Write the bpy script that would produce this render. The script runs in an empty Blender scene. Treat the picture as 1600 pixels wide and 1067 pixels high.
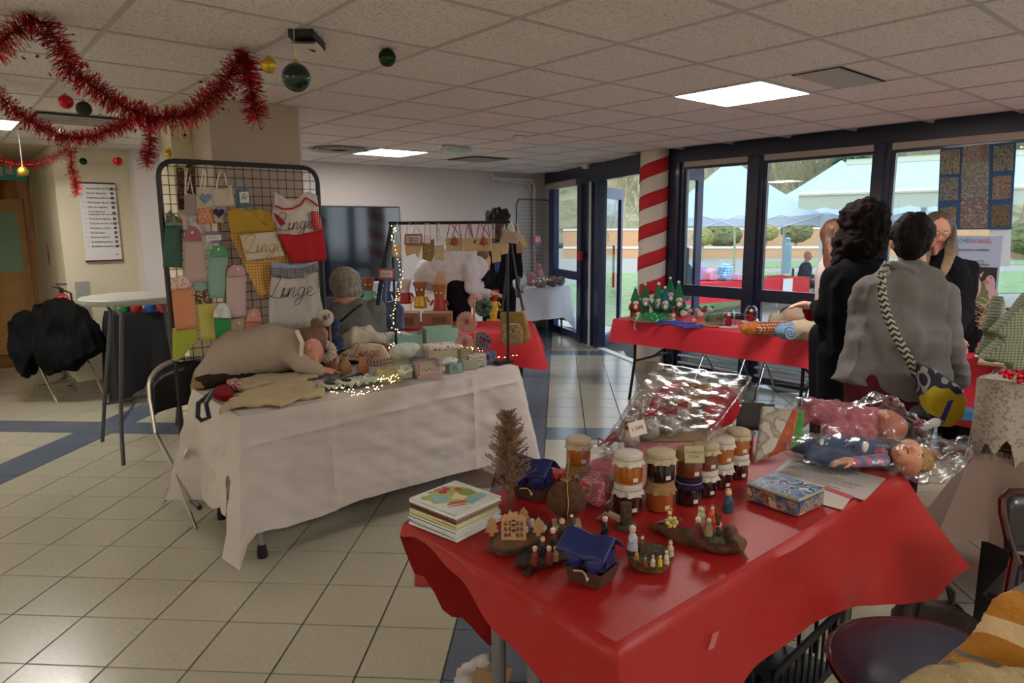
import bpy, bmesh, math, random
from mathutils import Vector, Matrix, noise
PI=math.pi; rnd=random.Random(7)
S=bpy.context.scene; COL=S.collection
CH=1.62            # eye height of the camera above the floor
YAW,PIT,ROL,FOC=0.862958,0.166553,-0.0075164,1066.67
_f=Vector((math.cos(YAW)*math.cos(PIT),math.sin(YAW)*math.cos(PIT),-math.sin(PIT)))
_r0=Vector((math.sin(YAW),-math.cos(YAW),0)); _u0=_r0.cross(_f)
_r=_r0*math.cos(ROL)+_u0*math.sin(ROL); _u=-_r0*math.sin(ROL)+_u0*math.cos(ROL)
EYE=Vector((0,0,CH))
def ray(px,py): return _f+_r*((px-800)/FOC)-_u*((py-533.5)/FOC)
def az(px,py,z): d=ray(px,py); return EYE+d*((z-CH)/d.z)      # point of the line of sight at height z
def ax(px,py,x): d=ray(px,py); return EYE+d*(x/d.x)
def ay(px,py,y): d=ray(px,py); return EYE+d*(y/d.y)
def ad(px,py,k): return EYE+ray(px,py)*k                       # at depth k
# ---- camera
cd=bpy.data.cameras.new('camera'); cam=bpy.data.objects.new('camera',cd); COL.objects.link(cam)
cd.sensor_width=36; cd.lens=24.0; cd.clip_start=.05; cd.clip_end=400
cam.matrix_world=Matrix.Translation(EYE)@Matrix((_r,_u,-_f)).transposed().to_4x4()
S.camera=cam
# ---- light and exposure
S.view_settings.view_transform='Standard'; S.view_settings.look='None'
S.view_settings.exposure=.38; S.view_settings.gamma=1.0; S.view_settings.use_curve_mapping=False
W=bpy.data.worlds.new('overcast_sky'); S.world=W; W.use_nodes=True
nt=W.node_tree; nt.nodes.clear()
wo=nt.nodes.new('ShaderNodeOutputWorld'); bg=nt.nodes.new('ShaderNodeBackground')
tc=nt.nodes.new('ShaderNodeTexCoord'); sx=nt.nodes.new('ShaderNodeSeparateXYZ'); cr=nt.nodes.new('ShaderNodeValToRGB')
cr.color_ramp.elements[0].position=0.0; cr.color_ramp.elements[0].color=(.87,.93,1,1)
cr.color_ramp.elements[1].position=.7; cr.color_ramp.elements[1].color=(.66,.82,1,1)
nt.links.new(tc.outputs['Generated'],sx.inputs[0]); nt.links.new(sx.outputs['Z'],cr.inputs[0])
nt.links.new(cr.outputs[0],bg.inputs[0]); nt.links.new(bg.outputs[0],wo.inputs[0]); bg.inputs[1].default_value=2.0
sd=bpy.data.lights.new('hazy_sun','SUN'); sd.energy=.6; sd.angle=.5; sd.color=(1,.95,.85)
so=bpy.data.objects.new('hazy_sun',sd); COL.objects.link(so); so.rotation_euler=(math.radians(50),0,math.radians(-50))
LAMP=28.0                                # strength of the ceiling panels
# ---- helpers
MT={}
def mat(k,c=(.5,.5,.5),r=.6,me=0,var=0,vs=8,bump=0,bs=60,em=0,alpha=1,coat=0,sheen=0,trans=0,spec=None):
    if k in MT: return MT[k]
    if isinstance(c,str):
        h=c.lstrip('#'); c=tuple(((int(h[i:i+2],16)/255+.055)/1.055)**2.4 if int(h[i:i+2],16)>10 else int(h[i:i+2],16)/255/12.92 for i in (0,2,4))
    m=bpy.data.materials.new(k); MT[k]=m; m.use_nodes=True; n=m.node_tree; b=n.nodes['Principled BSDF']
    b.inputs['Base Color'].default_value=(*c,1); b.inputs['Roughness'].default_value=r; b.inputs['Metallic'].default_value=me
    if em: b.inputs['Emission Color'].default_value=(*c,1); b.inputs['Emission Strength'].default_value=em
    if alpha<1: b.inputs['Alpha'].default_value=alpha
    if coat: b.inputs['Coat Weight'].default_value=coat; b.inputs['Coat Roughness'].default_value=.08
    if sheen: b.inputs['Sheen Weight'].default_value=sheen
    if trans: b.inputs['Transmission Weight'].default_value=trans
    if spec is not None: b.inputs['Specular IOR Level'].default_value=spec
    if var or bump: t=n.nodes.new('ShaderNodeTexCoord')
    if var:
        z=n.nodes.new('ShaderNodeTexNoise'); z.inputs['Scale'].default_value=vs; z.inputs['Detail'].default_value=5
        q=n.nodes.new('ShaderNodeMapRange'); q.inputs[1].default_value=.3; q.inputs[2].default_value=.7; q.inputs[3].default_value=1-var; q.inputs[4].default_value=1+var
        x=n.nodes.new('ShaderNodeVectorMath'); x.operation='SCALE'; x.inputs[0].default_value=c
        n.links.new(t.outputs['Object'],z.inputs[0]); n.links.new(z.outputs[0],q.inputs[0]); n.links.new(q.outputs[0],x.inputs['Scale']); n.links.new(x.outputs[0],b.inputs['Base Color'])
    if bump:
        z=n.nodes.new('ShaderNodeTexNoise'); z.inputs['Scale'].default_value=bs; z.inputs['Detail'].default_value=4
        u=n.nodes.new('ShaderNodeBump'); u.inputs['Strength'].default_value=bump; u.inputs['Distance'].default_value=.01
        n.links.new(t.outputs['Object'],z.inputs[0]); n.links.new(z.outputs[0],u.inputs['Height']); n.links.new(u.outputs[0],b.inputs['Normal'])
    return m
def pat(k,kind,cols,sc=20,r=.75,rot=(0,0,0),thr=.5,bump=0,size=None,coat=0):
    """cloth and print patterns: check, dots, stripes, flowers, zigzag, speckle"""
    if k in MT: return MT[k]
    m=mat(k,cols[0],r,coat=coat); n=m.node_tree; b=n.nodes['Principled BSDF']; L=n.links.new
    def rgb(c):
        h=c.lstrip('#'); return tuple(((int(h[i:i+2],16)/255+.055)/1.055)**2.4 for i in (0,2,4))+(1,)
    t=n.nodes.new('ShaderNodeTexCoord'); mp=n.nodes.new('ShaderNodeMapping'); L(t.outputs['Object'],mp.inputs[0])
    mp.inputs['Scale'].default_value=(sc,)*3 if not size else size; mp.inputs['Rotation'].default_value=rot
    ra=n.nodes.new('ShaderNodeValToRGB'); ra.color_ramp.interpolation='CONSTANT'
    def mathn(op,a,b2=None):
        q=n.nodes.new('ShaderNodeMath'); q.operation=op
        for i,v in enumerate((a,b2)):
            if v is None: continue
            if isinstance(v,(int,float)): q.inputs[i].default_value=v
            else: L(v,q.inputs[i])
        return q.outputs[0]
    if kind in('check','stripes','tartan'):
        s=n.nodes.new('ShaderNodeSeparateXYZ'); L(mp.outputs[0],s.inputs[0])
        fx=mathn('GREATER_THAN',mathn('FRACT',s.outputs[0]),thr); fz=mathn('GREATER_THAN',mathn('FRACT',s.outputs[2]),thr)
        if kind=='stripes': v=mathn('MULTIPLY',fx,.9)
        else: v=mathn('MULTIPLY',mathn('ADD',fx,fz),.45)
    elif kind in('dots','flowers'):
        z=n.nodes.new('ShaderNodeTexVoronoi'); L(mp.outputs[0],z.inputs[0]); z.inputs['Randomness'].default_value=0 if kind=='dots' else 1
        z.inputs['Scale'].default_value=1; v=mathn('SUBTRACT',1,z.outputs['Distance'])
    elif kind=='zig':
        s=n.nodes.new('ShaderNodeSeparateXYZ'); L(mp.outputs[0],s.inputs[0])
        z=mathn('PINGPONG',s.outputs[0],.5); v=mathn('MULTIPLY',mathn('FRACT',mathn('ADD',s.outputs[2],z)),.99)
    else:
        z=n.nodes.new('ShaderNodeTexNoise'); L(mp.outputs[0],z.inputs[0]); z.inputs['Scale'].default_value=1; z.inputs['Detail'].default_value=3; v=z.outputs[0]
    L(v,ra.inputs[0]); e=ra.color_ramp.elements; N=len(cols)
    if kind in('check','tartan'): pos=[0,.3,.7]
    elif kind in('dots','flowers'): pos=[0,thr,thr+.12,thr+.2,thr+.28]
    elif kind=='speckle': pos=[0,.45,.52,.57,.62,.67]
    else: pos=[i/N for i in range(N)]
    e[0].position=0; e[0].color=rgb(cols[0]); e[1].position=pos[1]; e[1].color=rgb(cols[1])
    for i in range(2,N): q=e.new(pos[i]); q.color=rgb(cols[i])
    L(ra.outputs[0],b.inputs['Base Color'])
    return m
class B:
    """collects shapes in one bmesh"""
    def __init__(s): s.b=bmesh.new(); s.M=Matrix()
    def _add(s,vs,fs,mi=0):
        v=[s.b.verts.new(s.M@Vector(p)) for p in vs]
        for f in fs:
            try: q=s.b.faces.new([v[i] for i in f]); q.material_index=mi
            except ValueError: pass
        return s
    def box(s,a,b,mi=0):
        x0,y0,z0=a; x1,y1,z1=b
        return s._add([(x0,y0,z0),(x1,y0,z0),(x1,y1,z0),(x0,y1,z0),(x0,y0,z1),(x1,y0,z1),(x1,y1,z1),(x0,y1,z1)],
            [(0,3,2,1),(4,5,6,7),(0,1,5,4),(1,2,6,5),(2,3,7,6),(3,0,4,7)],mi)
    def cbox(s,c,d,mi=0,bev=0):
        k=[(c[i]-d[i]/2) for i in range(3)]; l=[(c[i]+d[i]/2) for i in range(3)]
        if not bev: return s.box(k,l,mi)
        o=B(); o.box(k,l); bmesh.ops.bevel(o.b,geom=o.b.edges[:],offset=bev,segments=2,affect='EDGES')
        return s.merge(o,mi)
    def merge(s,o,mi=0,M=Matrix()):
        mp={}
        for v in o.b.verts: mp[v]=s.b.verts.new(s.M@M@v.co)
        for f in o.b.faces:
            try: q=s.b.faces.new([mp[v] for v in f.verts]); q.material_index=mi if mi is not None else f.material_index
            except ValueError: pass
        o.b.free(); return s
    def tube(s,pts,r,n=8,mi=0,cap=True,close=False):
        pts=[Vector(p) for p in pts]; N=len(pts); rr=r if isinstance(r,(list,tuple)) else [r]*N
        rings=[]; up=None
        for i,p in enumerate(pts):
            if close: t=pts[(i+1)%N]-pts[i-1]
            else: t=pts[min(i+1,N-1)]-pts[max(i-1,0)]
            if t.length<1e-9: t=Vector((0,0,1))
            t.normalize()
            if up is None: up=Vector((0,0,1)) if abs(t.z)<.9 else Vector((1,0,0))
            a=t.cross(up); 
            if a.length<1e-6: a=t.cross(Vector((0,1,0)))
            a.normalize(); c=t.cross(a).normalized(); up=-c if (-c).dot(up)>=0 else c
            c=a.cross(t)
            rings.append([s.b.verts.new(s.M@(p+(a*math.cos(2*PI*k/n)+c*math.sin(2*PI*k/n))*rr[i])) for k in range(n)])
        for i in range(N if close else N-1):
            A,Z=rings[i],rings[(i+1)%N]
            for k in range(n):
                try: q=s.b.faces.new((A[k],A[(k+1)%n],Z[(k+1)%n],Z[k])); q.material_index=mi
                except ValueError: pass
        if cap and not close:
            for R in (rings[0],rings[-1]):
                try: q=s.b.faces.new(R); q.material_index=mi
                except ValueError: pass
        return s
    def lathe(s,prof,n=16,mi=0,c=(0,0,0),wob=0):
        rings=[]; c=Vector(c)
        for r,z in prof:
            if r<1e-6: rings.append([s.b.verts.new(s.M@(c+Vector((0,0,z))))])
            else: rings.append([s.b.verts.new(s.M@(c+Vector((r*(1+wob*math.sin(k*PI))*math.cos(2*PI*k/n),r*(1+wob*math.sin(k*PI+PI*.5))*math.sin(2*PI*k/n),z)))) for k in range(n)])
        for A,Z in zip(rings,rings[1:]):
            for k in range(n):
                a,b_=A[k%len(A)],A[(k+1)%len(A)]; d,e=Z[k%len(Z)],Z[(k+1)%len(Z)]
                vs=[a,b_,e,d]; vs=[v for i,v in enumerate(vs) if v not in vs[:i]]
                if len(vs)>2:
                    try: q=s.b.faces.new(vs); q.material_index=mi
                    except ValueError: pass
        return s
    def ball(s,c,r,n=12,mi=0,sc=(1,1,1),R=None):
        c=Vector(c); o=B(); bmesh.ops.create_uvsphere(o.b,u_segments=n,v_segments=max(6,n//2+1),radius=r)
        M=Matrix.Translation(c)@(R.to_4x4() if R else Matrix())@Matrix.Diagonal((*sc,1))
        return s.merge(o,mi,M)
    def prism(s,poly,h,mi=0,axis='z',base=0):
        """polygon extruded by h"""
        f={'z':lambda x,y,z:(x,y,z),'y':lambda x,y,z:(x,z,y),'x':lambda x,y,z:(z,x,y)}[axis]; n=len(poly)
        return s._add([f(x,y,base) for x,y in poly]+[f(x,y,base+h) for x,y in poly],
            [tuple(range(n))[::-1],tuple(range(n,2*n))]+[(i,(i+1)%n,(i+1)%n+n,i+n) for i in range(n)],mi)
    def grid(s,fn,nu,nv,mi=0,closeu=False):
        R=[[s.b.verts.new(s.M@Vector(fn(i/nu,j/nv))) for i in range(nu+(0 if closeu else 1))] for j in range(nv+1)]
        L=len(R[0])
        for j in range(nv):
            for i in range(nu):
                try: q=s.b.faces.new((R[j][i],R[j][(i+1)%L],R[j+1][(i+1)%L],R[j+1][i])); q.material_index=mi
                except ValueError: pass
        return s
    def at(s,x=0,y=0,z=0,rz=0,rx=0,ry=0,sc=1): 
        s.M=Matrix.Translation((x,y,z))@Matrix.Rotation(rz,4,'Z')@Matrix.Rotation(ry,4,'Y')@Matrix.Rotation(rx,4,'X')@Matrix.Diagonal((sc,sc,sc,1)); return s
    def mesh(s,name,mats,sharp=35,solid=0):
        bmesh.ops.recalc_face_normals(s.b,faces=s.b.faces[:])
        me=bpy.data.meshes.new(name); s.b.to_mesh(me); s.b.free()
        for m in (mats if isinstance(mats,(list,tuple)) else [mats]): me.materials.append(m)
        if sharp: me.shade_smooth(); me.set_sharp_from_angle(angle=math.radians(sharp))
        return me
    def obj(s,name,mats,parent=None,world=False,sharp=35,label=None,solid=0,keep=False):
        if keep:
            me=bpy.data.meshes.new(name); s.b.to_mesh(me); s.b.free()
            for m in (mats if isinstance(mats,(list,tuple)) else [mats]): me.materials.append(m)
            me.shade_smooth(); me.set_sharp_from_angle(angle=math.radians(sharp))
        else: me=s.mesh(name,mats,sharp)
        o=bpy.data.objects.new(name,me); COL.objects.link(o)
        if parent: put(o,parent,world)
        if label: o['label']=label
        if solid: q=o.modifiers.new('solid','SOLIDIFY'); q.thickness=solid; q.offset=0
        return o
def mw(o):
    M=Matrix.LocRotScale(o.location,o.rotation_euler,o.scale)
    return mw(o.parent)@M if o.parent else M
def put(o,parent,world=False):
    o.parent=parent
    if world: o.data.transform(mw(parent).inverted())
def tag(o,label,cat,group=None,kind=None):
    if label: o['label']=label
    if cat: o['category']=cat
    if group: o['group']=group
    if kind: o['kind']=kind
    return o
def thing(name,label,cat,loc=(0,0,0),rz=0,group=None):
    o=bpy.data.objects.new(name,None); COL.objects.link(o); o.location=Vector(loc); o.rotation_euler=(0,0,rz); o.empty_display_size=.05
    return tag(o,label,cat,group)
def dup(root,loc,rz=None,label=None,sc=None):
    def cp(o,p=None):
        c=o.copy(); COL.objects.link(c)
        if p: c.parent=p
        for ch in [x for x in kids.get(o,())]: cp(ch,c)
        return c
    kids={}
    def walk(o):
        kids[o]=list(o.children)
        for k in kids[o]: walk(k)
    walk(root); c=cp(root); c.location=Vector(loc)
    if rz is not None: c.rotation_euler=(0,0,rz)
    if label: c['label']=label
    if sc: c.scale=(sc,sc,sc) if not isinstance(sc,tuple) else sc
    return c
def struct(o): o['kind']='structure'; return o
def inst(name,me,parent,loc=(0,0,0),rot=(0,0,0),sc=(1,1,1)):
    o=bpy.data.objects.new(name,me); COL.objects.link(o); o.parent=parent; o.location=loc; o.rotation_euler=rot; o.scale=sc; return o
def text_mesh(txt,size,th=.0006,font=None,shear=0,align='CENTER',sx=1):
    cu=bpy.data.curves.new('lettering','FONT'); cu.body=txt; cu.size=size; cu.extrude=th; cu.align_x=align; cu.align_y='CENTER'; cu.shear=shear; cu.resolution_u=2
    o=bpy.data.objects.new('lettering',cu); COL.objects.link(o); dg=bpy.context.evaluated_depsgraph_get()
    me=bpy.data.meshes.new_from_object(o.evaluated_get(dg)); bpy.data.objects.remove(o); me.transform(Matrix.Diagonal((sx,1,1,1))); return me
def lettering(txt,size,m,parent,M,shear=0,align='CENTER',name='lettering',sx=1,world=True,th=.0006):
    """text in its local XY plane moved by the matrix M"""
    me=text_mesh(txt,size,th,shear=shear,align=align,sx=sx); me.materials.append(m); me.transform(M)
    o=bpy.data.objects.new(name,me); COL.objects.link(o)
    if parent: put(o,parent,world)
    return o
def face_mat(o,xdir,zdir):
    """matrix whose local x runs along xdir, y along zdir, origin o"""
    x=Vector(xdir).normalized(); y=Vector(zdir); y=(y-x*y.dot(x)).normalized(); z=x.cross(y)
    M=Matrix((x,y,z)).transposed().to_4x4(); M.translation=Vector(o); return M
STROKE={'L':[[(.15,.55),(.05,.75),(.3,1.0),(.6,.95),(.55,.7),(.4,.35),(.3,.1),(.1,0),(-.05,.1),(.1,.18),(.35,.02),(.7,-.02),(.9,.12)]],
'i':[[(.0,.05),(.12,.3),(.1,.42),(.07,.1),(.15,.0),(.3,.1)],[(.16,.56),(.17,.6)]],'n':[[(0,.0),(.1,.4),(.04,.0),(.2,.36),(.32,.38),(.28,.05),(.36,0),(.48,.12)]],
'g':[[(.36,.34),(.2,.42),(.05,.25),(.1,.03),(.28,.08),(.38,.4),(.3,-.1),(.12,-.38),(-.05,-.3),(.1,-.12),(.5,.12)]],'e':[[(.0,.14),(.25,.25),(.25,.4),(.1,.4),(.04,.15),(.14,0),(.3,.02),(.46,.14)]],
',':[[(.1,.05),(.08,-.05),(.02,-.12)]]}
def script_word(txt,size,m,parent,M,rad=.0022,name='lettering'):
    adv={'L':.72,'i':.28,'n':.46,'g':.46,'e':.42,',':.3}; x=0; b=B(); T_=sum(adv[c] for c in txt); x=-T_/2
    for c in txt:
        for st in STROKE[c]:
            P=[Vector((x+a+.18*b_,b_-.3,0)) for a,b_ in st]; cr=[]; n=len(P)
            for i in range(n-1):
                p0,p1,p2,p3=P[max(i-1,0)],P[i],P[i+1],P[min(i+2,n-1)]
                for k in range(5):
                    u=k/5; cr.append(.5*((2*p1)+(p2-p0)*u+(2*p0-5*p1+4*p2-p3)*u*u+(3*p1-p0-3*p2+p3)*u**3))
            cr.append(P[-1]); b.tube([M@(q*size) for q in cr],rad,5)
        x+=adv[c]
    return b.obj(name,m,parent,True)
_rm=None
def organic(name,prims,vox,m,parent=None,world=True,smooth=4,disp=None,label=None):
    """unites capsules ('c',p0,r0,p1,r1), ellipsoids ('e',centre,(rx,ry,rz),(rot)) and boxes ('b',c,d,rot) into one skin by remeshing"""
    b=B()
    for p in prims:
        if p[0]=='c':
            a,ra,c,rc=Vector(p[1]),p[2],Vector(p[3]),p[4]; N=10; L=(c-a)
            b.ball(a,ra,14); b.ball(c,rc,14)
            if L.length>1e-4: b.tube([a,a+L*.33,a+L*.67,c],[ra,ra*.67+rc*.33,ra*.33+rc*.67,rc],14)
        elif p[0]=='e':
            R=None
            if len(p)>3: 
                from mathutils import Euler
                R=Euler(p[3]).to_matrix()
            b.ball(p[1],1,18,0,p[2],R)
        elif p[0]=='p':      # flat outline p[1] (3-D points) given a thickness p[2]
            P=[Vector(q) for q in p[1]]; nn=Vector((0,0,0))
            for i in range(len(P)): nn+=P[i-1].cross(P[i])
            nn.normalize(); n_=len(P); b._add([q-nn*p[2]/2 for q in P]+[q+nn*p[2]/2 for q in P],[tuple(range(n_))[::-1],tuple(range(n_,2*n_))]+[(i,(i+1)%n_,(i+1)%n_+n_,i+n_) for i in range(n_)])
        elif p[0]=='b':
            R=Matrix.Rotation(p[3] if len(p)>3 else 0,4,'Z'); o=B().cbox((0,0,0),p[2]); b.merge(o,0,Matrix.Translation(p[1])@R)
    me=bpy.data.meshes.new(name); bmesh.ops.recalc_face_normals(b.b,faces=b.b.faces[:]); b.b.to_mesh(me); b.b.free()
    o=bpy.data.objects.new(name,me); COL.objects.link(o)
    q=o.modifiers.new('r','REMESH'); q.mode='VOXEL'; q.voxel_size=vox; q.use_smooth_shade=True
    q=o.modifiers.new('s','SMOOTH'); q.factor=.7; q.iterations=smooth
    dg=bpy.context.evaluated_depsgraph_get(); n=bpy.data.meshes.new_from_object(o.evaluated_get(dg)); o.modifiers.clear(); bpy.data.meshes.remove(me) if False else None
    o.data=n; n.materials.clear(); n.materials.append(m)
    if disp:
        n.calc_loop_triangles()
        nm=[v.normal.copy() for v in n.vertices]
        for v,k in zip(n.vertices,nm): v.co=v.co+k*disp(v.co)
    n.shade_smooth()
    if parent: put(o,parent,world)
    if label: o['label']=label
    return o
def folds(amp,sc=(6,6,2),seed=0):
    o=Vector((seed*3.1,seed*1.7,0))
    return lambda p: amp*noise.noise(Vector((p.x*sc[0],p.y*sc[1],p.z*sc[2]))+o)+amp*.5*noise.noise(Vector((p.x*sc[0]*2.3,p.y*sc[1]*2.3,p.z*sc[2]*2.3))+o)
# =================== the room shell
CZ=2.417
cream=mat('tile_cream','#a9a391',.24,coat=.12,var=.07,vs=60,bump=.02,bs=200); slate=mat('tile_slate','#5a6472',.24,coat=.15,var=.12,vs=80)
grout=mat('grout','#3c3a34',.9); T=.317989; FX,FY,FA=.12149,2.99089,-.77750283
fu=Vector((math.cos(FA),math.sin(FA),0)); fv=Vector((-math.sin(FA),math.cos(FA),0))
ROOM=[(-3,-3),(6.32,-3),(6.32,5.05),(7.6,8.0),(7.6,8.02),(-3,8.02)]
fl=struct(B().box((-3.2,-3.2,-.2),(7.9,16,-.004)).obj('floor',grout))
fa=math.atan2(fu.y,fu.x)
tm=[]
for mm in (cream,slate):
    b=B(); h=T/2-.0028; e=.0015
    b._add([(-h,-h,-.006),(h,-h,-.006),(h,h,-.006),(-h,h,-.006),(-h+e,-h+e,0),(h-e,-h+e,0),(h-e,h-e,0),(-h+e,h-e,0)],[(4,5,6,7),(0,1,5,4),(1,2,6,5),(2,3,7,6),(3,0,4,7)]); tm.append(b.mesh('floor_tile',mm,0))
def in_room(p):
    if p.y>8.1: return .05<p.x<1.05 and p.y<15
    if p.x<-2.9 or p.y<-2.9: return False
    xmax=6.3 if p.y<5.05 else 6.3+(p.y-5.05)*.434+ .1
    return p.x<xmax
cells=[]
for n in range(-32,34):
    for k in range(-26,50):
        c=Vector((FX,FY,0))+fu*((n+.5)*T)+fv*((k+.5)*T)
        if in_room(c):
            d=c-Vector((0,0,0)); z=(c-EYE).dot(_f); vis=False
            if z>.5:
                x=800+FOC*(c-EYE).dot(_r)/z; y=533-FOC*(c-EYE).dot(_u)/z; vis=-60<x<1660 and y<1130
            cells.append((c.length if vis else c.length+50,n,k,c))
cells.sort(key=lambda q:q[0]); rest=[B(),B()]
for i,(d,n,k,c) in enumerate(cells):
    g=1 if (n%11==5 or k%11==9) and c.y<8.1 else 0
    c=c+Vector((0,0,rnd.uniform(-.0004,.0004)))
    if i<300: o=inst('floor_tile',tm[g],fl,c,(0,0,fa))
    else:
        h=T/2-.0028; q=[c+(fu*a+fv*b_)*h for a,b_ in ((-1,-1),(1,-1),(1,1),(-1,1))]; lo=[p-Vector((0,0,.005)) for p in q]
        rest[g]._add(lo+q,[(4,5,6,7),(0,1,5,4),(1,2,6,5),(2,3,7,6),(3,0,4,7)])
for b,mm in zip(rest,(cream,slate)): b.obj('far_tiles',mm,fl,sharp=0)['kind']='stuff'
# ceiling: slab, T-grid, tiles with a recessed edge
ctile=mat('ceiling_tile','#b9b0aa',.95,bump=.25,bs=45); n=ctile.node_tree; bs=n.nodes['Principled BSDF']
t=n.nodes.new('ShaderNodeTexCoord'); z=n.nodes.new('ShaderNodeTexNoise'); z.inputs['Scale'].default_value=115; z.inputs['Detail'].default_value=3; r_=n.nodes.new('ShaderNodeValToRGB')
r_.color_ramp.elements[0].position=.36; r_.color_ramp.elements[0].color=(.52,.48,.46,1); r_.color_ramp.elements[1].position=.46; r_.color_ramp.elements[1].color=(.80,.75,.735,1)
n.links.new(t.outputs['Object'],z.inputs[0]); n.links.new(z.outputs[0],r_.inputs[0]); n.links.new(r_.outputs[0],bs.inputs['Base Color'])
railm=mat('ceiling_rail','#b9b7b4',.5); dark=mat('dark_gap','#141414',.9)
ce=struct(B().box((-3.2,-3.2,CZ+.03),(8,8.3,CZ+.12)).obj('ceiling',mat('ceiling_slab','#555555',.9)))
OX,OY=1.8635,3.3257; G=.6
def cin(x,y): 
    if not(-3<x and -3<y<8.0): return False
    return x< (6.32 if y<5.05 else 6.32+(y-5.05)*.434)-.02
lights={(3,2),(-1,-9) ,(-5,-2),(3,7),(-2,4),(-1,9),(6,-7),(0,-4),(3,-3),(6,-2)}
tb=B(); h=G/2-.011; tb._add([(-h,-h,.004),(h,-h,.004),(h,h,.004),(-h,h,.004),(-h-.006,-h-.006,.012),(h+.006,-h-.006,.012),(h+.006,h+.006,.012),(-h-.006,h+.006,.012)],[(0,3,2,1),(0,1,5,4),(1,2,6,5),(2,3,7,6),(3,0,4,7)])
tme=tb.mesh('ceiling_tile',ctile,0)
LIT=[]
def cc(i,j): return Vector((OX+(i+.5)*G,OY-(j-.5)*G,CZ))
lit_cells={(3,2):0,(3,-5):1,(-3,-5):2,(-6,9):3,(3,8):4,(-8,1):5,(-8,-5):6,(-8,8):7,(0,8):8,(6,6):9}
ct=[]
for i in range(-9,11):
    for j in range(-9,12):
        c=cc(i,j)
        if cin(c.x,c.y) and (i,j) not in lit_cells:
            ct.append(((c-EYE).length+(0 if (c-EYE).dot(_f)>0 else 30),c))
ct.sort(key=lambda q:q[0]); cr_=B()
for k,(d,c) in enumerate(ct):
    if k<260: inst('ceiling_tile',tme,ce,c)
    else: cr_.at(*c); h=G/2-.011; cr_._add([(-h,-h,.004),(h,-h,.004),(h,h,.004),(-h,h,.004)],[(0,3,2,1)])
cr_.obj('far_tiles',ctile,ce,sharp=0)['kind']='stuff'
for i in range(-9,12):
    x=OX+i*G; y1=8.0; y0=-3 if x<6.3 else 5.05+(x-6.3)/.434
    if -3<x<7.5: B().box((x-.011,y0,CZ),(x+.011,y1,CZ+.03)).obj('ceiling_rail',railm,ce,sharp=0)
for j in range(-9,12):
    y=OY-j*G; x1=6.32 if y<5.05 else 6.32+(y-5.05)*.434
    if -3<y<8: B().box((-3,y-.011,CZ+.0008),(x1,y+.011,CZ+.03)).obj('ceiling_rail',railm,ce,sharp=0)
glow=mat('panel_glow',(1,.95,.90),.5,em=LAMP); alum=mat('white_metal','#d8d6d2',.4)
LL=['square ceiling light panel glowing above the red front table','small looking ceiling light panel glowing near the far wall television','ceiling light panel cut by the edge above the corridor door']
for (i,j),k in lit_cells.items():
    c=cc(i,j); l=thing('ceiling_light',LL[k] if k<3 else 'square ceiling light panel outside the view above the room','light',c,group='square ceiling light panels')
    B().box((-.29,-.29,-.002),(.29,.29,.004)).obj('diffuser',glow,l,sharp=0)
    b=B(); 
    for q in (((-.3,-.3,-.006),(.3,-.288,.02)),((-.3,.288,-.006),(.3,.3,.02)),((-.3,-.288,-.006),(-.288,.288,.02)),((.288,-.288,-.006),(.3,.288,.02))): b.box(*q)
    b.obj('frame',alum,l,sharp=0)
# walls
wallw=mat('wall_white','#cbc3c0',.85,bump=.05,bs=300); wallc=mat('wall_cream','#cfc6ab',.85,bump=.05,bs=300); wallp=mat('wall_taupe','#b5a595',.8,bump=.05,bs=300)
struct(B().box((1.78,8.0,0),(7.75,8.15,CZ+.1)).obj('wall_far',wallw,sharp=0))
struct(B().box((1.05,8.0,0),(1.79,8.16,CZ+.1)).obj('wall_sign',wallc,sharp=0))
struct(B().box((-3.1,8.0,0),(.02,8.15,CZ+.1)).obj('wall_far_left',wallc,sharp=0))
struct(B().box((-3.15,-3.1,0),(-3,8.1,CZ+.1)).obj('wall_left',wallc,sharp=0))
struct(B().box((-3.1,-3.15,0),(6.5,-3,CZ+.1)).obj('wall_back',wallc,sharp=0))
# recess and corridor behind it
struct(B().box((1.05,8.16,0),(1.15,9.9,CZ+.1)).obj('wall_recess_right',wallc,sharp=0))
struct(B().box((-.3,8.15,0),(-.2,9.9,CZ+.1)).obj('wall_recess_left',wallc,sharp=0))
dt=ay(40,281,9.9).z; xj=ay(56,300,9.9).x
struct(B().box((-.2,9.9,dt),(1.15,10,CZ+.1)).box((xj+.06,9.9,0),(1.15,10,dt)).obj('wall_recess_end',wallc,sharp=0))
taupe=mat('door_frame_taupe','#6b5c50',.5); wood=mat('corridor_wood','#a97b45',.5,var=.15,vs=6); woodr=mat('red_brown_wood','#54261c',.45,var=.2,vs=5)
d1=struct(thing('door_1',None,None,(xj,9.9,0)))
B().box((0,-.02,0),(.07,.12,dt+.06)).box((-1,-.02,dt),(0,.12,dt+.06)).obj('door_frame',taupe,d1,sharp=0)
cor=mat('corridor_wall','#b28655',.8); struct(B().box((1.02,10.0,0),(1.12,15,2.4)).obj('wall_corridor_right',cor,sharp=0))
struct(B().box((-.9,10.0,0),(-.8,15,2.4)).obj('wall_corridor_left',cor,sharp=0)); struct(B().box((-.9,15,0),(1.2,15.1,2.4)).obj('wall_corridor_end',cor,sharp=0))
struct(B().box((-.9,10,2.3),(1.2,15.1,2.4)).box((-.3,8.0,CZ),(1.2,10,CZ+.1)).obj('ceiling_corridor',mat('corridor_ceiling','#c8b596',.9),sharp=0))
struct(B().box((-.9,10.0,-.003),(1.1,15,.001)).obj('floor_corridor',mat('corridor_floor','#6e4c2c',.35),sharp=0))
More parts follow.
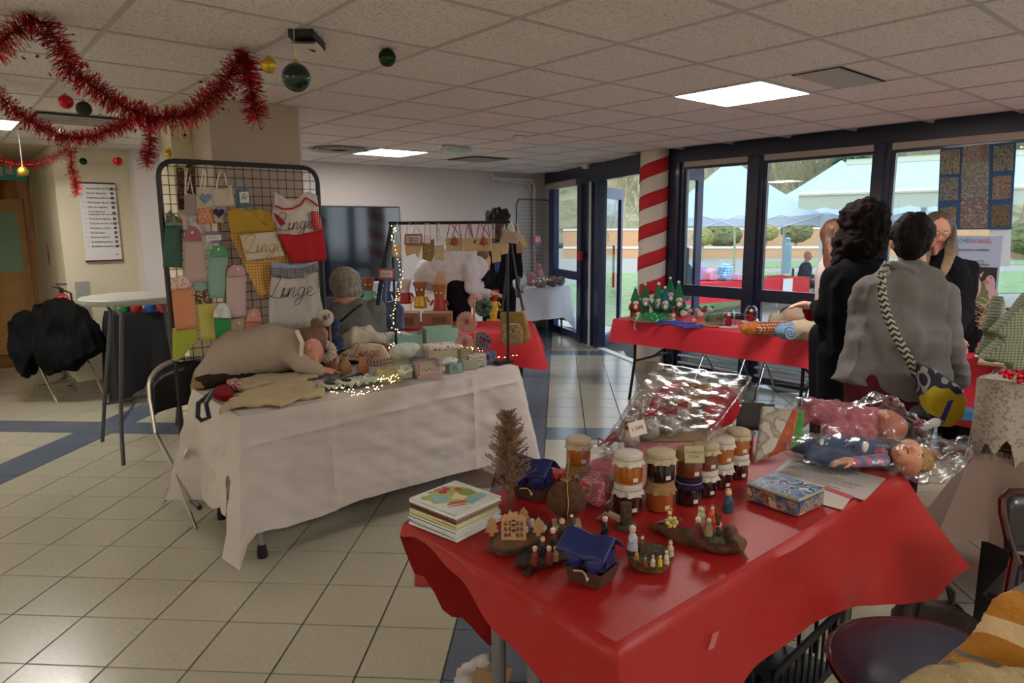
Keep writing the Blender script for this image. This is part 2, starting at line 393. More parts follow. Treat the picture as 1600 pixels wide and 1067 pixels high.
cl=thing('ceiling_light','warm round ceiling lamp in the corridor','light',(.1,12.2,2.3)); B().lathe([(0,-.05),(.12,-.045),(.16,0)],20).obj('shade',mat('warm_glow',(1,.62,.3),.5,em=7),cl)
# half open wooden corridor door with a window, and red-brown side panel
dr=struct(thing('door_2',None,None,(ay(50,400,10.4).x,10.4,0),math.radians(118)))
B().box((0,0,.01),(.86,.04,.98)).box((0,0,.98),(.12,.04,2.0)).box((.7,0,.98),(.86,.04,2.0)).box((.12,0,1.85),(.7,.04,2.0)).box((.12,0,.98),(.7,.04,1.1)).obj('door_leaf',wood,dr,sharp=0)
B().box((.12,.015,1.1),(.7,.025,1.85)).obj('door_pane',mat('green_glass','#7f9a74',.1),dr,sharp=0)
B().box((.12,.010,1.55),(.7,.012,1.62)).obj('red_strip',mat('sign_red','#c42027',.5),dr,sharp=0)
B().tube([(.1,-.04,1.0),(.1,-.05,1.05),(.6,-.05,1.05),(.6,-.04,1.0)],.012).obj('door_handle',mat('steel','#b8b8b8',.3,1),dr)
b=B(); p0=ay(72,300,10.02); b.box((p0.x-.12,10.02,0),(p0.x+.2,10.08,2.0)); struct(b.obj('door_3',woodr,sharp=0))
b=B().box((p0.x-.10,10.0,.75),(p0.x-.02,10.02,1.55)); tag(b.obj('notice_board',mat('dark_board','#3a1712',.5),sharp=0),'dark narrow panel on the red-brown corridor door','panel')
# piers
xa=ay(325,166,4.56).x; xb=ay(465,172,4.56).x
struct(B().box((xa,4.56,0),(xb,5.0,CZ+.02)).obj('wall_pier',wallp,sharp=0))
struct(B().box((xb-.001,4.559,0),(xb+.012,5.001,CZ+.02)).obj('trim_1',wallw,sharp=0))
x0=ay(263,170,4.95).x; struct(B().box((x0,4.95,0),(xa+.15,5.25,CZ+.02)).obj('wall_pier_column',wallc,sharp=0))
x0=ay(208,235,7.75).x; x1=ay(262,240,7.75).x; struct(B().box((x0,7.75,0),(x1+.3,8.01,CZ+.02)).obj('wall_pier_left',wallw,sharp=0))
# baseboards
bb=mat('skirting','#8f8672',.6); struct(B().box((1.8,7.985,0),(7.5,8.0,.1)).obj('baseboard_far',bb,sharp=0)); struct(B().box((1.05,7.985,0),(1.5,8.0,.1)).box((1.04,8.0,0),(1.05,9.9,.1)).obj('baseboard_sign',bb,sharp=0))
# candy striped pillar
ca=az(991,569,0); cb=az(1043,569,0); pc=Vector((6.52,5.12,0)); PR=.2
pc=ad(1018.5,420,1)-EYE; pc=EYE+pc*( (Vector((6.28,4.99)).length)/Vector((pc.x,pc.y)).length); pc.z=0; pc=pc*.965
wd=(pc-EYE); wd.z=0; PR=.155
dirp=wd.normalized(); pcx=pc+dirp*PR
pw=mat('pillar_white','#d9d2c8',.7,bump=.05); pr=mat('crepe_red','#c41c28',.75,bump=.5,bs=90)
struct(B().lathe([(0,0),(PR,0),(PR,CZ+.02)],40,c=pcx).obj('column_1',pw)); struct(B().lathe([(PR+.012,0),(PR+.012,.11),(PR,.112)],40,c=pcx).obj('baseboard_column',mat('pillar_base','#b9ad97',.6)))
def yz(py): return ad(1018,py,8.07).z
z0=yz(281); z1=yz(470); pitch=(yz(300)-yz(430))/3.0
rb=thing('spiral_ribbon','red crepe paper spiral wound around the white pillar','ribbon',pcx)
b=B(); a0=math.atan2(-dirp.y,-dirp.x)+.0; turns=4.35; N=170
zt=yz(262)
def fn(u,v):
    th=a0+1.2-u*turns*2*PI; z=zt-u*turns*pitch-(v-.5)*pitch*.47; rr=PR+.004+.0015*math.sin(u*400)
    return (rr*math.cos(th),rr*math.sin(th),z)
b.grid(fn,N,3); b.obj('ribbon',pr,rb,solid=.002)
# =================== glazing
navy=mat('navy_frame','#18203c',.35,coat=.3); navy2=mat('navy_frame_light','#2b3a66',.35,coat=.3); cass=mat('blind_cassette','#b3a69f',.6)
glass=bpy.data.materials.new('window_glass'); glass.use_nodes=True; n=glass.node_tree; n.nodes.clear()
o_=n.nodes.new('ShaderNodeOutputMaterial'); mx=n.nodes.new('ShaderNodeMixShader'); tr=n.nodes.new('ShaderNodeBsdfTransparent'); gl=n.nodes.new('ShaderNodeBsdfGlossy'); fr=n.nodes.new('ShaderNodeLayerWeight'); pw_=n.nodes.new('ShaderNodeMath'); pw_.operation='POWER'; pw_.inputs[1].default_value=4.5; sc_=n.nodes.new('ShaderNodeMath'); sc_.operation='MULTIPLY_ADD'; sc_.inputs[1].default_value=.85; sc_.inputs[2].default_value=.05
tr.inputs[0].default_value=(.93,.97,.98,1); gl.inputs['Roughness'].default_value=.0; fr.inputs[0].default_value=.5; n.links.new(fr.outputs['Facing'],pw_.inputs[0]); n.links.new(pw_.outputs[0],sc_.inputs[0])
n.links.new(sc_.outputs[0],mx.inputs[0]); n.links.new(tr.outputs[0],mx.inputs[1]); n.links.new(gl.outputs[0],mx.inputs[2]); n.links.new(mx.outputs[0],o_.inputs[0])
X=6.32
posts=[(4.52,4.73),(3.59,3.75),(2.43,2.56),(1.0,1.15),(-.4,-.25),(-1.8,-1.65),(-3.0,-2.9)]
ww=struct(thing('window_frame',None,None,(X,0,0)))
ww.name='window_1'
for a,c in posts:
    b=B(); b.box((0,a,0),(.07,c,2.3)); b.box((-.03,a+.04,0),(0,c-.05,2.3)); b.box((.02,a-.03,.1),(.06,a,2.3)); b.box((.02,c,.1),(.06,c+.03,2.3)); b.obj('window_post',navy,ww,sharp=0)
B().box((-.03,-3,2.29),(.09,5.05,CZ+.02)).obj('window_header',navy,ww,sharp=0)
for (a,c),(a2,c2) in zip(posts,posts[1:]):
    B().box((-.02,c2+.01,2.235),(.05,a-.01,2.292)).obj('blind_cassette',cass,ww,sharp=0)
    B().box((.0,c2,2.21),(.05,a,2.236)).box((.0,c2,.86),(.05,a,.98)).box((0,c2,.03),(.05,a,.1)).obj('window_rail',navy,ww,sharp=0)
    for z0_,z1_ in ((.1,.86),(.98,2.21)):
        B().box((.03,c2,z0_),(.034,a,z1_)).obj('window_pane',glass,ww,sharp=0)
    B().tube([(-.06,c2+.05,.12),(-.06,a-.05,.12)],.013).tube([(-.06,c2+.05,.2),(-.06,a-.05,.2)],.013).obj('low_pipe',alum,ww)
# slanted door wall
P0=Vector((6.32,5.05,0)); P1=Vector((7.6,8.0,0)); dw=struct(thing('window_2',None,None,P0,math.atan2(2.95,1.28))); DL=(P1-P0).length
# local x runs from the pillar to the far corner, local y points into the room
def lb(name,m,*bx):
    b=B()
    for a,c in bx: b.box(a,c)
    return b.obj(name,m,dw,sharp=0)
lb('door_header',navy,((0,-.05,2.20),(DL+.1,.05,CZ+.02))); lb('blind_cassette',cass,((1.9,.0,2.18),(DL,.06,2.27)))
lb('corner_post',navy2,((2.80,-.04,0),(3.02,.04,2.2))); lb('wall_end',wallw,((3.02,-.04,0),(DL+.1,.03,2.2)))
lb('window_pane',glass,((1.86,-.004,.98),(2.82,.004,2.2))); lb('window_pane',glass,((1.86,-.004,.1),(2.82,.004,.86)))
lb('window_rail',navy2,((1.86,-.03,.86),(2.82,.03,.98))); lb('window_rail',navy2,((1.86,-.03,0),(2.82,.03,.1)))
lb('door_post',navy,((1.36,-.08,0),(1.86,.05,2.2)),((1.62,.05,0),(1.72,.09,2.2))); lb('door_post_strip',alum,((1.37,.05,0),(1.40,.07,2.2)))
lb('door_jamb',navy,((1.12,-.06,0),(1.26,.05,2.2))); lb('door_threshold',alum,((0,-.05,0),(1.2,.05,.012)))
ac=lb('alarm_box',mat('alarm_red','#b3202a',.4),((1.55,.09,1.16),(1.66,.13,1.28)))
# open glass door leaf standing outwards
def leaf(loc,rz,w,h,label,nm):
    d=struct(thing(nm,None,None,loc,rz)); b=B(); b.box((0,-.025,.02),(.09,.025,h)).box((w-.09,-.025,.02),(w,.025,h)).box((.09,-.025,.02),(w-.09,.025,.16)).box((.09,-.025,h-.14),(w-.09,.025,h)); b.obj('leaf_frame',navy2,d,sharp=0)
    B().box((.09,-.003,.16),(w-.09,.003,h-.14)).obj('door_pane',glass,d,sharp=0)
    B().box((.02,.025,h-.1),(w*.85,.09,h-.01)).obj('door_closer',mat('closer_blue','#4a6fb0',.3),d,sharp=0); B().tube([(w-.14,.06,.75),(w-.14,.06,1.35)],.018).obj('door_handle',mat('black_metal','#15161a',.4),d); return d
q0=P0+(P1-P0).normalized()*1.15; q1=az(988,517,0)
leaf(q0,math.atan2(q1.y-q0.y,q1.x-q0.x),.92,2.12,None,'door_4')
q1=ad(1097,300,8.4); q0=Vector((6.72,5.15,0)); leaf(q0,math.atan2(q1.y-q0.y,q1.x-q0.x),math.hypot(q1.y-q0.y,q1.x-q0.x),2.3,None,'door_5')
# =================== outdoors (ground lies 0.3 m lower)
GZ=-.3
grass=mat('lawn','#7f9464',.9,var=.25,vs=6,bump=.5,bs=60); pave=mat('pavement','#989389',.85,var=.08,vs=3); path=mat('light_path','#cfc9bb',.85,var=.06)
struct(B().box((6.4,-40,GZ-.3),(90,60,GZ)).obj('ground_pavement',pave,sharp=0)); 
def strip(name,m,y0,y1,z,x0=700,x1=1900,th=.02):
    P=[az(x0,y0[0],GZ),az(x1,y0[1],GZ),az(x1,y1[1],GZ),az(x0,y1[0],GZ)]
    return struct(B()._add([(p.x,p.y,GZ) for p in P]+[(p.x,p.y,GZ+z) for p in P],[(4,5,6,7),(0,1,5,4),(1,2,6,5),(2,3,7,6),(3,0,4,7)]).obj(name,m,sharp=0))
strip('lawn_near',grass,(428,424),(464,458),.03,905,1700); strip('lawn_far',grass,(409,404),(419,412),.03,1180,1800)
struct(B().box((7.9,8.6,GZ),(22,16,GZ+.05)).obj('lawn_side',grass,sharp=0)); struct(B().box((6.5,2,GZ),(8.5,9.5,-.02)).obj('doorstep',path,sharp=0))
peach=mat('peach_render','#c99c74',.85,var=.05); capm=mat('cap_stone','#e5e0d6',.7)
def wal(name,y,h,yc,x0=880,x1=1800):
    a=ad(x0,345,y+3); c=ad(x1,345,y-3); a.z=c.z=0; t=(c-a).normalized(); L=(c-a).length; w=struct(thing(name,None,None,(a.x,a.y,GZ),math.atan2(t.y,t.x)))
    B().box((0,0,0),(L,.3,h)).obj('wall_face',peach,w,sharp=0); B().box((0,-.06,h),(L,.36,h+.12)).obj('wall_cap',capm,w,sharp=0); return w
wal('wall_garden_low',39,.55,0); wal('wall_garden_high',46,1.6,0)
struct(B().box((0,0,0),(1,1,1)).obj('terrace_tmp',peach,sharp=0)); bpy.data.objects.remove(bpy.data.objects['terrace_tmp'])
# bank of the wood behind
bank=B(); c0=ad(1150,345,62)
bank.grid(lambda u,v:(ad(500+1500*u,345,60+35*v).x,ad(500+1500*u,345,60+35*v).y,GZ+ .5+ 12*v*v+3*v+1.5*noise.noise(Vector((u*14,v*5,1)))*v),60,12)
struct(bank.obj('hill',mat('wood_bank','#857e5c',.95,var=.4,vs=.6,bump=.6,bs=2)))
# bare trees
bark=mat('bare_twigs','#a19a78',.9); bark2=mat('pale_trunk','#a39c82',.9)
def bare_tree(seed,h):
    R=random.Random(seed); b=B(); tw=B()
    def br(p,d,L,r,k):
        n=3 if k>1 else 4; pts=[p]; q=p.copy(); dd=d.copy()
        for i in range(n):
            dd=(dd+Vector((R.uniform(-.18,.18),R.uniform(-.18,.18),R.uniform(-.02,.14)))).normalized(); q=q+dd*L/n; pts.append(q.copy())
        (b if k<2 else tw).tube(pts,[r*(1-.5*i/n) for i in range(n+1)],5 if k<2 else 3,cap=False)
        if k<4:
            for i in range({0:10,1:7,2:6,3:4}[k]):
                t=R.uniform(.25,1); j=min(int(t*n),n-1); s=pts[j].lerp(pts[j+1],t*n-j); a=R.uniform(0,2*PI); sp={0:.75,1:.9,2:1,3:1.1}[k]
                nd=(dd+Vector((math.cos(a)*sp,math.sin(a)*sp,R.uniform(0,.5)))).normalized(); br(s,nd,L*R.uniform(.4,.62),max(r*.42,.012),k+1)
    br(Vector((0,0,0)),Vector((0,0,1)),h*.62,h*.018,0); return b,tw
protos=[]
def place_tree(px,dep,h,seed,label,first):
    p=ad(px,345,dep); 
    if first is None:
        t=thing('bare_tree',label,'tree',(p.x,p.y,GZ+.4),0,'bare trees on the bank'); b,tw=bare_tree(seed,h); b.obj('trunk',bark2,t,sharp=0); tw.obj('twigs',bark,t,sharp=0)['kind']='stuff'; protos.append(t); return t
    return dup(first,(p.x,p.y,GZ+.4),seed*1.3,label,sc=h/11)
base=[place_tree(1010,58,11,1,'leafless tree whose crown shows above the open door',None),place_tree(1215,52,11,5,'leafless tree showing between the two white marquee roofs',None),place_tree(1260,56,11,9,'leafless tree beside the small conifer behind the right marquee',None)]
names=['half hidden by the left marquee','rising between the marquees','just right of the conifer gap','left of the third window post','behind the third window post','right of the third window post','above the awning, left of the collage','behind the left photo column','behind the middle photo column','behind the right photo column','right of the photo collage','beyond the right edge','deep behind the marquee dip','deep behind the conifer','left of the open door leaf','behind the door post','behind the tall left window']
for i,(px,dep,h) in enumerate([(1170,55,11),(1236,60,13),(1300,62,12),(1345,57,12),(1390,54,12),(1425,60,13),(1455,56,11),(1490,62,13),(1525,57,12),(1560,60,13),(1595,55,12),(1640,60,12),(1195,66,14),(1275,68,14),(975,55,10),(950,62,12),(1100,60,12)]):
    place_tree(px,dep,h,i+2,'leafless tree in the wood, '+names[i],base[i%3])
con=thing('conifer','dark green conifer standing among the bare trees','tree',(*ad(1325,345,50).xy,GZ),group=None)
b=B(); R=random.Random(3)
for k in range(420):
    z=1.2+11*(k/420)**.9; L=2.3*(1-(z-1)/12.2)+.15; a=R.uniform(0,2*PI); b.tube([(0,0,z),(L*.5*math.cos(a),L*.5*math.sin(a),z-.1),(L*math.cos(a),L*math.sin(a),z-.35*L)],[.16,.2,.02],4,cap=False)
b.obj('foliage',mat('conifer_green','#3e5638',.95,var=.3,vs=2),con,sharp=0)['kind']='stuff'; B().tube([(0,0,0),(0,0,12)],[.2,.03],8).obj('trunk',bark2,con)
# clipped bushes
def bush(px,py,dep,r,label,m,sz=.8):
    p=ad(px,py,dep); t=thing('clipped_bush',label,'bush',(p.x,p.y,p.z-r*sz)); b=B(); o=B(); bmesh.ops.create_icosphere(o.b,subdivisions=4,radius=r)
    for v in o.b.verts: v.co=v.co*(1+.10*noise.noise(v.co*5/r)+.10*noise.noise(v.co*14/r)); v.co.z=v.co.z*sz+r*sz
    b.merge(o); b.obj('foliage',m,t,sharp=0); B().tube([(0,0,-1.2),(0,0,.5)],.08).obj('stem',bark2,t)
bg_=mat('bush_green','#6b6f48',.95,var=.4,vs=4,bump=1,bs=8); by=mat('bush_yellow','#8e8b52',.95,var=.35,vs=4,bump=1,bs=8)
bush(1245,360,42,.92,'round clipped green bush on the terrace right of the second window post',bg_); bush(1130,367,42,1.1,'wide clipped green bush seen behind the tent pole in the first window',bg_,.7)
bush(1098,370,38,.6,'yellowish clipped bush left of the wide green one',by); bush(1198,362,42,.7,'yellowish bush just right of the second window post',by); bush(1603,370,36,1.1,'round bush at the far right of the terrace',bg_)
# gazebo marquees
canvas=mat('white_canvas','#b3c0d0',.7); tube_w=mat('tent_tube','#c9d2da',.4)
def tent(px,dep,hw,ez,pz,label,rz,poles):
    p=ad(px,345,dep); t=thing('marquee_tent',label,'tent',(p.x,p.y,GZ),rz)
    E_,Pk=ez-GZ,pz-GZ; b=B()
    for k in range(4):
        a=[(-hw,-hw),(hw,-hw),(hw,hw),(-hw,hw)]; A,Z=a[k],a[(k+1)%4]
        def fn(u,v,A=A,Z=Z):
            x=A[0]+(Z[0]-A[0])*u; y=A[1]+(Z[1]-A[1])*u; f=1-v; return (x*f,y*f,E_+(Pk-E_)*(v**1.15)-.10*math.sin(PI*u)*f)
        b.grid(fn,10,8)
        b.grid(lambda u,v,A=A,Z=Z:(A[0]+(Z[0]-A[0])*u,A[1]+(Z[1]-A[1])*u,E_-.26*v-.10*math.sin(PI*u)*(1-v)),10,1)
    b.obj('canopy',canvas,t,sharp=0)
    for x,y in ((-hw,-hw),(hw,-hw),(hw,hw),(-hw,hw)): B().box((x-.025,y-.025,0),(x+.025,y+.025,E_)).obj('tent_pole',tube_w,t,sharp=0)
    b=B()
    for k in range(4):
        A,Z=a_[k],a_[(k+1)%4]; A=Vector((*A,0))*hw; Z=Vector((*Z,0))*hw
        for i in range(4):
            u0,u1=i/4,(i+1)/4; p1,p2=A.lerp(Z,u0),A.lerp(Z,u1)
            b.tube([p1+Vector((0,0,E_-.3)),p2+Vector((0,0,E_-.02))],.012,5).tube([p1+Vector((0,0,E_-.02)),p2+Vector((0,0,E_-.3))],.012,5)
    b.obj('truss',tube_w,t,sharp=0)
a_=[(-1,-1),(1,-1),(1,1),(-1,1)]
tent(1138,17.2,1.75,1.86,3.25,'white marquee tent seen through the first window left of the post',YAW-.15,4); tent(1308,19.5,2.0,1.95,3.4,'second white marquee tent farther back behind the awning',YAW-.1,4)
# striped awning with a scalloped valance
aw=thing('awning','long cream and white awning with scalloped valance beyond the right windows','awning',(0,0,0))
A0=ad(1248,304,13.5); A1=ad(1800,285,11.0); C0=ad(1322,258,16.5); C1=ad(1800,232,14.3); awc=mat('awning_cloth','#b4bfc8',.8); awv=mat('awning_valance','#b3b8a6',.8)
B().grid(lambda u,v:A0.lerp(A1,u).lerp(C0.lerp(C1,u),v),30,6).obj('awning_cloth',awc,aw,True)
B().grid(lambda u,v:A0.lerp(A1,u)+Vector((0,0,-v*(.26+.05*abs(math.sin(u*PI*11))))),176,1).obj('valance',awv,aw,True,sharp=0)
B().tube([A0,A1],.045,8).obj('front_bar',mat('awning_bar','#d6d9c8',.5),aw,True); b=B(); 
b.tube([C0,C1],.09,8); b.grid(lambda u,v:C0.lerp(C1,u)+Vector((0,0,.05+.08*v)),2,1); b.obj('cassette',mat('awning_cassette','#b4b7a0',.6),aw,True)
for k in (.3,.8):
    p=C0.lerp(C1,k); B().box((p.x-.06,p.y-.06,GZ),(p.x+.06,p.y+.06,p.z)).obj('mast',tube_w,aw,True,sharp=0)
# bollard and thin sapling
p=az(1228,428,GZ); bo=thing('bollard','grey blue bollard on the path beyond the seated man','bollard',p); B().lathe([(.16,0),(.16,1.15),(.10,1.2),(.10,1.32),(.14,1.36),(0,1.45)],14).obj('post',mat('bollard_blue','#6f8ba0',.5),bo)
p=az(1146,432,GZ); tr_=thing('sapling','thin bare sapling trunk behind the outdoor table','tree',p); B().tube([(0,0,0),(.03,.02,1),(-.04,.03,2),(.02,0,3.2)],[.05,.045,.035,.01],7).obj('trunk',bark2,tr_); B().tube([(0,0,1.1),(.15,.2,1.9),(.2,.25,2.7)],[.03,.02,.008],6).tube([(0,.02,1.5),(-.2,-.1,2.2)],[.02,.008],6).obj('branch',bark2,tr_)
# outdoor table under the tent
rednap=mat('red_paper_cloth','#d8222f',.6,bump=.15,bs=30)
P=[az(1040,446,.44),az(1262,433,.44)]; od=(P[1]-P[0]); L=od.length; ot=thing('outdoor_table','outdoor stall table under a red cloth seen through the glass','table',(P[0].x,P[0].y,GZ),math.atan2(od.y,od.x))
B().box((0,0,.70),(L,.8,.73)).obj('tabletop',tube_w,ot,sharp=0)
for x in (.15,L-.15):
    for y in (.1,.7): B().tube([(x,y,0),(x,y,.7)],.02).obj('leg',tube_w,ot)
oc=thing('tablecloth','red paper cloth over the outdoor stall table','tablecloth',(P[0].x,P[0].y,GZ),math.atan2(od.y,od.x))
b=B(); b.box((-.03,-.03,.732),(L+.03,.83,.742)); b.grid(lambda u,v:(-.03+(L+.06)*u,-.03-.02*math.sin(u*40)*v,.742-.42*v),40,2); b.grid(lambda u,v:(L+.03+.2*v*u,-.03+.86*u,.742-.42*v),6,2); b.obj('cloth',rednap,oc,sharp=0)
pn=thing('paper_sign','white price sheet hanging on the outdoor red cloth','sign',(P[0].x,P[0].y,GZ),math.atan2(od.y,od.x)); B().box((L-.85,-.062,.42),(L-.55,-.055,.74)).obj('sheet',mat('paper_white','#e6e6e6',.7),pn,sharp=0)
R=random.Random(11)
def og(px,py,z,f,name,label,cat,m):
    p=az(px,py,z); t=thing(name,label,cat,(p.x,p.y,.442)); f().obj(name.split('_')[-1],m,t); return t
lilac=mat('lilac_wrap','#b9a3cf',.5); pinkw=mat('pink_wrap','#d8a6b6',.5); bluew=pat('blue_gingham','check',['#dfeaf5','#8fc3dc','#3f94bd'],18)
for i,(px,w,h,m_,lb_) in enumerate([(1068,.32,.3,lilac,'lilac wrapped parcel at the left end of the outdoor table'),(1085,.3,.22,pinkw,'pink wrapped parcel beside the lilac one outdoors'),(1105,.42,.36,lilac,'tall lilac gift bag standing on the outdoor table'),(1128,.36,.24,pinkw,'pale pink gift bag on the outdoor table'),(1152,.34,.34,bluew,'blue gingham basket cover on the outdoor table'),(1172,.3,.16,pinkw,'low pink parcel right of the blue gingham basket'),(1205,.35,.08,mat('snack_brown','#9a6a4a',.7),'flat brown tray of treats on the outdoor table')]):
    p=az(px,440,.44)+Vector((od.y,-od.x,0)).normalized()*-.35
    organic('parcel',[('b',(p.x,p.y,.45+h*.45),(w*.8,w*.7,h*.9)),('e',(p.x,p.y,.45+h*.8),(w*.3,w*.3,h*.3))],.02,m_,thing('gift_parcel',lb_,'parcel',(p.x,p.y,.445)),smooth=2,disp=folds(.02,(8,8,8),i))
# =================== things on the ceiling
def onp(px,py,P,N): d=ray(px,py); P=Vector(P); N=Vector(N); return EYE+d*((P-EYE).dot(N)/d.dot(N))
white=mat('white_plastic','#dedad4',.45); blackp=mat('black_plastic','#121214',.45); steel=mat('steel','#b8b8b8',.3,1); chrome=mat('chrome','#d5d5d8',.15,1)
p=az(480,57,CZ); pj=thing('ceiling_mount','black ceiling mount with a pale curved cover near the dark green bauble','mount',(p.x,p.y,CZ),.9)
B().box((-.11,-.05,-.03),(.11,.05,-.001)).obj('base_plate',blackp,pj); b=B(); b.prism([(-.12,-.06),(-.06,-.035),(.06,-.035),(.12,-.06),(.06,-.05),(-.06,-.05)],.10,axis='y',base=-.05); b.obj('cover',white,pj); B().tube([(-.03,.02,-.032),(.03,-.02,-.045)],.012).obj('connector',blackp,pj)
p=az(811,213,CZ); t=thing('smoke_detector','small round smoke detector on the ceiling','detector',(p.x,p.y,CZ)); B().lathe([(0,-.05),(.03,-.05),(.045,-.03),(.055,-.028),(.055,0)],20).obj('housing',white,t)
p=az(713,229,CZ); t=thing('emergency_light','oblong emergency light with green tint on the ceiling','light',(p.x,p.y,CZ),.2); B().cbox((0,0,-.03),(.36,.13,.058),0,.02).obj('housing',mat('translucent_white','#cfd6d0',.3),t); B().cbox((-.06,0,-.0605),(.12,.07,.004)).obj('green_sign',mat('green_sign','#39b56a',.4,em=.3),t)
t=thing('smoke_detector','pair of small white sensors on the ceiling above the door','detector',(*az(915,258,CZ).xy,CZ)); B().lathe([(0,-.05),(.05,-.045),(.06,0)],16).obj('housing',white,t)
def vent(px,py,kind,label):
    p=az(px,py,CZ); i=math.floor((p.x-OX)/G); j=math.floor((OY-p.y)/G); c=Vector((OX+(i+.5)*G,OY-(j+.5)*G,CZ)); t=thing('ceiling_vent',label,'vent',c)
    b=B()
    if kind=='round':
        for k in range(4): b.lathe([(.10+.055*k,-.004-.003*(3-k)),(.14+.055*k,-.012),(.14+.055*k,-.006),(.10+.055*k,.001)],28)
        b.obj('diffuser_ring',mat('vent_grey','#a7a19c',.5),t); B().lathe([(0,-.001),(.27,-.001)],28).obj('backing',dark,t)
    elif kind=='flat': B().box((-.28,-.12,-.006),(.28,.12,-.001)).obj('cover',mat('vent_grey','#8f8c89',.6),t,sharp=0); B().box((-.29,-.13,-.003),(.29,.13,-.0005)).obj('rim',dark,t,sharp=0)
    else:
        for k in range(5): b.box((-.25,-.22+.1*k,-.012),(.25,-.16+.1*k,-.006))
        b.obj('slat',mat('vent_grey','#8d8884',.6),t,sharp=0); B().box((-.27,-.26,-.005),(.27,.26,-.001)).obj('backing',dark,t,sharp=0)
vent(535,231,'round','round grey ceiling vent left of the small light panel'); vent(745,247,'slats','slatted ceiling vent near the far wall'); vent(1312,122,'flat','flat grey rectangular cover in the ceiling right of the bright panel'); vent(110,193,'slats','slatted ceiling vent above the tinsel near the sign wall')
# tinsel garlands
tins=mat('tinsel_red','#c4141c',.28,.85); tins2=mat('tinsel_dark_red','#8e0f16',.35,.8)
R=random.Random(5)
def garland(name,label,P,pxs,rad,dens=900,plane=None,kids=()):
    if plane is None: N=(P[1]-P[0]).cross(Vector((0,0,1)))
    else: N=plane
    pts=[onp(x,y,P[0],N) for x,y in pxs]; t=thing(name,label,'garland',pts[0])
    def build(pts,nm):
        b=B(); seg=0
        cr=[]; n=len(pts)
        for i in range(n-1):
            a,z=pts[max(i-1,0)],pts[min(i+2,n-1)]
            for k in range(8):
                u=k/8; p0,p1,p2,p3=a,pts[i],pts[i+1],z
                cr.append(.5*((2*p1)+(p2-p0)*u+(2*p0-5*p1+4*p2-p3)*u*u+(3*p1-p0-3*p2+p3)*u**3))
        cr.append(pts[-1]); b.tube(cr,.004,5,1)
        for a,c in zip(cr,cr[1:]):
            L=(c-a).length; d=(c-a).normalized(); s=d.orthogonal().normalized(); q=d.cross(s)
            for _ in range(max(1,int(L*dens))):
                o=a.lerp(c,R.random()); an=R.uniform(0,2*PI); r=rad*R.uniform(.65,1.12); v=(s*math.cos(an)+q*math.sin(an)+d*R.uniform(-.5,.5)).normalized(); w=v.orthogonal().normalized()*(.0013*rad/.045)
                w.rotate(Matrix.Rotation(R.uniform(0,6.28),3,v)); e=o+v*r+Vector((0,0,-r*.12)); b._add([o-w,o+w,e+w*.7,e-w*.7],[(0,1,2,3)],R.random()<.35)
        for _ in range(int(len(cr)*.7)):   # little stars
            o=R.choice(cr)+Vector((R.uniform(-1,1),R.uniform(-1,1),R.uniform(-1.2,.6)))*rad*1.15; x=Vector((R.uniform(-1,1),R.uniform(-1,1),R.uniform(-1,1))).normalized(); y=x.orthogonal().normalized(); sz=rad*.2
            b._add([o]+[o+(x*math.cos(k*PI/5)+y*math.sin(k*PI/5))*sz*(1 if k%2==0 else .4) for k in range(10)],[(0,k+1,(k+1)%10+1) for k in range(10)],1)
        return b.obj(nm,(tins,tins2),t,True,sharp=0)
    build(pts,'strand')
    for nm,q in kids: build(q,nm)
    return t
Pa=[az(62,30,CZ-.01),az(383,82,CZ-.01)]; N0=(Pa[1]-Pa[0]).cross(Vector((0,0,1)))
tail=[Pa[1]+Vector((.02,-.03,0)),ad(388,110,1)]; k=(Pa[1]-EYE).dot(_f)
tail=[ad(386,86,k),ad(390,125,k*.99),ad(395,155,k*.99),ad(402,186,k*.985)]
garland('tinsel_garland','thick red tinsel garland swagged between two ceiling points, nearest the camera',Pa,[(66,33),(88,62),(108,102),(140,130),(180,158),(215,176),(255,184),(295,178),(330,150),(355,122),(372,95),(384,82)],.062,2300,kids=[('tail',tail)])
k=(Pa[0]-EYE).dot(_f); garland('tinsel_garland','end of red tinsel looping down at the top left edge',Pa,[(60,30),(30,42),(2,66),(-15,80)],.06,2300,plane=N0)
Pb=[az(224,176,CZ-.01),az(-60,118,CZ-.01)]; k=(Pb[0]-EYE).dot(_f)
garland('tinsel_garland','middle red tinsel garland hanging in front of the directory sign wall',Pb,[(222,180),(195,193),(160,207),(118,216),(85,207),(50,190),(20,170),(-10,138)],.062,1700,kids=[('tail',[ad(228,182,k),ad(236,215,k),ad(232,240,k*.99),ad(229,257,k*.98)])])
Pc=[az(108,230,CZ-.05),Vector((az(108,229,CZ).x-2,az(108,229,CZ).y,CZ-.05))]; k=(Pc[0]-EYE).dot(_f)
garland('tinsel_garland','farthest thin red tinsel garland by the corridor door, with one long tail',Pc,[(106,232),(85,245),(55,256),(25,256),(-5,249),(-30,240)],.055,1300,kids=[('tail',[ad(110,234,k),ad(113,262,k*.99),ad(118,285,k*.98),ad(121,303,k*.97)])])
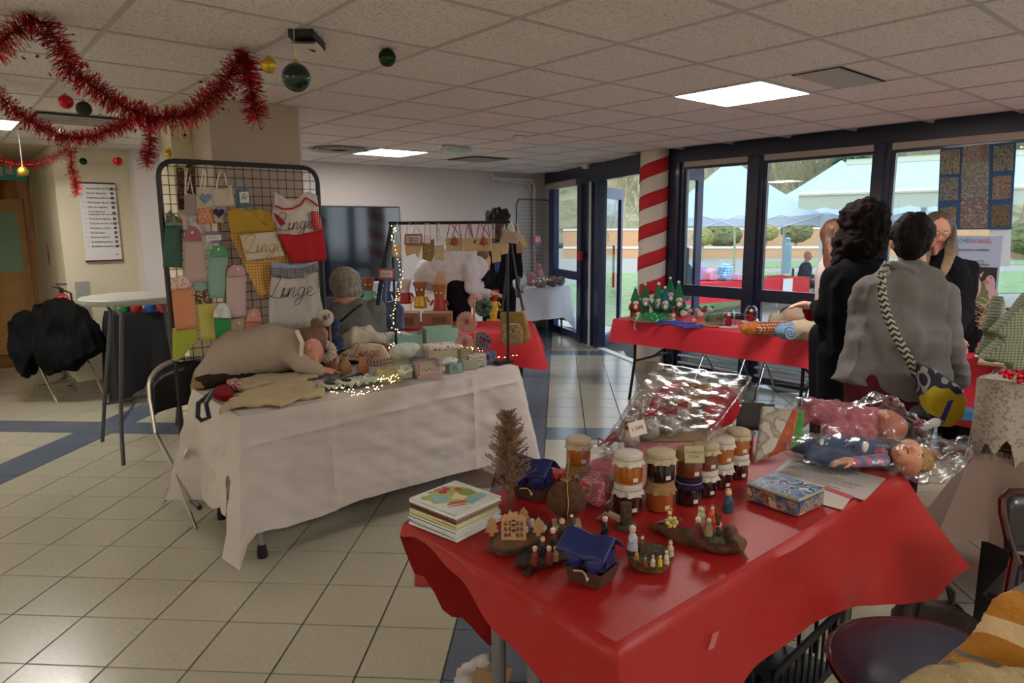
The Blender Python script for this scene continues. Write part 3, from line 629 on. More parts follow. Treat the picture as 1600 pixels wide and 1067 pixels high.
# baubles on threads
bg1=mat('bauble_dark_green','#173027',.18,.7,coat=.5); bg2=mat('bauble_green','#24401c',.2,.75); gold=mat('bauble_gold','#c9a838',.25,.9,bump=.5,bs=80); redb=mat('bauble_red','#c31a2a',.22,.6,bump=.6,bs=60); blk=mat('bauble_blackgreen','#1e2a20',.5,.5,bump=1,bs=120); thr=mat('thread','#e6e3dc',.6)
for px,py,r,dep,m,lb_ in [(420,102,.030,2.7,gold,'gold glitter bauble beside the tinsel end'),(463,121,.050,2.42,bg1,'large dark green bauble hanging below the black ceiling mount'),(605,90,.040,3.1,bg2,'shiny olive green bauble hanging alone over the middle of the ceiling'),(103,159,.036,3.6,redb,'red glitter bauble in the loop of the tinsel'),(131,170,.036,3.4,blk,'blackish green glitter bauble beside the red one'),(265,240,.030,4.5,gold,'gold bauble just above the mesh stand corner'),(184,252,.040,6.2,redb,'small red bauble above the directory sign'),(130,252,.034,6.6,bg2,'small green bauble left of the red one above the sign'),(36,268,.040,5.6,gold,'gold bauble in front of the green exit sign')]:
    p=ad(px,py,dep); t=thing('bauble',lb_,'bauble',p,group='christmas baubles hanging from the ceiling')
    B().ball((0,0,0),r,28,0).obj('ball',m,t); B().lathe([(0,r*1.22),(r*.16,r*1.2),(r*.2,r*.93),(r*.2,r*.9)],10).tube([(0,0,r*1.2),(r*.12,0,r*1.3),(0,0,r*1.42),(-r*.12,0,r*1.3),(0,0,r*1.2)],r*.025,5).obj('cap',mat('bauble_cap','#c9a84a',.3,1),t)
    B().tube([(0,0,r*1.4),(0,0,CZ-p.z+.005)],.0009,4).obj('thread',thr,t)
# =================== left side
ex=thing('exit_sign','green emergency exit sign above the corridor door','sign',ay(8,268,9.84)); B().box((-.25,0,-.09),(.2,.05,.09)).obj('housing',mat('exit_green','#0f6b4c',.4,em=.15),ex,sharp=0)
b=B().box((-.1,-.004,-.05),(-.02,-.001,.05)).box((0,-.004,-.03),(.08,-.001,.03)).box((.1,-.004,-.05),(.16,-.001,.04)); b.obj('pictogram',white,ex,sharp=0)
# directory board on the sign wall
q=[ay(117,285,7.98),ay(185,289,7.98),ay(194,406,7.98),ay(124,409,7.98)]; x0,x1=q[0].x+.02,q[2].x-.02; zt,zb=2.07,1.32
db=thing('directory_board','white directory board with maroon edges and rows of lettering on cream wall','sign',(x0,7.98,zb)); w_,h_=x1-x0,zt-zb
maroon=mat('maroon','#4a1426',.5); ink=mat('ink_dark','#2c2a33',.6); inkb=mat('ink_blue','#8fa0b8',.6)
B().box((0,-.012,0),(w_,.01,h_)).obj('panel',mat('sign_white','#d7d5d3',.5),db,sharp=0); B().box((-.003,-.018,h_),(w_+.003,.01,h_+.015)).obj('edge_strip',maroon,db,sharp=0); B().box((-.003,-.018,-.015),(w_+.003,.01,0)).obj('edge_strip',maroon,db,sharp=0)
rows=['Secrétariat de Direction','Service financier','Relations extérieures','Assistantes de vie sociale','Salle de réunion','Consultations\nAssistante de vie sociale','Direction adjointe','Chef de service éducatif','Assistante sociale','Psychologue','Service médical','Kinésithérapeutes','BUREAU Chambre A. B. 1']
M0=face_mat((x0,7.966,zb),(1,0,0),(0,0,1)); z=h_-.045
for i,s_ in enumerate(rows):
    n2=s_.count('\n'); z-=.012*n2
    lettering(s_,.026 if i else .029,ink,db,M0@Matrix.Translation((w_*.2,z,0)),align='LEFT',th=.0008)
    B().box((w_*.86,-.0145,z-.013),(w_*.86+.026,-.012,z+.013)).obj('number_tile',maroon,db,sharp=0)
    lettering(str(1+i%2),.02,white,db,M0@Matrix.Translation((w_*.86+.013,z,.0008)),th=.0006)
    if i>2:
        B().tube([(w_*.07,-.013,z-.009),(w_*.07,-.013,z+.009),(w_*.12,-.013,z+.009),(w_*.13,-.013,z-.009)],.0012,4).obj('icon',inkb,db)
    z-=.0455+.012*n2
lettering('PSI',.025,ink,db,M0@Matrix.Translation((w_*.88,.05,0)),th=.0008)
# fire extinguisher, wall plaque
p=az(97,560,0); fx=thing('fire_extinguisher','red fire extinguisher standing behind the coat covered chair','extinguisher',(p.x,8.0-.12,0)); xr=mat('extinguisher_red','#b8161c',.3,coat=.5)
zc=ay(95,455,7.88).z; o_=zc-.5; fx.location=(ay(96,455,7.88).x,7.88,o_)
fx.scale=(.75,)*3; fx.location.z+=.10
B().lathe([(0,0),(.085,0),(.09,.02),(.09,.40),(.06,.48),(.03,.5)],20).obj('cylinder',xr,fx); B().cbox((0,0,.54),(.05,.03,.06)).tube([(0,0,.56),(-.09,0,.60)],.01).tube([(0,0,.57),(-.06,0,.63),(.07,0,.62)],.009).obj('valve',blackp,fx); B().tube([(.03,0,.54),(.1,0,.5),(.11,-.02,.2)],.012).obj('hose',blackp,fx)
pl=thing('wall_plaque','small oval orange plaque on the recess side wall','plaque',(1.045,ax(96,395,1.05).y if False else 9.0,1.35)); B().ball((0,0,0),.1,14,0,(.05,.6,1.3)).obj('disc',mat('plaque_orange','#b5602f',.5),pl)
pb=thing('wall_guard','grey wall guard plate beside the fire extinguisher','plate',(1.12,7.99,ay(120,475,8).z)); B().box((0,-.005,-.25),(.12,.005,.22)).obj('plate',mat('guard_grey','#8f918b',.5),pb,sharp=0)
B().tube([az(270,195,CZ)+Vector((0,0,-.12))]+[az(270,195,CZ)+Vector((math.sin(a)*.05,0,-.12+math.cos(a)*.07-.07)) for a in [0.3*k for k in range(21)]],.006,6).obj('tmpring',white)
o=bpy.data.objects['tmpring']; bpy.data.objects.remove(o)
t=thing('cable_loop','white cable loop hanging on the column behind the tinsel','cable',ay(287,208,4.94)); B().tube([(.02*math.cos(a)*1.3,-.012,.06*math.sin(a)) for a in [PI/12*k for k in range(24)]],.006,6,close=True).obj('loop',mat('cable_white','#d6cfc2',.5),t)
# chair helper: tube frame folding chair seen in the hall (local y points to the back)
padm=mat('chair_vinyl','#15131a',.35,coat=.3)
def chair(loc,rz,label,group=None,h=.84,pad=padm,fr=chrome,seat=True):
    t=thing('folding_chair',label,'chair',loc,rz,group); W_=.22
    b=B(); arc=[(-W_,.20,.45)]+[(-W_+ (0),.23,.62)]+[(-W_*math.cos(a)*1.0,.24+.02*math.sin(a),.66+(h-.66)*math.sin(a)**.6) for a in [PI*k/14 for k in range(15)]]+[(W_,.23,.62),(W_,.20,.45)]
    b.tube(arc,.012,8); b.obj('back_frame',fr,t)
    for s in (-1,1):
        B().tube([(s*W_,.20,.46),(s*W_,-.02,.30),(s*W_,-.23,0)],.011,8).obj('leg',fr,t); B().tube([(s*.19,-.16,.44),(s*.19,.06,.24),(s*.19,.27,0)],.011,8).obj('leg',fr,t)
    B().tube([(-.19,.2,.11),(.19,.2,.11)],.009).obj('stretcher',fr,t)
    if seat: B().cbox((0,-.01,.455),(.40,.38,.045),0,.018).obj('seat',pad,t)
    b=B()
    def fn(u,v): 
        a=PI*u; x=-W_*.93*math.cos(a); top=.66+(h-.675)*math.sin(a)**.6; lo=.56+.02*math.sin(a); return (x,.235+.02*math.sin(a),lo+(top-lo)*v)
    b.grid(fn,14,4); o=b.obj('backrest',pad,t,solid=.022); return t
# chair hidden under a black coat
c=az(85,632,0); cc_=az(118,600,0); cb=thing('folding_chair','steel legged chair hidden under a black coat by the corridor','chair',(.88,7.95,0))
pL=[az(40,622,0),az(85,632,0),az(131,605,0),az(166,612,0)]
bpy.data.objects.remove(cb); cen=sum(pL,Vector())/4; kk=(cen-EYE).dot(_f)-.12
ch=chair((cen.x,cen.y,0),math.radians(20),'steel legged chair under a black coat by the corridor')
coat=mat('black_coat','#070708',.8,bump=.4,bs=25,spec=.15)
def D(px,py,dz=0): return ad(px,py,kk+dz-.1)
organic('coat',[('p',[D(*q,-.18) for q in ((45,500),(62,472),(95,468),(130,478),(143,500),(155,530),(163,548),(120,570),(82,588),(70,560),(62,545),(45,590),(32,575),(22,540),(18,500))],.20),('e',D(75,500,-.1),(.14,.14,.12)),('e',D(120,500,-.1),(.14,.15,.12)),('c',D(40,500,-.15),.09,D(38,570,-.2),.07),('c',D(90,480,-.05),.08,D(125,490,-.05),.07)],.016,coat,thing('coat','black padded coat draped over a chair by the corridor','coat',(cen.x,cen.y,.5)),disp=folds(.06,(7,7,3),2),smooth=8)
# standing bistro table
tt=az(137,466,1.08); dirr=_r.copy(); dirr.z=0; dirr.normalize(); cen=tt+dirr*.37; cen.z=0
bt=thing('bistro_table','tall round bistro table with pale top and grey folding legs','table',cen,0)
B().lathe([(0,1.05),(.37,1.05),(.385,1.065),(.385,1.09),(.375,1.10),(0,1.10)],40).obj('tabletop',mat('table_plastic','#9d9c92',.5),bt); gl_=mat('leg_grey','#4b4d50',.4,.4)
for s,fa_,fb_ in ((0,az(160,690,0),az(193,727,0)),(1,az(276,665,0),az(268,600,0))):
    for f_,z2 in ((fa_,1),(fb_,-1)):
        f_=f_.copy(); 
    q0=fa_-cen; q1=fb_-cen
    B().tube([(q0.x,q0.y,.0),(q0.x+.03,q0.y-.05,.28),(q0.x*.7+.06,q0.y*.5,1.0),(q0.x*.6,q0.y*.4,1.05)],.014).obj('leg',gl_,bt); B().tube([(q1.x,q1.y,.0),(q1.x+.02,q1.y+.05,.28),(q1.x*.7+.06,q1.y*.5,1.0),(q1.x*.6,q1.y*.4,1.05)],.014).obj('leg',gl_,bt)
    if s==0: fa0,fb0=q0,q1
B().tube([(fa0.x+.02,fa0.y-.04,.3),((az(276,665,0)-cen).x,(az(276,665,0)-cen).y,.3)],.010).obj('stretcher',gl_,bt); B().tube([(fb0.x+.02,fb0.y+.04,.3),((az(268,600,0)-cen).x,(az(268,600,0)-cen).y,.3)],.010).obj('stretcher',gl_,bt)
# black clothed table behind it
P=[az(178,492,.85),az(262,500,.85)]; 
blackc=mat('black_cloth','#0d0e12',.85,bump=.2,bs=40); o=P[0]; t=thing('side_table','small square table under a long black cloth','table',(o.x,o.y,0)); B().box((.02,.02,.8),(.6,.4,.845)).obj('tabletop',blackp,t,sharp=0)
for x in (.08,.54):
    for y in (.06,.36): B().tube([(x,y,0),(x,y,.8)],.015).obj('leg',gl_,t)
t2=thing('tablecloth','black cloth falling to the floor over the small table behind the bistro table','tablecloth',(o.x,o.y,0))
def skirt(b,C,z,hem,out=.02,fa_=.02,nf=26,top=True,rows=8,seed=0,flare=.1):
    """table cover: C = four corners (xy) in order, hem(u) height of the lower edge, u in 0..4 around"""
    C=[Vector((*c[:2],0)) for c in C]; ce_=sum(C,Vector())/4
    def per(u):
        k=int(u)%4; f=u-int(u); p=C[k].lerp(C[(k+1)%4],f); e=(C[(k+1)%4]-C[k]).normalized(); n=Vector((e.y,-e.x,0)); 
        if n.dot(p-ce_)<0: n=-n
        return p,n,f
    def fn(u,v):
        uu=u*4; p,n,f=per(uu%4); hz=hem(uu%4); z_=z+(hz-z)*v
        cor=min(f,1-f); k=max(0,1-cor*9)
        if k>0: n=(n+(p-ce_).normalized()*k*1.2).normalized()
        w=fa_*(.3+v)*v*(math.sin(uu*nf+seed)+.6*math.sin(uu*nf*1.73+seed*2))
        o=out*(.4+.6*min(1,v*6))+flare*v*(k*.9+.12)+w
        return (*(p+n*(o if v>0 else .004)).xy,z_ if v>0 else z)
    b.grid(fn,240 if rows>40 else 168,rows,closeu=True)
    if top:
        vs=[]; b.grid(lambda u,v:(*(C[0].lerp(C[1],u).lerp(C[3].lerp(C[2],u),v)).xy,z+.001*math.sin(u*33)*math.sin(v*17)),24,10)
b=B(); skirt(b,[(0,0),(.62,0),(.62,.42),(0,.42)],.85,lambda u:.08+.06*math.sin(u*3),fa_=.03,nf=14); b.obj('cloth',blackc,t2)
# plain trinkets on it (nothing recognisable)
for px,col,nm in ((196,'#2e8f4e','green'),(214,'#b52a22','red'),(236,'#1f4fa0','blue'),(256,'#b3201c','dark red')):
    p=az(px,488,.85); t=thing('toy_bowl',nm+' toy bowl on the black table behind the bistro table','toy',(p.x,p.y,.852),group='toys on the black table'); B().lathe([(0,0),(.03,0),(.05,.03),(.055,.09),(.05,.09),(.045,.03),(0,.01)],16).obj('bowl',mat('toy_'+nm.replace(' ','_'),col,.35),t)
# =================== mesh display stand
SY=4.30; fx0=ay(262,440,SY).x; fx1=ay(497,300,SY).x; sz1=ay(380,257,SY).z
ms=thing('grid_stand','dark wire grid display stand hung with towels and aprons','display stand',(fx0,SY,0)); fm=mat('stand_frame','#37363a',.45,.4); wm=mat('stand_wire','#232226',.5,.4); sw=fx1-fx0; rr=.09
pts=[(0,0,0),(0,0,sz1-rr)]+[(rr-rr*math.cos(a),0,sz1-rr+rr*math.sin(a)) for a in (PI/8,PI/4,3*PI/8,PI/2)]+[(sw-rr+rr*math.sin(a),0,sz1-rr+rr*math.cos(a)) for a in (0,PI/8,PI/4,3*PI/8,PI/2)]+[(sw,0,0)]
B().tube(pts,.015,10).obj('frame',fm,ms)
for s in (0,sw): B().tube([(s,-.25,.02),(s,.25,.02)],.015).obj('foot',fm,ms)
for k in range(1,18): B().tube([(sw*k/18,0,.12),(sw*k/18,0,sz1-.01)],.0022,4).obj('wire',wm,ms,sharp=0)
for k in range(36): B().tube([(.005,0,.12+k*(sz1-.15)/35),(sw-.005,0,.12+k*(sz1-.15)/35)],.0022,4).obj('wire',wm,ms,sharp=0)
FN=Vector((0,1,0))
def c4(*q): return [(230+x/5.333,230+y/5.333) for x,y in q]
def c5(*q): return [(230+x/5.333,400+y/5.333) for x,y in q]
def sheet(name,m,poly,y,parent,amp=.006,seed=0,th=.004,cuts=3,label=None,sc=(14,3,5),pln=None,sharp=60):
    P=[(onp(a,b_,*pln) if pln else ay(a,b_,y)) for a,b_ in poly]; b=B(); vs=[b.b.verts.new(p) for p in P]; b.b.faces.new(vs)
    bmesh.ops.triangulate(b.b,faces=b.b.faces[:])
    for _ in range(cuts): bmesh.ops.subdivide_edges(b.b,edges=b.b.edges[:],cuts=1,use_grid_fill=True)
    nrm=(pln[1] if pln else FN); nrm=Vector(nrm).normalized()
    for v in b.b.verts:
        q=v.co; k=noise.noise(Vector((q.x*sc[0]+seed*7.7,q.y*2,q.z*sc[2]+seed)))+.5*noise.noise(Vector((q.x*30+seed,q.y,q.z*9))); v.co=v.co+nrm*(amp*1.6*k)
    return b.obj(name,m,parent,True,sharp=sharp,solid=th,label=label)
def strap(name,m,pts,y,parent,r=.003,flat=None,pln=None):
    P=[(onp(a,b_,*pln) if pln else ay(a,b_,y)) for a,b_ in pts]; return B().tube(P,r,5).obj(name,m,parent,True)
def hung(name,label,cat,anchor,y=SY-.03,grp=None,pln=None):
    return thing(name,label,cat,onp(*anchor,*pln) if pln else ay(*anchor,y),group=grp)
C=lambda k,h,r=.85,**a: mat(k,h,r,bump=.25,bs=180,**a)
floral=pat('floral_pink','flowers',['#d8c2b4','#c98d86','#b5605e','#d8c2b4'],60,thr=.55); orangefl=pat('orange_leaf','speckle',['#d9a07a','#b5573a','#dcc0a0','#c46d48'],45); 
def towel(label,topm,top,bodym,body,y,seed,btn=None):
    t=hung('hanging_towel',label,'towel',top[0],y,'kitchen towels on the grid stand'); sheet('towel_body',bodym,body,y,t,.010,seed); sheet('towel_top',topm,top,y-.012,t,.006,seed+3)
    if btn: p=ay(*btn,y-.02); B().ball(p,.008,8,0,(1,.5,1)).obj('button',white,t,True)
    return t
# back layer first
t=hung('printed_strip','brown printed picture strip hanging at the left of the grid','print',c4((270,170))[0],SY+.03,'picture strips on the grid'); pm=pat('sepia_print','speckle',['#3f3026','#6b4a34','#a9805a','#2c211b'],25)
sheet('strip',pm,c4((240,170),(305,172),(310,520),(255,520)),SY+.02,t); t=hung('printed_strip','second brown picture strip, slightly higher','print',c4((360,140))[0],SY+.03,'picture strips on the grid'); sheet('strip',pm,c4((322,145),(400,140),(405,400),(330,380)),SY+.02,t)
t=hung('fabric_bag','small mauve linen bag with long white handles','bag',c4((360,240))[0]); sheet('bag_body',C('mauve_linen','#9d8f90'),c4((305,395),(400,390),(408,565),(318,570)),SY-.03,t); strap('handle',thr,c4((318,395),(325,250),(335,175)),SY-.03,t); strap('handle',thr,c4((385,395),(355,240),(335,360)),SY-.035,t)
def heart(m,cx,cy,s,parent,conv,y):
    pts=[]
    for k in range(24):
        a=2*PI*k/24; pts.append((cx+s*math.sin(a)**3,cy-s*(.8125*math.cos(a)-.3125*math.cos(2*a)-.125*math.cos(3*a)-.0625*math.cos(4*a))))
    sheet('heart',m,conv(*pts),y,parent,0,th=.002,cuts=0)
linen=C('cream_linen','#c7bba8'); blueg=pat('blue_sprig','flowers',['#7d93ad','#4e6c93','#a9b8c8'],90,thr=.6)
t=hung('fabric_bag','cream linen pouch with a pale blue heart','bag',c4((470,190))[0]); sheet('bag_body',linen,c4((415,335),(530,335),(555,500),(410,510)),SY-.03,t); heart(blueg,485,425,52,t,c4,SY-.045); strap('handle',thr,c4((440,340),(470,190),(490,220),(475,340)),SY-.03,t)
t=hung('fabric_bag','orange leaf patterned pouch below the pale heart pouch','bag',c4((415,510))[0]); sheet('bag_body',orangefl,c4((415,508),(550,510),(560,640),(425,645)),SY-.028,t)
t=hung('fabric_bag','cream tilted bag with wide handle loop','bag',c4((600,210))[0]); sheet('bag_body',linen,c4((540,345),(560,340),(640,350),(700,315),(745,490),(565,495)),SY-.032,t,.012,4); strap('handle',thr,c4((580,345),(585,270),(610,205),(645,215),(665,320)),SY-.035,t,.004)
t=hung('fabric_bag','grey blue denim pouch with a white printed panel','bag',c4((760,220))[0]); sheet('bag_body',C('denim_grey','#66788f'),c4((735,345),(850,345),(865,500),(750,505)),SY-.03,t); sheet('print_panel',white,c4((765,372),(843,370),(850,462),(775,465)),SY-.042,t,.001,th=.002); 
for q in (((790,440),(800,390)),((805,445),(812,385)),((820,440),(832,395)),((795,420),(830,425))): strap('leaf_print',ink,c4(*q),SY-.046,t,.0015)
strap('handle',blueg,c4((740,345),(745,225),(775,215),(800,290),(830,340)),SY-.03,t,.002)
t=hung('fabric_bag','small white pouch with a navy blue heart','bag',c4((550,505))[0]); sheet('bag_body',linen,c4((550,505),(648,503),(640,632),(565,627)),SY-.034,t); heart(pat('navy_star','dots',['#23305e','#e0e0e0'],120,thr=.78),597,545,46,t,c4,SY-.048)
t=hung('shop_card','white card with a purple printed band clipped to the grid','card',c4((485,700))[0]); sheet('card',mat('paper_white','#e6e6e6',.7),c4((488,735),(620,728),(620,772),(490,785)),SY-.03,t,.001,th=.001); sheet('card_band',mat('card_purple','#8a6a9b',.6),c4((485,702),(618,702),(620,728),(487,732)),SY-.03,t,.001,th=.001); sheet('card_band',mat('card_purple','#8a6a9b',.6),c4((520,778),(620,772),(622,798),(540,800)),SY-.03,t,.001,th=.001)
for yy in (748,762): strap('print_line',ink,c4((505,yy),(600,yy-4)),SY-.032,t,.001)
t=hung('fabric_bag','pale print bag peeking from behind the towels','bag',c4((300,540))[0]); sheet('bag_body',pat('pale_print','speckle',['#cfc8c0','#8fa3b5','#d9b4a4'],30),c4((255,540),(420,530),(480,640),(470,735),(300,700)),SY-.015,t)
t=hung('fabric_bag','mint and cream ruffled pouch in the middle of the grid','bag',c4((470,740))[0]); sheet('bag_body',pat('mint_sprig','flowers',['#b9c9b8','#d8c8b8','#9ab5a0'],70),c4((450,735),(510,745),(555,800),(520,830),(500,920),(470,880)),SY-.02,t)
towel('dark green towel hanging at the left edge of the grid',pat('camo_green','speckle',['#5f6b52','#3f4a3c','#7c846a'],40),c4((150,655),(155,560),(190,525),(230,570),(290,600),(296,655)),C('towel_dark_green','#3f6355'),c4((148,650),(297,650),(292,1005),(130,1000)),SY-.03,1)
towel('beige pink towel with a rose gathered top',C('rose_cloth','#a96a6e'),c4((300,778),(325,690),(350,655),(405,662),(440,700),(462,776)),C('towel_beige_pink','#bda79c'),c4((300,778),(462,775))+c5((505,208),(318,226)),SY-.045,2,c4((375,710))[0])
towel('mint towel with a darker green buttoned top',C('green_cloth','#5b9876'),c4((512,905),(518,865),(560,820),(620,815),(668,850),(672,905)),C('towel_mint','#86ab9c'),c4((510,903),(670,903))+c5((645,352),(512,350)),SY-.035,3,c4((594,850))[0])
towel('orange towel with a pale floral top at the lower left of the grid',floral,c5((195,283),(205,200),(245,158),(300,165),(345,205),(375,268)),C('towel_orange','#cf8a64'),c5((200,283),(375,268),(422,600),(235,622)),SY-.05,5)
t=hung('hanging_towel','lime green towel under the orange one','towel',c5((215,620))[0],grp='kitchen towels on the grid stand'); sheet('towel_body',C('towel_lime','#a3ad3f'),c5((215,600),(400,596),(425,700),(345,715),(250,880),(212,870)),SY-.03,t,.012,6)
towel('yellow towel with a sunflower print top',pat('sunflower','flowers',['#4a3a2c','#c08a3a','#d8d0c0','#3a2c24'],55,thr=.5),c5((398,400),(402,290),(505,278),(562,392)),C('towel_yellow','#c3b964'),c5((403,402),(565,393),(577,702),(445,702)),SY-.028,7)
t=hung('hanging_towel','pale teal towel end above the sunflower top','towel',c5((385,215))[0],grp='kitchen towels on the grid stand'); sheet('towel_body',C('towel_teal','#8fb0ae'),c5((380,212),(508,212),(505,278),(392,288)),SY-.02,t)
towel('bright green towel with a white speckled top',pat('white_dots','dots',['#d8d8d0','#3a5a44'],110,thr=.72),c5((550,515),(555,462),(590,400),(640,390),(695,440),(700,518)),C('towel_bright_green','#2f8a4c'),c5((560,515),(697,515),(697,716),(575,702)),SY-.045,8,c5((625,450))[0])
towel('pale pink towel with a pink tab top in the middle of the grid',C('pink_cloth','#c39a98'),c5((662,168),(672,110),(715,75),(790,78),(817,125),(816,168)),C('towel_pale_pink','#c0a8a2'),c5((660,165),(817,165),(827,515),(655,507)),SY-.04,9,c5((758,110))[0])
towel('brown towel with a beige buttoned top',C('beige_cloth','#b39b7c'),c5((695,632),(700,560),(745,520),(805,535),(806,628)),C('towel_brown','#7c5444'),c5((695,630),(806,628),(800,690),(700,716)),SY-.028,10,c5((763,557))[0])
towel('peach towel with a pink top at the lower middle of the grid',C('pink_peach','#cf9388'),c5((812,552),(850,455),(890,430),(935,455),(957,548)),C('towel_peach','#d0836a'),c5((810,550),(957,548),(962,605),(810,650)),SY-.033,11,c5((885,490))[0])
# aprons
ay_=SY-.05
t=hung('apron','mustard and yellow gingham apron lettered on a white panel','apron',c4((740,510))[0],ay_); ginY=pat('yellow_gingham','check',['#d9b877','#c29446','#b07d2c'],55); must=C('mustard_cloth','#b6912f')
sheet('apron_skirt',ginY,c4((690,725),(1080,695),(1195,960))+c5((1020,345),(935,345),(820,100)),ay_,t,.014,12); sheet('apron_bib',must,c4((668,535),(740,505),(850,540),(935,512),(1030,535),(1082,698),(690,727)),ay_-.012,t,.018,13)
sheet('name_panel',C('panel_cream','#cfc4b2'),c4((775,732),(1075,700),(1142,908),(828,950)),ay_-.028,t,.006,14)
def word(txt,size,m,parent,px,py,y,ang=0,shear=.35,sx=1,pln=None,name='lettering'):
    o=onp(px,py,*pln) if pln else ay(px,py,y); x=Vector((math.cos(ang),0,math.sin(ang))); return script_word(txt,size*1.25,m,parent,face_mat(o,x,(0,0,1)))
word('Linge',.085,mat('thread_gold','#b98f2e',.6),t,*c4((965,830))[0],ay_-.045,.03,.5)
t=hung('apron','red and white apron with polka dot pocket and dark red lettering','apron',c4((1065,370))[0],ay_); redc=C('red_cotton','#b01522')
sheet('apron_bib',C('apron_white','#cfc6bf'),c4((1062,372),(1100,400),(1150,432),(1245,435),(1300,385),(1340,368),(1412,400),(1442,690),(1240,730),(1090,722),(1038,585),(1055,460)),ay_-.03,t,.014,20)
sheet('apron_skirt',redc,c4((1085,722),(1240,722),(1465,690),(1492,940),(1350,962),(1210,968)),ay_-.038,t,.012,21); sheet('pocket',pat('red_dots','dots',['#b51a24','#d8c8c4'],75,thr=.72),c4((1362,532),(1428,530),(1470,688),(1385,692)),ay_-.055,t,.004,22)
for q in ([(1068,488),(1130,515),(1210,512),(1280,480),(1320,420),(1380,455),(1420,490)],): B().tube([ay(*p,ay_-.052) for p in c4(*q)],.006,6).obj('trim_tape',redc,t,True)
sheet('pocket',redc,c4((1055,540),(1130,600),(1152,640),(1110,655),(1068,590)),ay_-.05,t,.002,23)
word('Linge,',.085,mat('thread_wine','#5c1420',.6),t,*c4((1245,640))[0],ay_-.06,.08,.45)
t=hung('apron','white apron with a navy plaid band and navy script lettering','apron',c5((1030,40))[0],ay_); sheet('apron_skirt',C('apron_white2','#c6bfb8'),c5((1030,60),(1225,80),(1400,55),(1420,180),(1465,440),(1340,595),(1015,600)),ay_-.03,t,.022,25); sheet('plaid_band',pat('navy_plaid','tartan',['#c9c6c4','#4f5568','#22242e'],95),c5((1028,85),(1180,100),(1310,95),(1315,180),(1180,188),(1030,168)),ay_-.05,t,.004,26); sheet('plaid_band',MT['navy_plaid'],c5((1320,92),(1405,62),(1425,128),(1350,150)),ay_-.05,t,.004,27); sheet('blue_edge',C('pale_blue','#8f9fb8'),c5((1030,45),(1200,75),(1390,55),(1405,66),(1310,96),(1180,102),(1028,88)),ay_-.05,t,.004,27)
word('Linge',.11,mat('thread_navy','#23242c',.6),t,*c5((1190,285))[0],ay_-.058,-.02,.4)
# =================== people helper
skin=mat('skin_light','#c99a80',.55); skinp=mat('skin_rosy','#c58873',.55); skind=mat('skin_dark','#4a2c20',.5)
def head(prims,c,fw,s=1.0,up=Vector((0,0,1))):
    """head pieces around centre c looking along fw (adds nose, jaw, ears, neck is separate)"""
    fw=Vector(fw).normalized(); up=(up-fw*up.dot(fw)).normalized(); rt=fw.cross(up); c=Vector(c)
    E=math.atan2(fw.y,fw.x); R=(0,0,E)
    prims+= [('e',c,(.095*s,.075*s,.108*s),R),('e',c+fw*.03*s-up*.055*s,(.062*s,.055*s,.06*s),R),('c',c+fw*.088*s+up*.004*s,.010*s,c+fw*.108*s-up*.028*s,.015*s),
      ('c',c+fw*.088*s-up*.052*s-rt*.014*s,.008*s,c+fw*.088*s-up*.052*s+rt*.014*s,.008*s),('e',c+fw*.075*s-up*.092*s,(.022*s,.022*s,.018*s)),
      ('e',c+rt*.077*s-up*.005*s-fw*.008*s,(.018*s,.012*s,.03*s),R),('e',c-rt*.077*s-up*.005*s-fw*.008*s,(.018*s,.012*s,.03*s),R)]
    return fw,up,rt
def face_bits(par,c,fw,s=1.0,up=Vector((0,0,1)),lip='#9a4a44',glasses=False,brow='#3a2a20'):
    fw=Vector(fw).normalized(); up=(up-fw*up.dot(fw)).normalized(); rt=fw.cross(up); c=Vector(c)
    for k in (-1,1):
        e=c+fw*.083*s+rt*k*.030*s+up*.006*s; B().ball(e,.0115*s,10).obj('eye',mat('eye_white','#d8d2cc',.3),par,True); B().ball(e+fw*.0075*s,.0055*s,8).obj('iris',mat('iris','#2a1d16',.3),par,True)
        B().tube([e+up*.016*s-rt*.015*s+fw*.004*s,e+up*.021*s+fw*.007*s,e+up*.016*s+rt*.015*s+fw*.002*s],.0028*s,5).obj('eyebrow',mat('brow'+brow,brow,.8),par,True)
    m=c+fw*.097*s-up*.052*s; B().tube([m-rt*.022*s-fw*.006*s,m+up*.004*s,m+rt*.022*s-fw*.006*s],.0045*s,6).obj('lips',mat('lips'+lip,lip,.5),par,True)
    if glasses:
        b=B()
        for k in (-1,1):
            e=c+fw*.10*s+rt*k*.032*s+up*.006*s; b.tube([e+(rt*math.cos(a)*.026+up*math.sin(a)*.020)*s for a in [PI/8*q for q in range(16)]],.0016*s,5,close=True); b.tube([e+rt*k*.026*s,c+rt*k*.08*s+up*.01*s],.0014*s,4)
        b.tube([c+fw*.10*s-rt*.006*s+up*.008*s,c+fw*.10*s+rt*.006*s+up*.008*s],.0014*s,4); b.obj('glasses',mat('gold_wire','#b9a070',.3,.8),par,True)
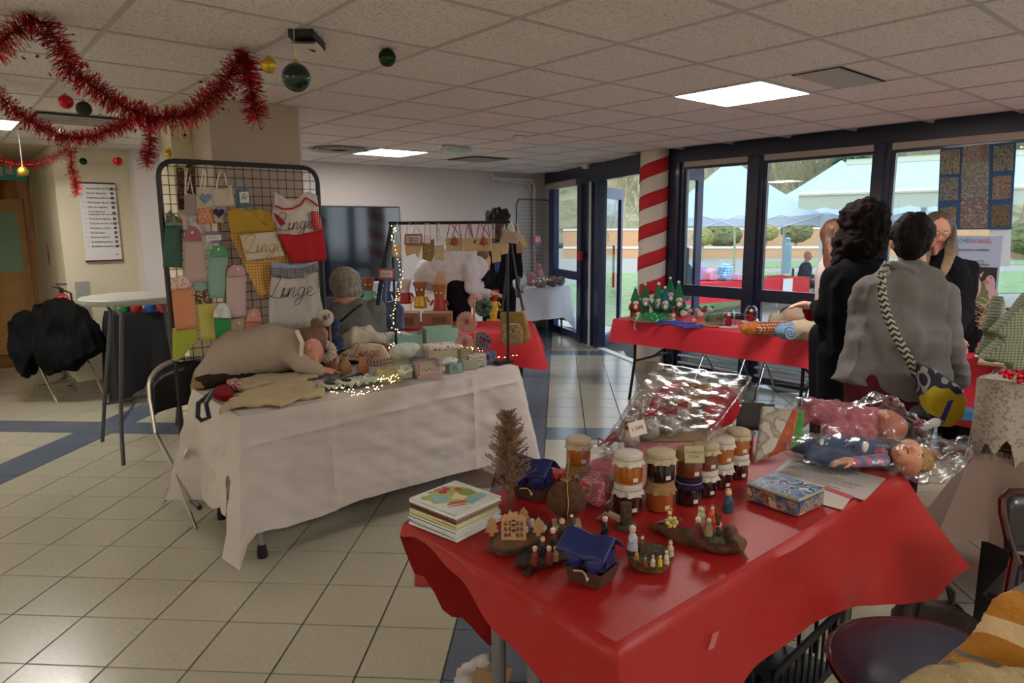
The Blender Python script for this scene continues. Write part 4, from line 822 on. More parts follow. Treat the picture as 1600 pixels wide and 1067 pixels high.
def hand(prims,w,d,n,s=1.0,curl=.5,thumb=1):
    """five fingers from wrist w along d, palm normal n"""
    d=Vector(d).normalized(); n=Vector(n); n=(n-d*n.dot(d)).normalized(); t=d.cross(n)*thumb; w=Vector(w)
    prims.append(('c',w,.026*s,w+d*.05*s,.03*s)); prims.append(('e',w+d*.06*s,(.032*s,.032*s,.026*s)))
    for i,(o,L) in enumerate(((-.027,.062),(-.009,.072),(.009,.07),(.027,.055))):
        a=w+d*.085*s-t*o*s; m=a+(d*(1-curl*.5)+n*curl*.6).normalized()*L*.5*s; e=m+(d*(1-curl)+n*curl).normalized()*L*.5*s
        prims+= [('c',a,.0095*s,m,.0088*s),('c',m,.0088*s,e,.0075*s)]
    a=w+d*.03*s+t*.028*s; m=a+(d*.7+t*.7+n*.2).normalized()*.035*s; prims+=[('c',a,.012*s,m,.010*s),('c',m,.010*s,m+(d*.9+t*.15+n*.4).normalized()*.03*s,.0085*s)]
def fabric(k,h,r=.9,bp=.25,bs=160): return mat(k,h,r,bump=bp,bs=bs,spec=.12)
# =================== white clothed table and what stands on it
TX0,TX1,TY0,TY1,TZ=1.06,2.80,3.22,3.97,.74
t=thing('folding_table','long trestle table under a white cloth, beside the grid stand','table',(TX0,TY0,0)); B().box((0,0,.70),(TX1-TX0,TY1-TY0,.738)).obj('tabletop',mat('table_plastic','#9d9c92',.5),t,sharp=0)
legm=mat('leg_steel','#8f9295',.35,.6); footm=mat('rubber_black','#0e0e10',.7)
for x in (.06,TX1-TX0-.1):
    for y in (.02,TY1-TY0-.12):
        l=B().tube([(x,y,.03),(x,y,.7)],.016).obj('leg',legm,t); B().lathe([(0,0),(.024,0),(.026,.03),(.018,.07)],12,c=(x,y,0)).obj('rubber_foot',footm,l)
def interp(T):
    def f(u):
        for (a,b_),(c,d) in zip(T,T[1:]):
            if a<=u<=c: k=(u-a)/(c-a+1e-9); k=k*k*(3-2*k); return b_+(d-b_)*k
        return T[-1][1]
    return f
wl=mat('white_linen','#bdb4ae',.9,bump=.3,bs=8); n=wl.node_tree; 
t=thing('tablecloth','creased white cloth hanging to the floor over the long table','tablecloth',(0,0,0))
b=B(); C_=[(TX0,TY0),(TX1,TY0),(TX1,TY1),(TX0,TY1)]
hemf=interp([(0,.05),(.025,.20),(.12,.15),(.2,.15),(.35,.17),(.8,.16),(.97,.15),(1.0,.06),(1.1,.2),(1.9,.2),(2,.15),(2.2,.2),(2.8,.2),(2.97,.16),(3.0,.13),(3.3,.12),(3.55,.18),(3.72,.18),(3.80,.42),(3.88,.36),(3.96,.12),(4.001,.05)])
skirt(b,C_,TZ+.004,hemf,out=.012,fa_=.008,nf=9,rows=44,flare=.16)
for v in b.b.verts:
    p=v.co
    if p.z<TZ: 
        k=(noise.noise(Vector((p.x*5,p.z*9,p.y*5)))*.010+noise.noise(Vector((p.x*11+p.z*14,p.z*6,p.y*11)))*.006+noise.noise(Vector((p.x*25,p.z*31,p.y*25)))*.0022)*min(1,(TZ-p.z)*5)
        o=Vector((p.x-(TX0+TX1)/2,p.y-(TY0+TY1)/2,0)); a=Vector((0,math.copysign(1,o.y),0)) if abs(o.y)/.375>abs(o.x)/.87 else Vector((math.copysign(1,o.x),0,0)); v.co=p+a*k
    if TZ>p.z and p.y<TY0:   # pressed fold lines
        for fx in (1.49,1.92,2.42): v.co.y-= .011*math.exp(-((p.x-fx)/.012)**2)
        v.co.y-=.008*math.exp(-((p.z-.60-.03*(p.x-1))/.012)**2)+.006*abs(noise.noise(Vector((p.x*2.2,p.z*15,3))))+.007*abs(noise.noise(Vector((p.x*5+p.z*6,p.z*4,8))))
b.obj('cloth',wl,t)
TT=TZ+.006
ec=thing('folding_chair',None,None); bpy.data.objects.remove(ec)
p=ay(316,600,4.12); chair((p.x,4.06,0),math.radians(8),'black padded chrome chair behind the left end of the white table',h=.86,seat=False)
# bending woman in beige
wk=(ay(420,550,4.03)-EYE).dot(_f)
def Q(px,py,k): return ad(px,py,k)
wm_=thing('person','person in a beige sweater bent forward over the white table, hair in a bun','person',(Q(350,600,wk).x,4.05,0))
hc=Q(485,547,wk-.02); fw=(Q(508,570,wk-.16)-hc).normalized(); upv=(Q(497,508,wk)-Q(484,549,wk)).normalized(); pr_=[]; head(pr_,hc,fw,1.0,upv)
hipz=Q(352,590,wk+.02); sh=Q(448,545,wk)
pr_+=[('c',sh,.07,hc-fw*.02,.06),('c',hipz,.13,sh,.12),('c',hipz,.12,Vector((hipz.x+.12,4.12,.50)),.09),('c',Vector((hipz.x+.12,4.12,.50)),.07,Vector((hipz.x+.2,4.13,.1)),.05),('c',Vector((hipz.x+.2,4.13,.08)),.045,Vector((hipz.x+.32,4.1,.045)),.04)]
for s in (-1,1):
    a=sh+Vector((0,.1*s,-.02)); e=Q(462,585,wk)+Vector((0,.10*s,0)); w=Q(492,592,wk-.02)+Vector((0,.08*s,0)); w.z=max(w.z,.79); e.z=max(e.z,.83); pr_+=[('c',a,.04,e,.035),('c',e,.035,w,.026)]; SL=globals().get('SL',[])+[('c',a,.075,e,.06),('c',e,.058,w,.042)]; hand(pr_,w,Vector((1,-.2,-.1)),Vector((0,0,-1)),.85,.3,s)
organic('body',pr_,.011,skinp,wm_,smooth=5)
sw_=fabric('beige_knit','#a99a8c',.95,.5,90)
organic('sweater',[('c',Q(345,600,wk+.02),.17,Q(372,560,wk+.02),.17),('c',Q(372,562,wk+.02),.17,Q(425,548,wk+.01),.165),('c',Q(425,548,wk+.01),.16,Q(458,545,wk),.125),*SL,('c',Q(345,600,wk),.16,Q(350,640,wk),.13)],.012,sw_,wm_,disp=folds(.012,(7,7,7),3))
organic('ear',[('e',Q(483,543,wk-.115),(.017,.012,.026))],.005,skinp,wm_)
B().tube([Q(464,518,wk-.08),Q(472,535,wk-.12),Q(470,560,wk-.12),Q(466,575,wk-.06)],.014,8).obj('collar',mat('collar_white','#d2cac0',.8),wm_,True)
hairb=mat('hair_brown','#6a4c34',.6,bump=.8,bs=60,var=.3,vs=30); hb=-fw
organic('hair',[('e',Q(481,527,wk-.01),(.085,.09,.062)),('e',hc+upv*.035-fw*.02,(.095,.09,.085)),('c',hc+upv*.06-fw*.05,.06,hc+upv*.02-fw*.09,.05),('e',Q(494,505,wk),(.035,.035,.032)),('c',Q(490,520,wk),.045,Q(494,507,wk),.025)],.009,hairb,wm_,disp=folds(.006,(25,25,25),4))
# --- goods on the white table
def on_t(px,py,name,label,cat,z=TT,grp=None): return thing(name,label,cat,az(px,py,z),group=grp)
def lump(name,m,parent,pxs,k0,th,vox=.008,amp=.008,sc=(12,12,12),seed=0,lift=None):
    pts=[ad(x,y,k0) for x,y in pxs]; return organic(name,[('p',pts,th)],vox,m,parent,smooth=6,disp=folds(amp,sc,seed))
def ground_lump(name,m,parent,pxs,z,h,vox=.009,amp=.008,seed=0,sc=(12,12,12)):
    """soft pile whose outline on the table follows the given pixels"""
    P=[az(x,y,z+.004) for x,y in pxs]; P2=[p+Vector((0,0,h)) for p in P]; c=sum(P2,Vector())/len(P2)
    n=len(P); vs=P+[c+(p-c)*.8 for p in P2]
    b=B(); return organic(name,[('p',[ (p+q)/2 for p,q in zip(P,P2)],h)],vox,m,parent,smooth=5,disp=folds(amp,sc,seed))
def c7(*q): return [(230+x/2.667,480+y/2.667) for x,y in q]
def c6(*q): return [(480+x/4.2105,460+y/4.2105) for x,y in q]
t=on_t(400,605,'garment','long dark brown fur trimmed garment lying at the left of the white table','garment'); ground_lump('fabric',fabric('dark_fur','#2a2019',.95,1,60),t,c7((225,300),(330,268),(480,245),(610,262),(630,280),(540,292),(420,305),(330,325),(235,345),(205,320)),TT,.035,amp=.012,seed=1)
lump_=organic('fabric',[('c',az(*c7((500,262))[0],TT+.03),.03,az(*c7((520,250))[0],TT+.05),.025),('c',az(*c7((400,280))[0],TT+.03),.025,az(*c7((500,262))[0],TT+.03),.03)],.008,MT['dark_fur'],t,disp=folds(.006,(20,20,20),2))
t=on_t(325,600,'scarf','small gold brown fur scarf at the table corner','scarf'); ground_lump('fabric',fabric('gold_fur','#8a7346',.95,1,80),t,c7((185,315),(225,305),(260,320),(240,345),(200,345)),TT,.03,amp=.01)
t=on_t(385,575,'folded_cloth','mustard folded cloth under the dark garment','cloth'); ground_lump('fabric',C('mustard_cloth','#b6912f'),t,c7((290,275),(400,235),(500,225),(470,248),(350,285)),TT,.02,amp=.006,seed=3)
t=on_t(380,625,'garment','dark red folded garment between the dark fur and the beige aprons','garment'); ground_lump('fabric',fabric('deep_red','#7d101a'),t,c7((268,380),(290,350),(335,340),(362,365),(360,392),(300,395)),TT,.035,amp=.008,seed=4)
t=on_t(345,640,'strap','black strap hanging over the front left table corner','strap'); P=[az(*c7((270,350))[0],TT+.01),ay(*c7((235,385))[0],TY0+.02),ay(*c7((213,400))[0],TY0-.02),ay(*c7((210,455))[0],TY0-.05),ay(*c7((225,472))[0],TY0-.05),ay(*c7((258,460))[0],TY0-.05),ay(*c7((245,400))[0],TY0-.05),ay(*c7((275,350))[0],TY0+.03)]; B().tube(P,.011,6).obj('band',blackp,t,True)
bei=fabric('beige_linen_soft','#b5a482',.95,.4,90)
t=on_t(440,600,'garment','long beige linen apron folded on the white table','garment'); ground_lump('fabric',bei,t,c7((300,440),(370,375),(440,350),(560,322),(650,300),(735,350),(740,380),(650,385),(560,420),(480,412),(390,425),(330,430),(300,460)),TT,.02,amp=.016,seed=5,sc=(9,22,9))
t=on_t(430,590,'garment','second beige garment rolled behind the apron','garment'); ground_lump('fabric',fabric('beige_knit2','#a8997f',.95,.4,90),t,c7((350,325),(420,305),(560,290),(690,285),(720,300),(640,312),(500,330),(400,355),(350,350)),TT,.03,amp=.015,seed=6,sc=(9,24,9))
t=on_t(395,610,'garment','red and white trimmed cloth tucked under the beige garments','garment'); ground_lump('fabric',pat('pink_trim','speckle',['#b5727a','#c9b4aa','#8a3440'],30),t,c7((330,330),(375,315),(400,330),(380,355),(345,350)),TT,.04,amp=.006,seed=8)
for i,(px,py,r) in enumerate([(447,570,.035),(470,572,.04),(490,578,.035),(498,588,.03)]):
    t=on_t(px,py,'lace_pouch',['white lace pouch left in the row beside the bent woman','white lace pouch second from the left','white lace pouch third from the left','white lace pouch nearest the scrunchie stand'][i],'pouch',grp='white lace pouches'); p=az(px,py,TT); organic('fabric',[('e',p+Vector((0,0,r*.7)),(r*1.3,r,r*.7)),('e',p+Vector((r*.6,0,r)),(r*.7,r*.6,r*.6))],.006,fabric('white_lace','#cfccc8'),t,disp=folds(.008,(30,30,30),i))
# ruffled round mats in white and green with a black band
rfl=pat('green_sprig','flowers',['#c9cdbc','#6a8f52','#c9cdbc','#4c6f9a'],50,thr=.62)
for i,(px,py,rx) in enumerate([(540,603,.15),(565,598,.15)]):
    t=on_t(px,py,'round_mat',['round green sprigged mat with black band at the middle of the white table','second round sprigged mat overlapping the first'][i],'mat'); p=az(px,py,TT+.012*i); b=B(); b.grid(lambda u,v:(p.x+rx*v*math.cos(2*PI*u)*(1+.03*math.sin(30*u*PI)*v),p.y+rx*.62*v*math.sin(2*PI*u),p.z+.02+.012*v*math.sin(u*40*PI)*v),90,4,closeu=True); b.obj('cloth',rfl,t,True,solid=.006)
    B().tube([Vector((p.x+rx*.75*math.cos(a),p.y+rx*.5*math.sin(a),p.z+.035)) for a in [1.2+.2*k for k in range(14)]],.010,6).obj('band',blackp,t,True)
# scrunchie stands
def scrunchie(px,py,k,R_,m,label,par=None):
    c=ad(px,py,k); t=thing('scrunchie',label,'scrunchie',c,group='scrunchies on the stands'); b=B(); x=_r; y=_u
    def fn(u,v):
        a=2*PI*u; ph=2*PI*v; rr=R_*.44*(1+.10*math.sin(a*19+2*ph)+.09*math.sin(a*31)); q=c+(x*math.cos(a)+y*math.sin(a))*(R_*.58+rr*math.cos(ph))-_f*rr*.6*math.sin(ph); return q
    b.grid(fn,140,12,closeu=True); b.obj('fabric',m,t,True); return t
sk=[fabric('scr_white','#c9c2b4'),fabric('scr_pink','#bf938c'),pat('scr_navy','dots',['#26406e','#b0b8c8'],140,thr=.78),pat('scr_purple','speckle',['#6f6480','#9a8a9f','#50485f'],60),pat('scr_green','speckle',['#34503f','#6a8a6a','#22352a'],60),fabric('scr_pale_pink','#c99c96')]
k=(az(508,580,TT)-EYE).dot(_f)
st=on_t(519,580,'scrunchie_stand','wooden stand holding white, pink and navy scrunchies','stand'); B().lathe([(0,0),(.085,0),(.085,.022),(0,.022)],24).obj('base',mat('light_wood','#a9744a',.6,var=.2,vs=20),st); B().tube([(0,0,.02),(0,0,.36)],.007).obj('pole',mat('light_wood','#a9744a',.6),st)
for a in ((508,497,.052,0,'cream scrunchie at the top of the left stand'),(500,523,.05,1,'pink scrunchie left on the left stand'),(516,507,.058,2,'navy dotted scrunchie behind the cream one'),(522,535,.06,2,'navy dotted scrunchie lower on the left stand'),(509,549,.066,0,'cream scrunchie with pink edge at the front of the left stand'),(518,562,.05,5,'pale pink scrunchie low on the left stand')): scrunchie(a[0],a[1],k-(.05 if a[3] in (0,1) else -.02),a[2],sk[a[3]],a[4])
k2=(az(735,560,TT)-EYE).dot(_f); st=on_t(742,566,'scrunchie_stand','stand holding pink, green and purple scrunchies near the rack','stand'); B().lathe([(0,0),(.07,0),(.07,.02),(0,.02)],24).tube([(0,0,.02),(0,0,.40)],.007).obj('base',mat('light_wood','#a9744a',.6),st)
for a in ((755,480,.062,4,'dark green scrunchie at the top of the right stand'),(729,503,.068,5,'large pink scrunchie on the right stand'),(726,536,.062,5,'pale pink scrunchie below the large pink one'),(753,533,.062,3,'purple scrunchie beside the pale pink one'),(743,470,.05,5,'ruffled pink scrunchie half behind the green one')): scrunchie(a[0],a[1],k2-.04,a[2],sk[a[3]],a[4])
# boxes, crates and cushions
mint=C('mint_box','#8fb0a0',.7); creamb=C('cream_box','#c4b998',.7); pinkb=pat('pink_stripe','stripes',['#c08a90','#d8c8c4'],70)
def boxt(px,py,w,d,h,m,name,label,cat,rz=0,open_=False,grp=None):
    p=az(px,py,TT); t=thing(name,label,cat,p,rz,grp); b=B()
    if open_: e=.004; b.box((-w/2,0,0),(w/2,d,e)).box((-w/2,0,0),(w/2,e,h)).box((-w/2,d-e,0),(w/2,d,h)).box((-w/2,0,0),(-w/2+e,d,h)).box((w/2-e,0,0),(w/2,d,h))
    else: b.cbox((0,d/2,h/2),(w,d,h),0,.006)
    b.obj('box_body',m,t,sharp=30); return t
def blob_on(name,m,t,c,d,seed=0,vox=.007,amp=.010): return organic(name,[('e',Vector(c),d)],vox,m,t,disp=folds(amp,(22,22,22),seed),smooth=3)
AZ=-.7
t=boxt(627,585,.10,.10,.10,creamb,'tray','pale yellow openwork basket edge beside the white card box','basket',AZ,True); 
for i in range(6): B().box((-.05+.018*i,-.002,.02),(-.042+.018*i,.0,.09)).obj('slat',creamb,t,sharp=0)
t=boxt(607,598,.13,.10,.075,pat('yellow_sprig','flowers',['#c9c084','#a9a060','#d0c89a'],80,thr=.6),'basket','yellow print fabric basket behind the fairy lights','basket',AZ,True)
t=boxt(630,592,.11,.09,.085,mat('card_white','#c9c4bb',.7),'box','white box with a printed price card on its front','box',-.35,True); lettering('POCHETTE\n5 €',.014,ink,t,face_mat((0,-.003,.045),(1,0,0),(0,0,1)),world=False); blob_on('contents',rfl,t,az(632,578,TT+.09),(.045,.04,.03),2)
t=boxt(672,590,.15,.10,.10,pinkb,'box','pink striped box with an embroidered cream panel','box',-.25); B().cbox((-.015,-.004,.055),(.10,.004,.065)).obj('panel',linen,t,sharp=0); B().tube([(-.05+.012*i,-.008,.05+.012*math.sin(i*2.1)) for i in range(7)],.0014,4).obj('embroidery',mat('thread_rose','#b0505c',.6),t); B().box((-.08,-.01,0),(.08,0,.02)).obj('lip',C('pale_pink_card','#c9a6a0'),t,sharp=0)
t=boxt(713,583,.085,.08,.062,mint,'box','small mint box holding mint tissue','box',-.3,True); blob_on('tissue',mat('mint_tissue','#7fa596',.8),t,az(713,576,TT+.06),(.03,.03,.022),1)
t=boxt(735,578,.10,.09,.06,C('grey_floral','#a8a296'),'pouch','grey floral pouch at the right end of the goods','pouch',-.4); 
for i,(px,py,m_,lb_) in enumerate([(745,577,pat('grey_sprig','speckle',['#b0aba0','#7a7f78','#c6c0b4'],70),'pale floral pouch stacked against the grey one'),(756,574,MT['grey_sprig'] if 'grey_sprig' in MT else None,'pale floral pouch nearest the table edge'),(772,570,pat('navy_sprig','speckle',['#3a4560','#8a94a8','#28304a'],70),'dark blue floral pouch at the end of the row')]):
    t=on_t(px,py,'pouch',lb_,'pouch'); p=az(px,py,TT); organic('fabric',[('b',p+Vector((0,0.04,.045)),(.075,.06,.08),-.4)],.007,m_ or MT['grey_sprig'],t,disp=folds(.006,(20,20,20),i))
t=boxt(655,568,.16,.13,.07,pat('gingham_blue','check',['#c3ccd6','#8fa3bf','#5d77a0'],75),'basket','blue gingham fabric basket behind the pink striped box','basket',-.35,True); blob_on('contents',MT['gingham_blue'],t,az(652,562,TT+.07),(.07,.06,.03),4)
t=boxt(640,552,.19,.15,.13,mint,'crate','mint green crate filled with folded white cloths','crate',-.4,True); blob_on('folded_cloths',pat('pale_mint','flowers',['#c3cac0','#9ab5a8'],60,thr=.66),t,az(635,548,TT+.15),(.11,.09,.045),5)
t=boxt(692,545,.24,.16,.15,mint,'crate','taller mint crate with red and white folded cloths on top','crate',-.35,True); rw=pat('red_white_print','speckle',['#c6bcb2','#b0444a','#c9c0b6','#7a2a30'],35)
for i in range(4): organic('folded_cloth',[('b',az(685+4*(i%2),541,TT+.155+.022*i),(.21-.01*i,.14,.022),-.3)],.006,rw if i%2==0 else pat('white_red_edge','flowers',['#c9c4ba','#8a4a4a'],40,thr=.7),t,disp=folds(.006,(16,16,16),i))
t=boxt(693,572,.19,.09,.10,creamb,'box','long cream box under the fairy lights','box',-.3,True); blob_on('contents',MT['pale_mint'],t,az(700,564,TT+.1),(.07,.04,.02),6)
t=boxt(733,562,.12,.08,.08,C('beige_card','#b5a58c'),'box','beige box behind the pale pink scrunchie','box',-.3)
# lettered cushion and cream cloth
t=on_t(570,575,'cushion','flat cream cushion with red Linge lettering and striped edge','cushion'); PL=(az(575,570,TT+.03),(az(575,570,TT)-az(575,560,TT+.06)).cross(_r)); N_=(Vector((-.35,-.75,.55))).normalized()
lump('cushion_body',C('cushion_cream','#c9bb9e'),t,c6((220,385),(330,330),(440,315),(500,330),(520,370),(560,440),(470,460),(400,455),(300,430),(215,425)),(az(570,572,TT)-EYE).dot(_f)+.02,.05,seed=2)
kk=(az(570,572,TT)-EYE).dot(_f)-.012
script_word('Linge',.085,mat('thread_wine2','#a03040',.6),t,face_mat(ad(570,551,kk),_r+_u*.05,_u))
B().grid(lambda u,v:ad(575+40*u-3*v,565-8*u+5*v,kk),10,2).obj('striped_edge',pat('red_stripes','stripes',['#a8444a','#c9b8a8'],60),t,True,solid=.006)
t=on_t(555,545,'folded_cloth','large crumpled cream cloth behind the lettered cushion','cloth'); lump('fabric',linen,t,c6((215,340),(250,270),(330,210),(400,205),(440,250),(520,270),(520,320),(440,315),(330,330)),(az(560,556,TT)-EYE).dot(_f)+.12,.12,amp=.03,seed=7,sc=(8,8,8))
t=on_t(600,545,'folded_cloth','white folded cloth pile beside the mint crate','cloth'); lump('fabric',MT['pale_mint'],t,c6((430,260),(600,250),(700,260),(725,320),(560,335),(520,330)),(az(610,556,TT)-EYE).dot(_f)+.14,.10,amp=.015,seed=8)
# little ceramics
cer=mat('ceramic_brown','#8a6a3f',.4); cero=mat('ceramic_orange','#a0602f',.4)
for px,py,h,m_,lb_ in ((540,585,.11,cer,'olive brown ceramic jug with a knot of twine on top'),(567,588,.12,cero,'amber ceramic bottle with a ribbon bow')):
    t=on_t(px,py,'ceramic_jar',lb_,'jar'); B().lathe([(0,0),(.03,0),(.038,.02),(.036,.06),(.02,.085),(.014,h),(.018,h+.004),(0,h+.004)],18).obj('body',m_,t)
    b=B(); 
    for k in range(5): a=k*1.26; b.tube([(0,0,h-.005),(.02*math.cos(a),.02*math.sin(a),h+.02),(.008*math.cos(a+.5),.008*math.sin(a+.5),h+.002)],.0035,5)
    b.obj('bow',mat('bow_brown','#7a4a2a',.7),t)
# fairy lights
warm=mat('fairy_bulb',(1,.74,.32),.4,em=7); R=random.Random(4)
def fairy(label,path,n,spread=.012,name='fairy_lights'):
    t=thing(name,label,'fairy lights',path[0]); b=B(); b.tube(path,.0011,4); L=[]; 
    for i in range(n):
        u=i/(n-1)*(len(path)-1); j=min(int(u),len(path)-2); p=path[j].lerp(path[j+1],u-j)+Vector((R.uniform(-1,1),R.uniform(-1,1),R.uniform(-.3,1)))*spread; L.append(p)
    b.obj('wire',mat('silver_wire','#a0a0a0',.3,1),t,True); b=B()
    for p in L: b.ball(p,.0026,6)
    b.obj('bulbs',warm,t,True)['kind']='stuff'
fairy('warm fairy lights clustered over the round mats and yellow basket',[az(518,612,TT+.01),az(540,612,TT+.03),az(558,618,TT+.02),az(575,612,TT+.03),az(590,604,TT+.05),az(600,590,TT+.09),az(612,600,TT+.05),az(622,585,TT+.08)],60,.022)
fairy('warm fairy light string draped over the boxes and crates',[ad(605,546,k2-.5),ad(618,537,k2-.5),ad(632,548,k2-.45),ad(655,548,k2-.4),ad(668,540,k2-.35),ad(690,548,k2-.3),ad(715,542,k2-.2),ad(740,545,k2-.1),ad(760,552,k2-.08),ad(782,560,k2-.05),ad(806,555,k2),],50,.012)
# =================== clothes rack on the white table
RA=Vector((2.30,3.86,0)); RB=Vector((2.79,3.30,0)); rd=(RB-RA).normalized(); RN=Vector((rd.y,-rd.x,0)); 
if RN.dot(RA)>0: RN=-RN
RP=(RA,RN); RP2=(RA+RN*.03,RN); RP3=(RA+RN*.05,RN); bz=onp(700,348,*RP).z
rk=thing('tabletop_rack','black bar rack standing on the white table, hung with small bags','rack',(RB.x,RB.y,TT))
B().tube([(*(RA-rd*.02).xy,bz),(*(RB+rd*.02).xy,bz)],.010,8).obj('rail',blackp,rk,True)
for p,nm in ((RA,'pole'),(RB,'pole')): B().tube([(p.x,p.y,TT+.005),(p.x,p.y,bz)],.009,8).obj(nm,blackp,rk,True); B().cbox((p.x-.03*rd.x,p.y-.03*rd.y,TT+.012),(.13,.05,.022)).obj('foot',blackp,rk,True)
def c8(*q): return [(480+x/4.446,290+y/4.446) for x,y in q]
redr=mat('red_ribbon','#a81424',.6); tan=C('tan_linen','#c3ab88'); burl=pat('burlap','speckle',['#8f7450','#a88a60','#6f5838'],120)
def rbag(label,poly,m,handles,hm,pl=RP2,seed=0,extra=None,amp=.006):
    t=thing('hanging_bag',label,'bag',onp(*poly[0],*pl),group='small bags on the rack'); sheet('bag_body',m,poly,0,t,amp,seed,pln=pl,th=.006)
    for h in handles: strap('handle',hm,h,0,t,.0028,pln=pl)
    return t
rbag('cream bag at the left end of the rack',c8((590,400),(655,410),(650,500),(592,495)),tan,[c8((600,400),(625,260),(645,405))],thr)
t=rbag('beige bag with a red stitched name card',c8((680,430),(700,400),(790,400),(800,420),(770,500),(750,470),(690,490)),tan,[c8((685,420),(695,270),(720,260)),c8((735,340),(755,260),(790,340))],tan)
cd_=thing('label_card','cream card with red stitched border hung from the rack','card',onp(*c8((740,375))[0],*RP3)); sheet('card',C('card_border','#b0606a'),c8((678,335),(800,335),(800,420),(675,412)),0,cd_,.001,pln=RP3,th=.002,cuts=1); sheet('card_face',mat('card_white','#c9c4bb',.7),c8((690,348),(788,348),(788,400),(688,396)),0,cd_,.001,pln=(RA+RN*.056,RN),th=.002,cuts=1)
lettering('Linge & Co\nfait main',.016,ink,cd_,face_mat(onp(*c8((738,373))[0],RA+RN*.06,RN),rd,(0,0,1)))
rbag('burlap bag in the middle of the rack',c8((800,400),(880,370),(885,480),(860,530),(800,510)),burl,[c8((810,400),(820,260),(850,265),(860,380))],tan,seed=2)
rbag('white paper tag bag beside the burlap one',c8((820,350),(850,345),(858,400),(818,402)),white,[c8((835,350),(830,262))],thr)
rbag('pale bag with a black and white cord',c8((885,420),(950,410),(948,520),(890,515)),tan,[c8((905,410),(900,262)),c8((930,410),(910,262))],pat('bw_cord','stripes',['#c6c0b0','#3a3430'],300),seed=3)
rbag('white tag hanging right of the corded bag',c8((905,350),(940,345),(965,400),(925,415)),white,[c8((925,350),(912,262))],thr)
for i,(x0,x1) in enumerate(((960,1085),(1085,1165),(1165,1285))):
    t=rbag(['cream christmas bag with an orange red fir tree','cream christmas bag with a small reindeer print','cream christmas bag with a patterned red fir tree'][i],c8((x0,370+8*(i%2)),(x0+20,360),(x1,362),(x1-2,455),(x0+6,455)),tan,[c8((x0+10,365),(x0+30,262)),c8((x0+40,262),(x1-20,355)),c8((x1-45,262),(x0+45,355)),c8((x1-15,360),(x1-30,262))],redr,seed=5+i)
    cx=(x0+x1)/2
    if i!=1: sheet('fir_tree',pat('tree_red','speckle',['#a8503a','#7a2a20','#b9604a'],60),c8((cx,340),(cx+32,408),(cx-32,410)),0,t,.001,pln=RP3,th=.002,cuts=1); sheet('tree_trunk',mat('bow_brown','#7a4a2a',.7),c8((cx-4,408),(cx+4,408),(cx+4,422),(cx-4,422)),0,t,.0,pln=RP3,th=.002,cuts=0)
    else: sheet('reindeer',mat('bow_brown','#7a4a2a',.7),c8((cx+30,385),(cx+45,370),(cx+48,395),(cx+35,405)),0,t,.0,pln=RP3,th=.002,cuts=0)
rbag('cream zigzag cord bag right of the christmas bags',c8((1275,400),(1340,400),(1345,525),(1285,540)),tan,[c8((1290,400),(1285,262)),c8((1300,400),(1300,262))],MT['bw_cord'],seed=9)
rbag('light blank cloth label at the right end of the rack',c8((1355,300),(1460,330),(1465,405),(1360,395)),C('label_beige','#a9998a'),[c8((1385,310),(1415,250),(1440,320))],thr,RP3,seed=10)
rbag('wide cream bag under the blank label',c8((1335,400),(1360,330),(1380,390),(1400,420),(1395,470),(1350,480)),tan,[c8((1360,400),(1400,262))],tan,seed=11)
rbag('pinkish bag at the far right end of the rack',c8((1450,400),(1490,385),(1495,465),(1455,472)),C('pink_tan','#a87a6a'),[c8((1465,400),(1440,262))],redr,seed=12)
rbag('yellow cream fan shaped bag at the far right of the rack',c8((1480,345),(1500,350),(1530,420),(1520,440),(1480,400)),C('yellow_cream','#c9b27c'),[c8((1485,350),(1450,262))],tan,seed=13)
# jeans coloured straps and bags on the left pole
den=pat('denim','speckle',['#4f5a70','#39425a','#69758c'],150,r=.9); dend=pat('denim_dark','speckle',['#2b2d38','#3c4050','#1d1e26'],150,r=.9)
t=thing('denim_bag','blue denim tote bag leaning under the left end of the rack','bag',az(600,520,TT)); k=(az(610,545,TT)-EYE).dot(_f)+.35
lump('bag_body',den,t,c8((520,810),(640,800),(668,850),(672,1000),(600,1010),(520,1020),(500,960)),k,.07,amp=.012,seed=1); strap('handle',den,c8((540,815),(560,500),(600,270)),0,t,.012,pln=RP2)
t=thing('denim_bag','dark speckled bag with teal side left of the denim tote','bag',az(585,520,TT)); lump('bag_body',dend,t,c8((440,870),(480,820),(525,825),(525,1015),(470,1020),(418,1000)),k-.06,.07,amp=.01,seed=2); lump('side_panel',C('teal_side','#28424a'),t,c8((432,870),(470,822),(455,950),(415,1005)),k-.10,.03,amp=.004); strap('handle',dend,c8((490,830),(520,620),(560,420),(590,262)),0,t,.015,pln=RP2)
cd_=thing('label_card','small pink edged card hanging on the dark bag handle','card',onp(*c8((550,610))[0],*RP3)); sheet('card',C('card_border','#b0606a'),c8((492,572),(605,576),(603,652),(495,650)),0,cd_,.001,pln=RP3,th=.002,cuts=1); sheet('card_face',mat('card_white','#c9c4bb',.7),c8((508,588),(592,590),(590,638),(508,636)),0,cd_,0,pln=(RA+RN*.056,RN),th=.002,cuts=1); lettering('sac 15 €',.016,ink,cd_,face_mat(onp(*c8((550,612))[0],RA+RN*.06,RN),rd,(0,0,1)))
fairy('warm fairy lights wound down the left pole of the rack',[onp(*q,RA+RN*.07,RN) for q in c8((600,290),(612,310),(590,350),(600,400),(625,510),(650,600),(655,680),(640,730),(625,790),(600,850),(590,920),(600,990),(650,1030))],46,.010)
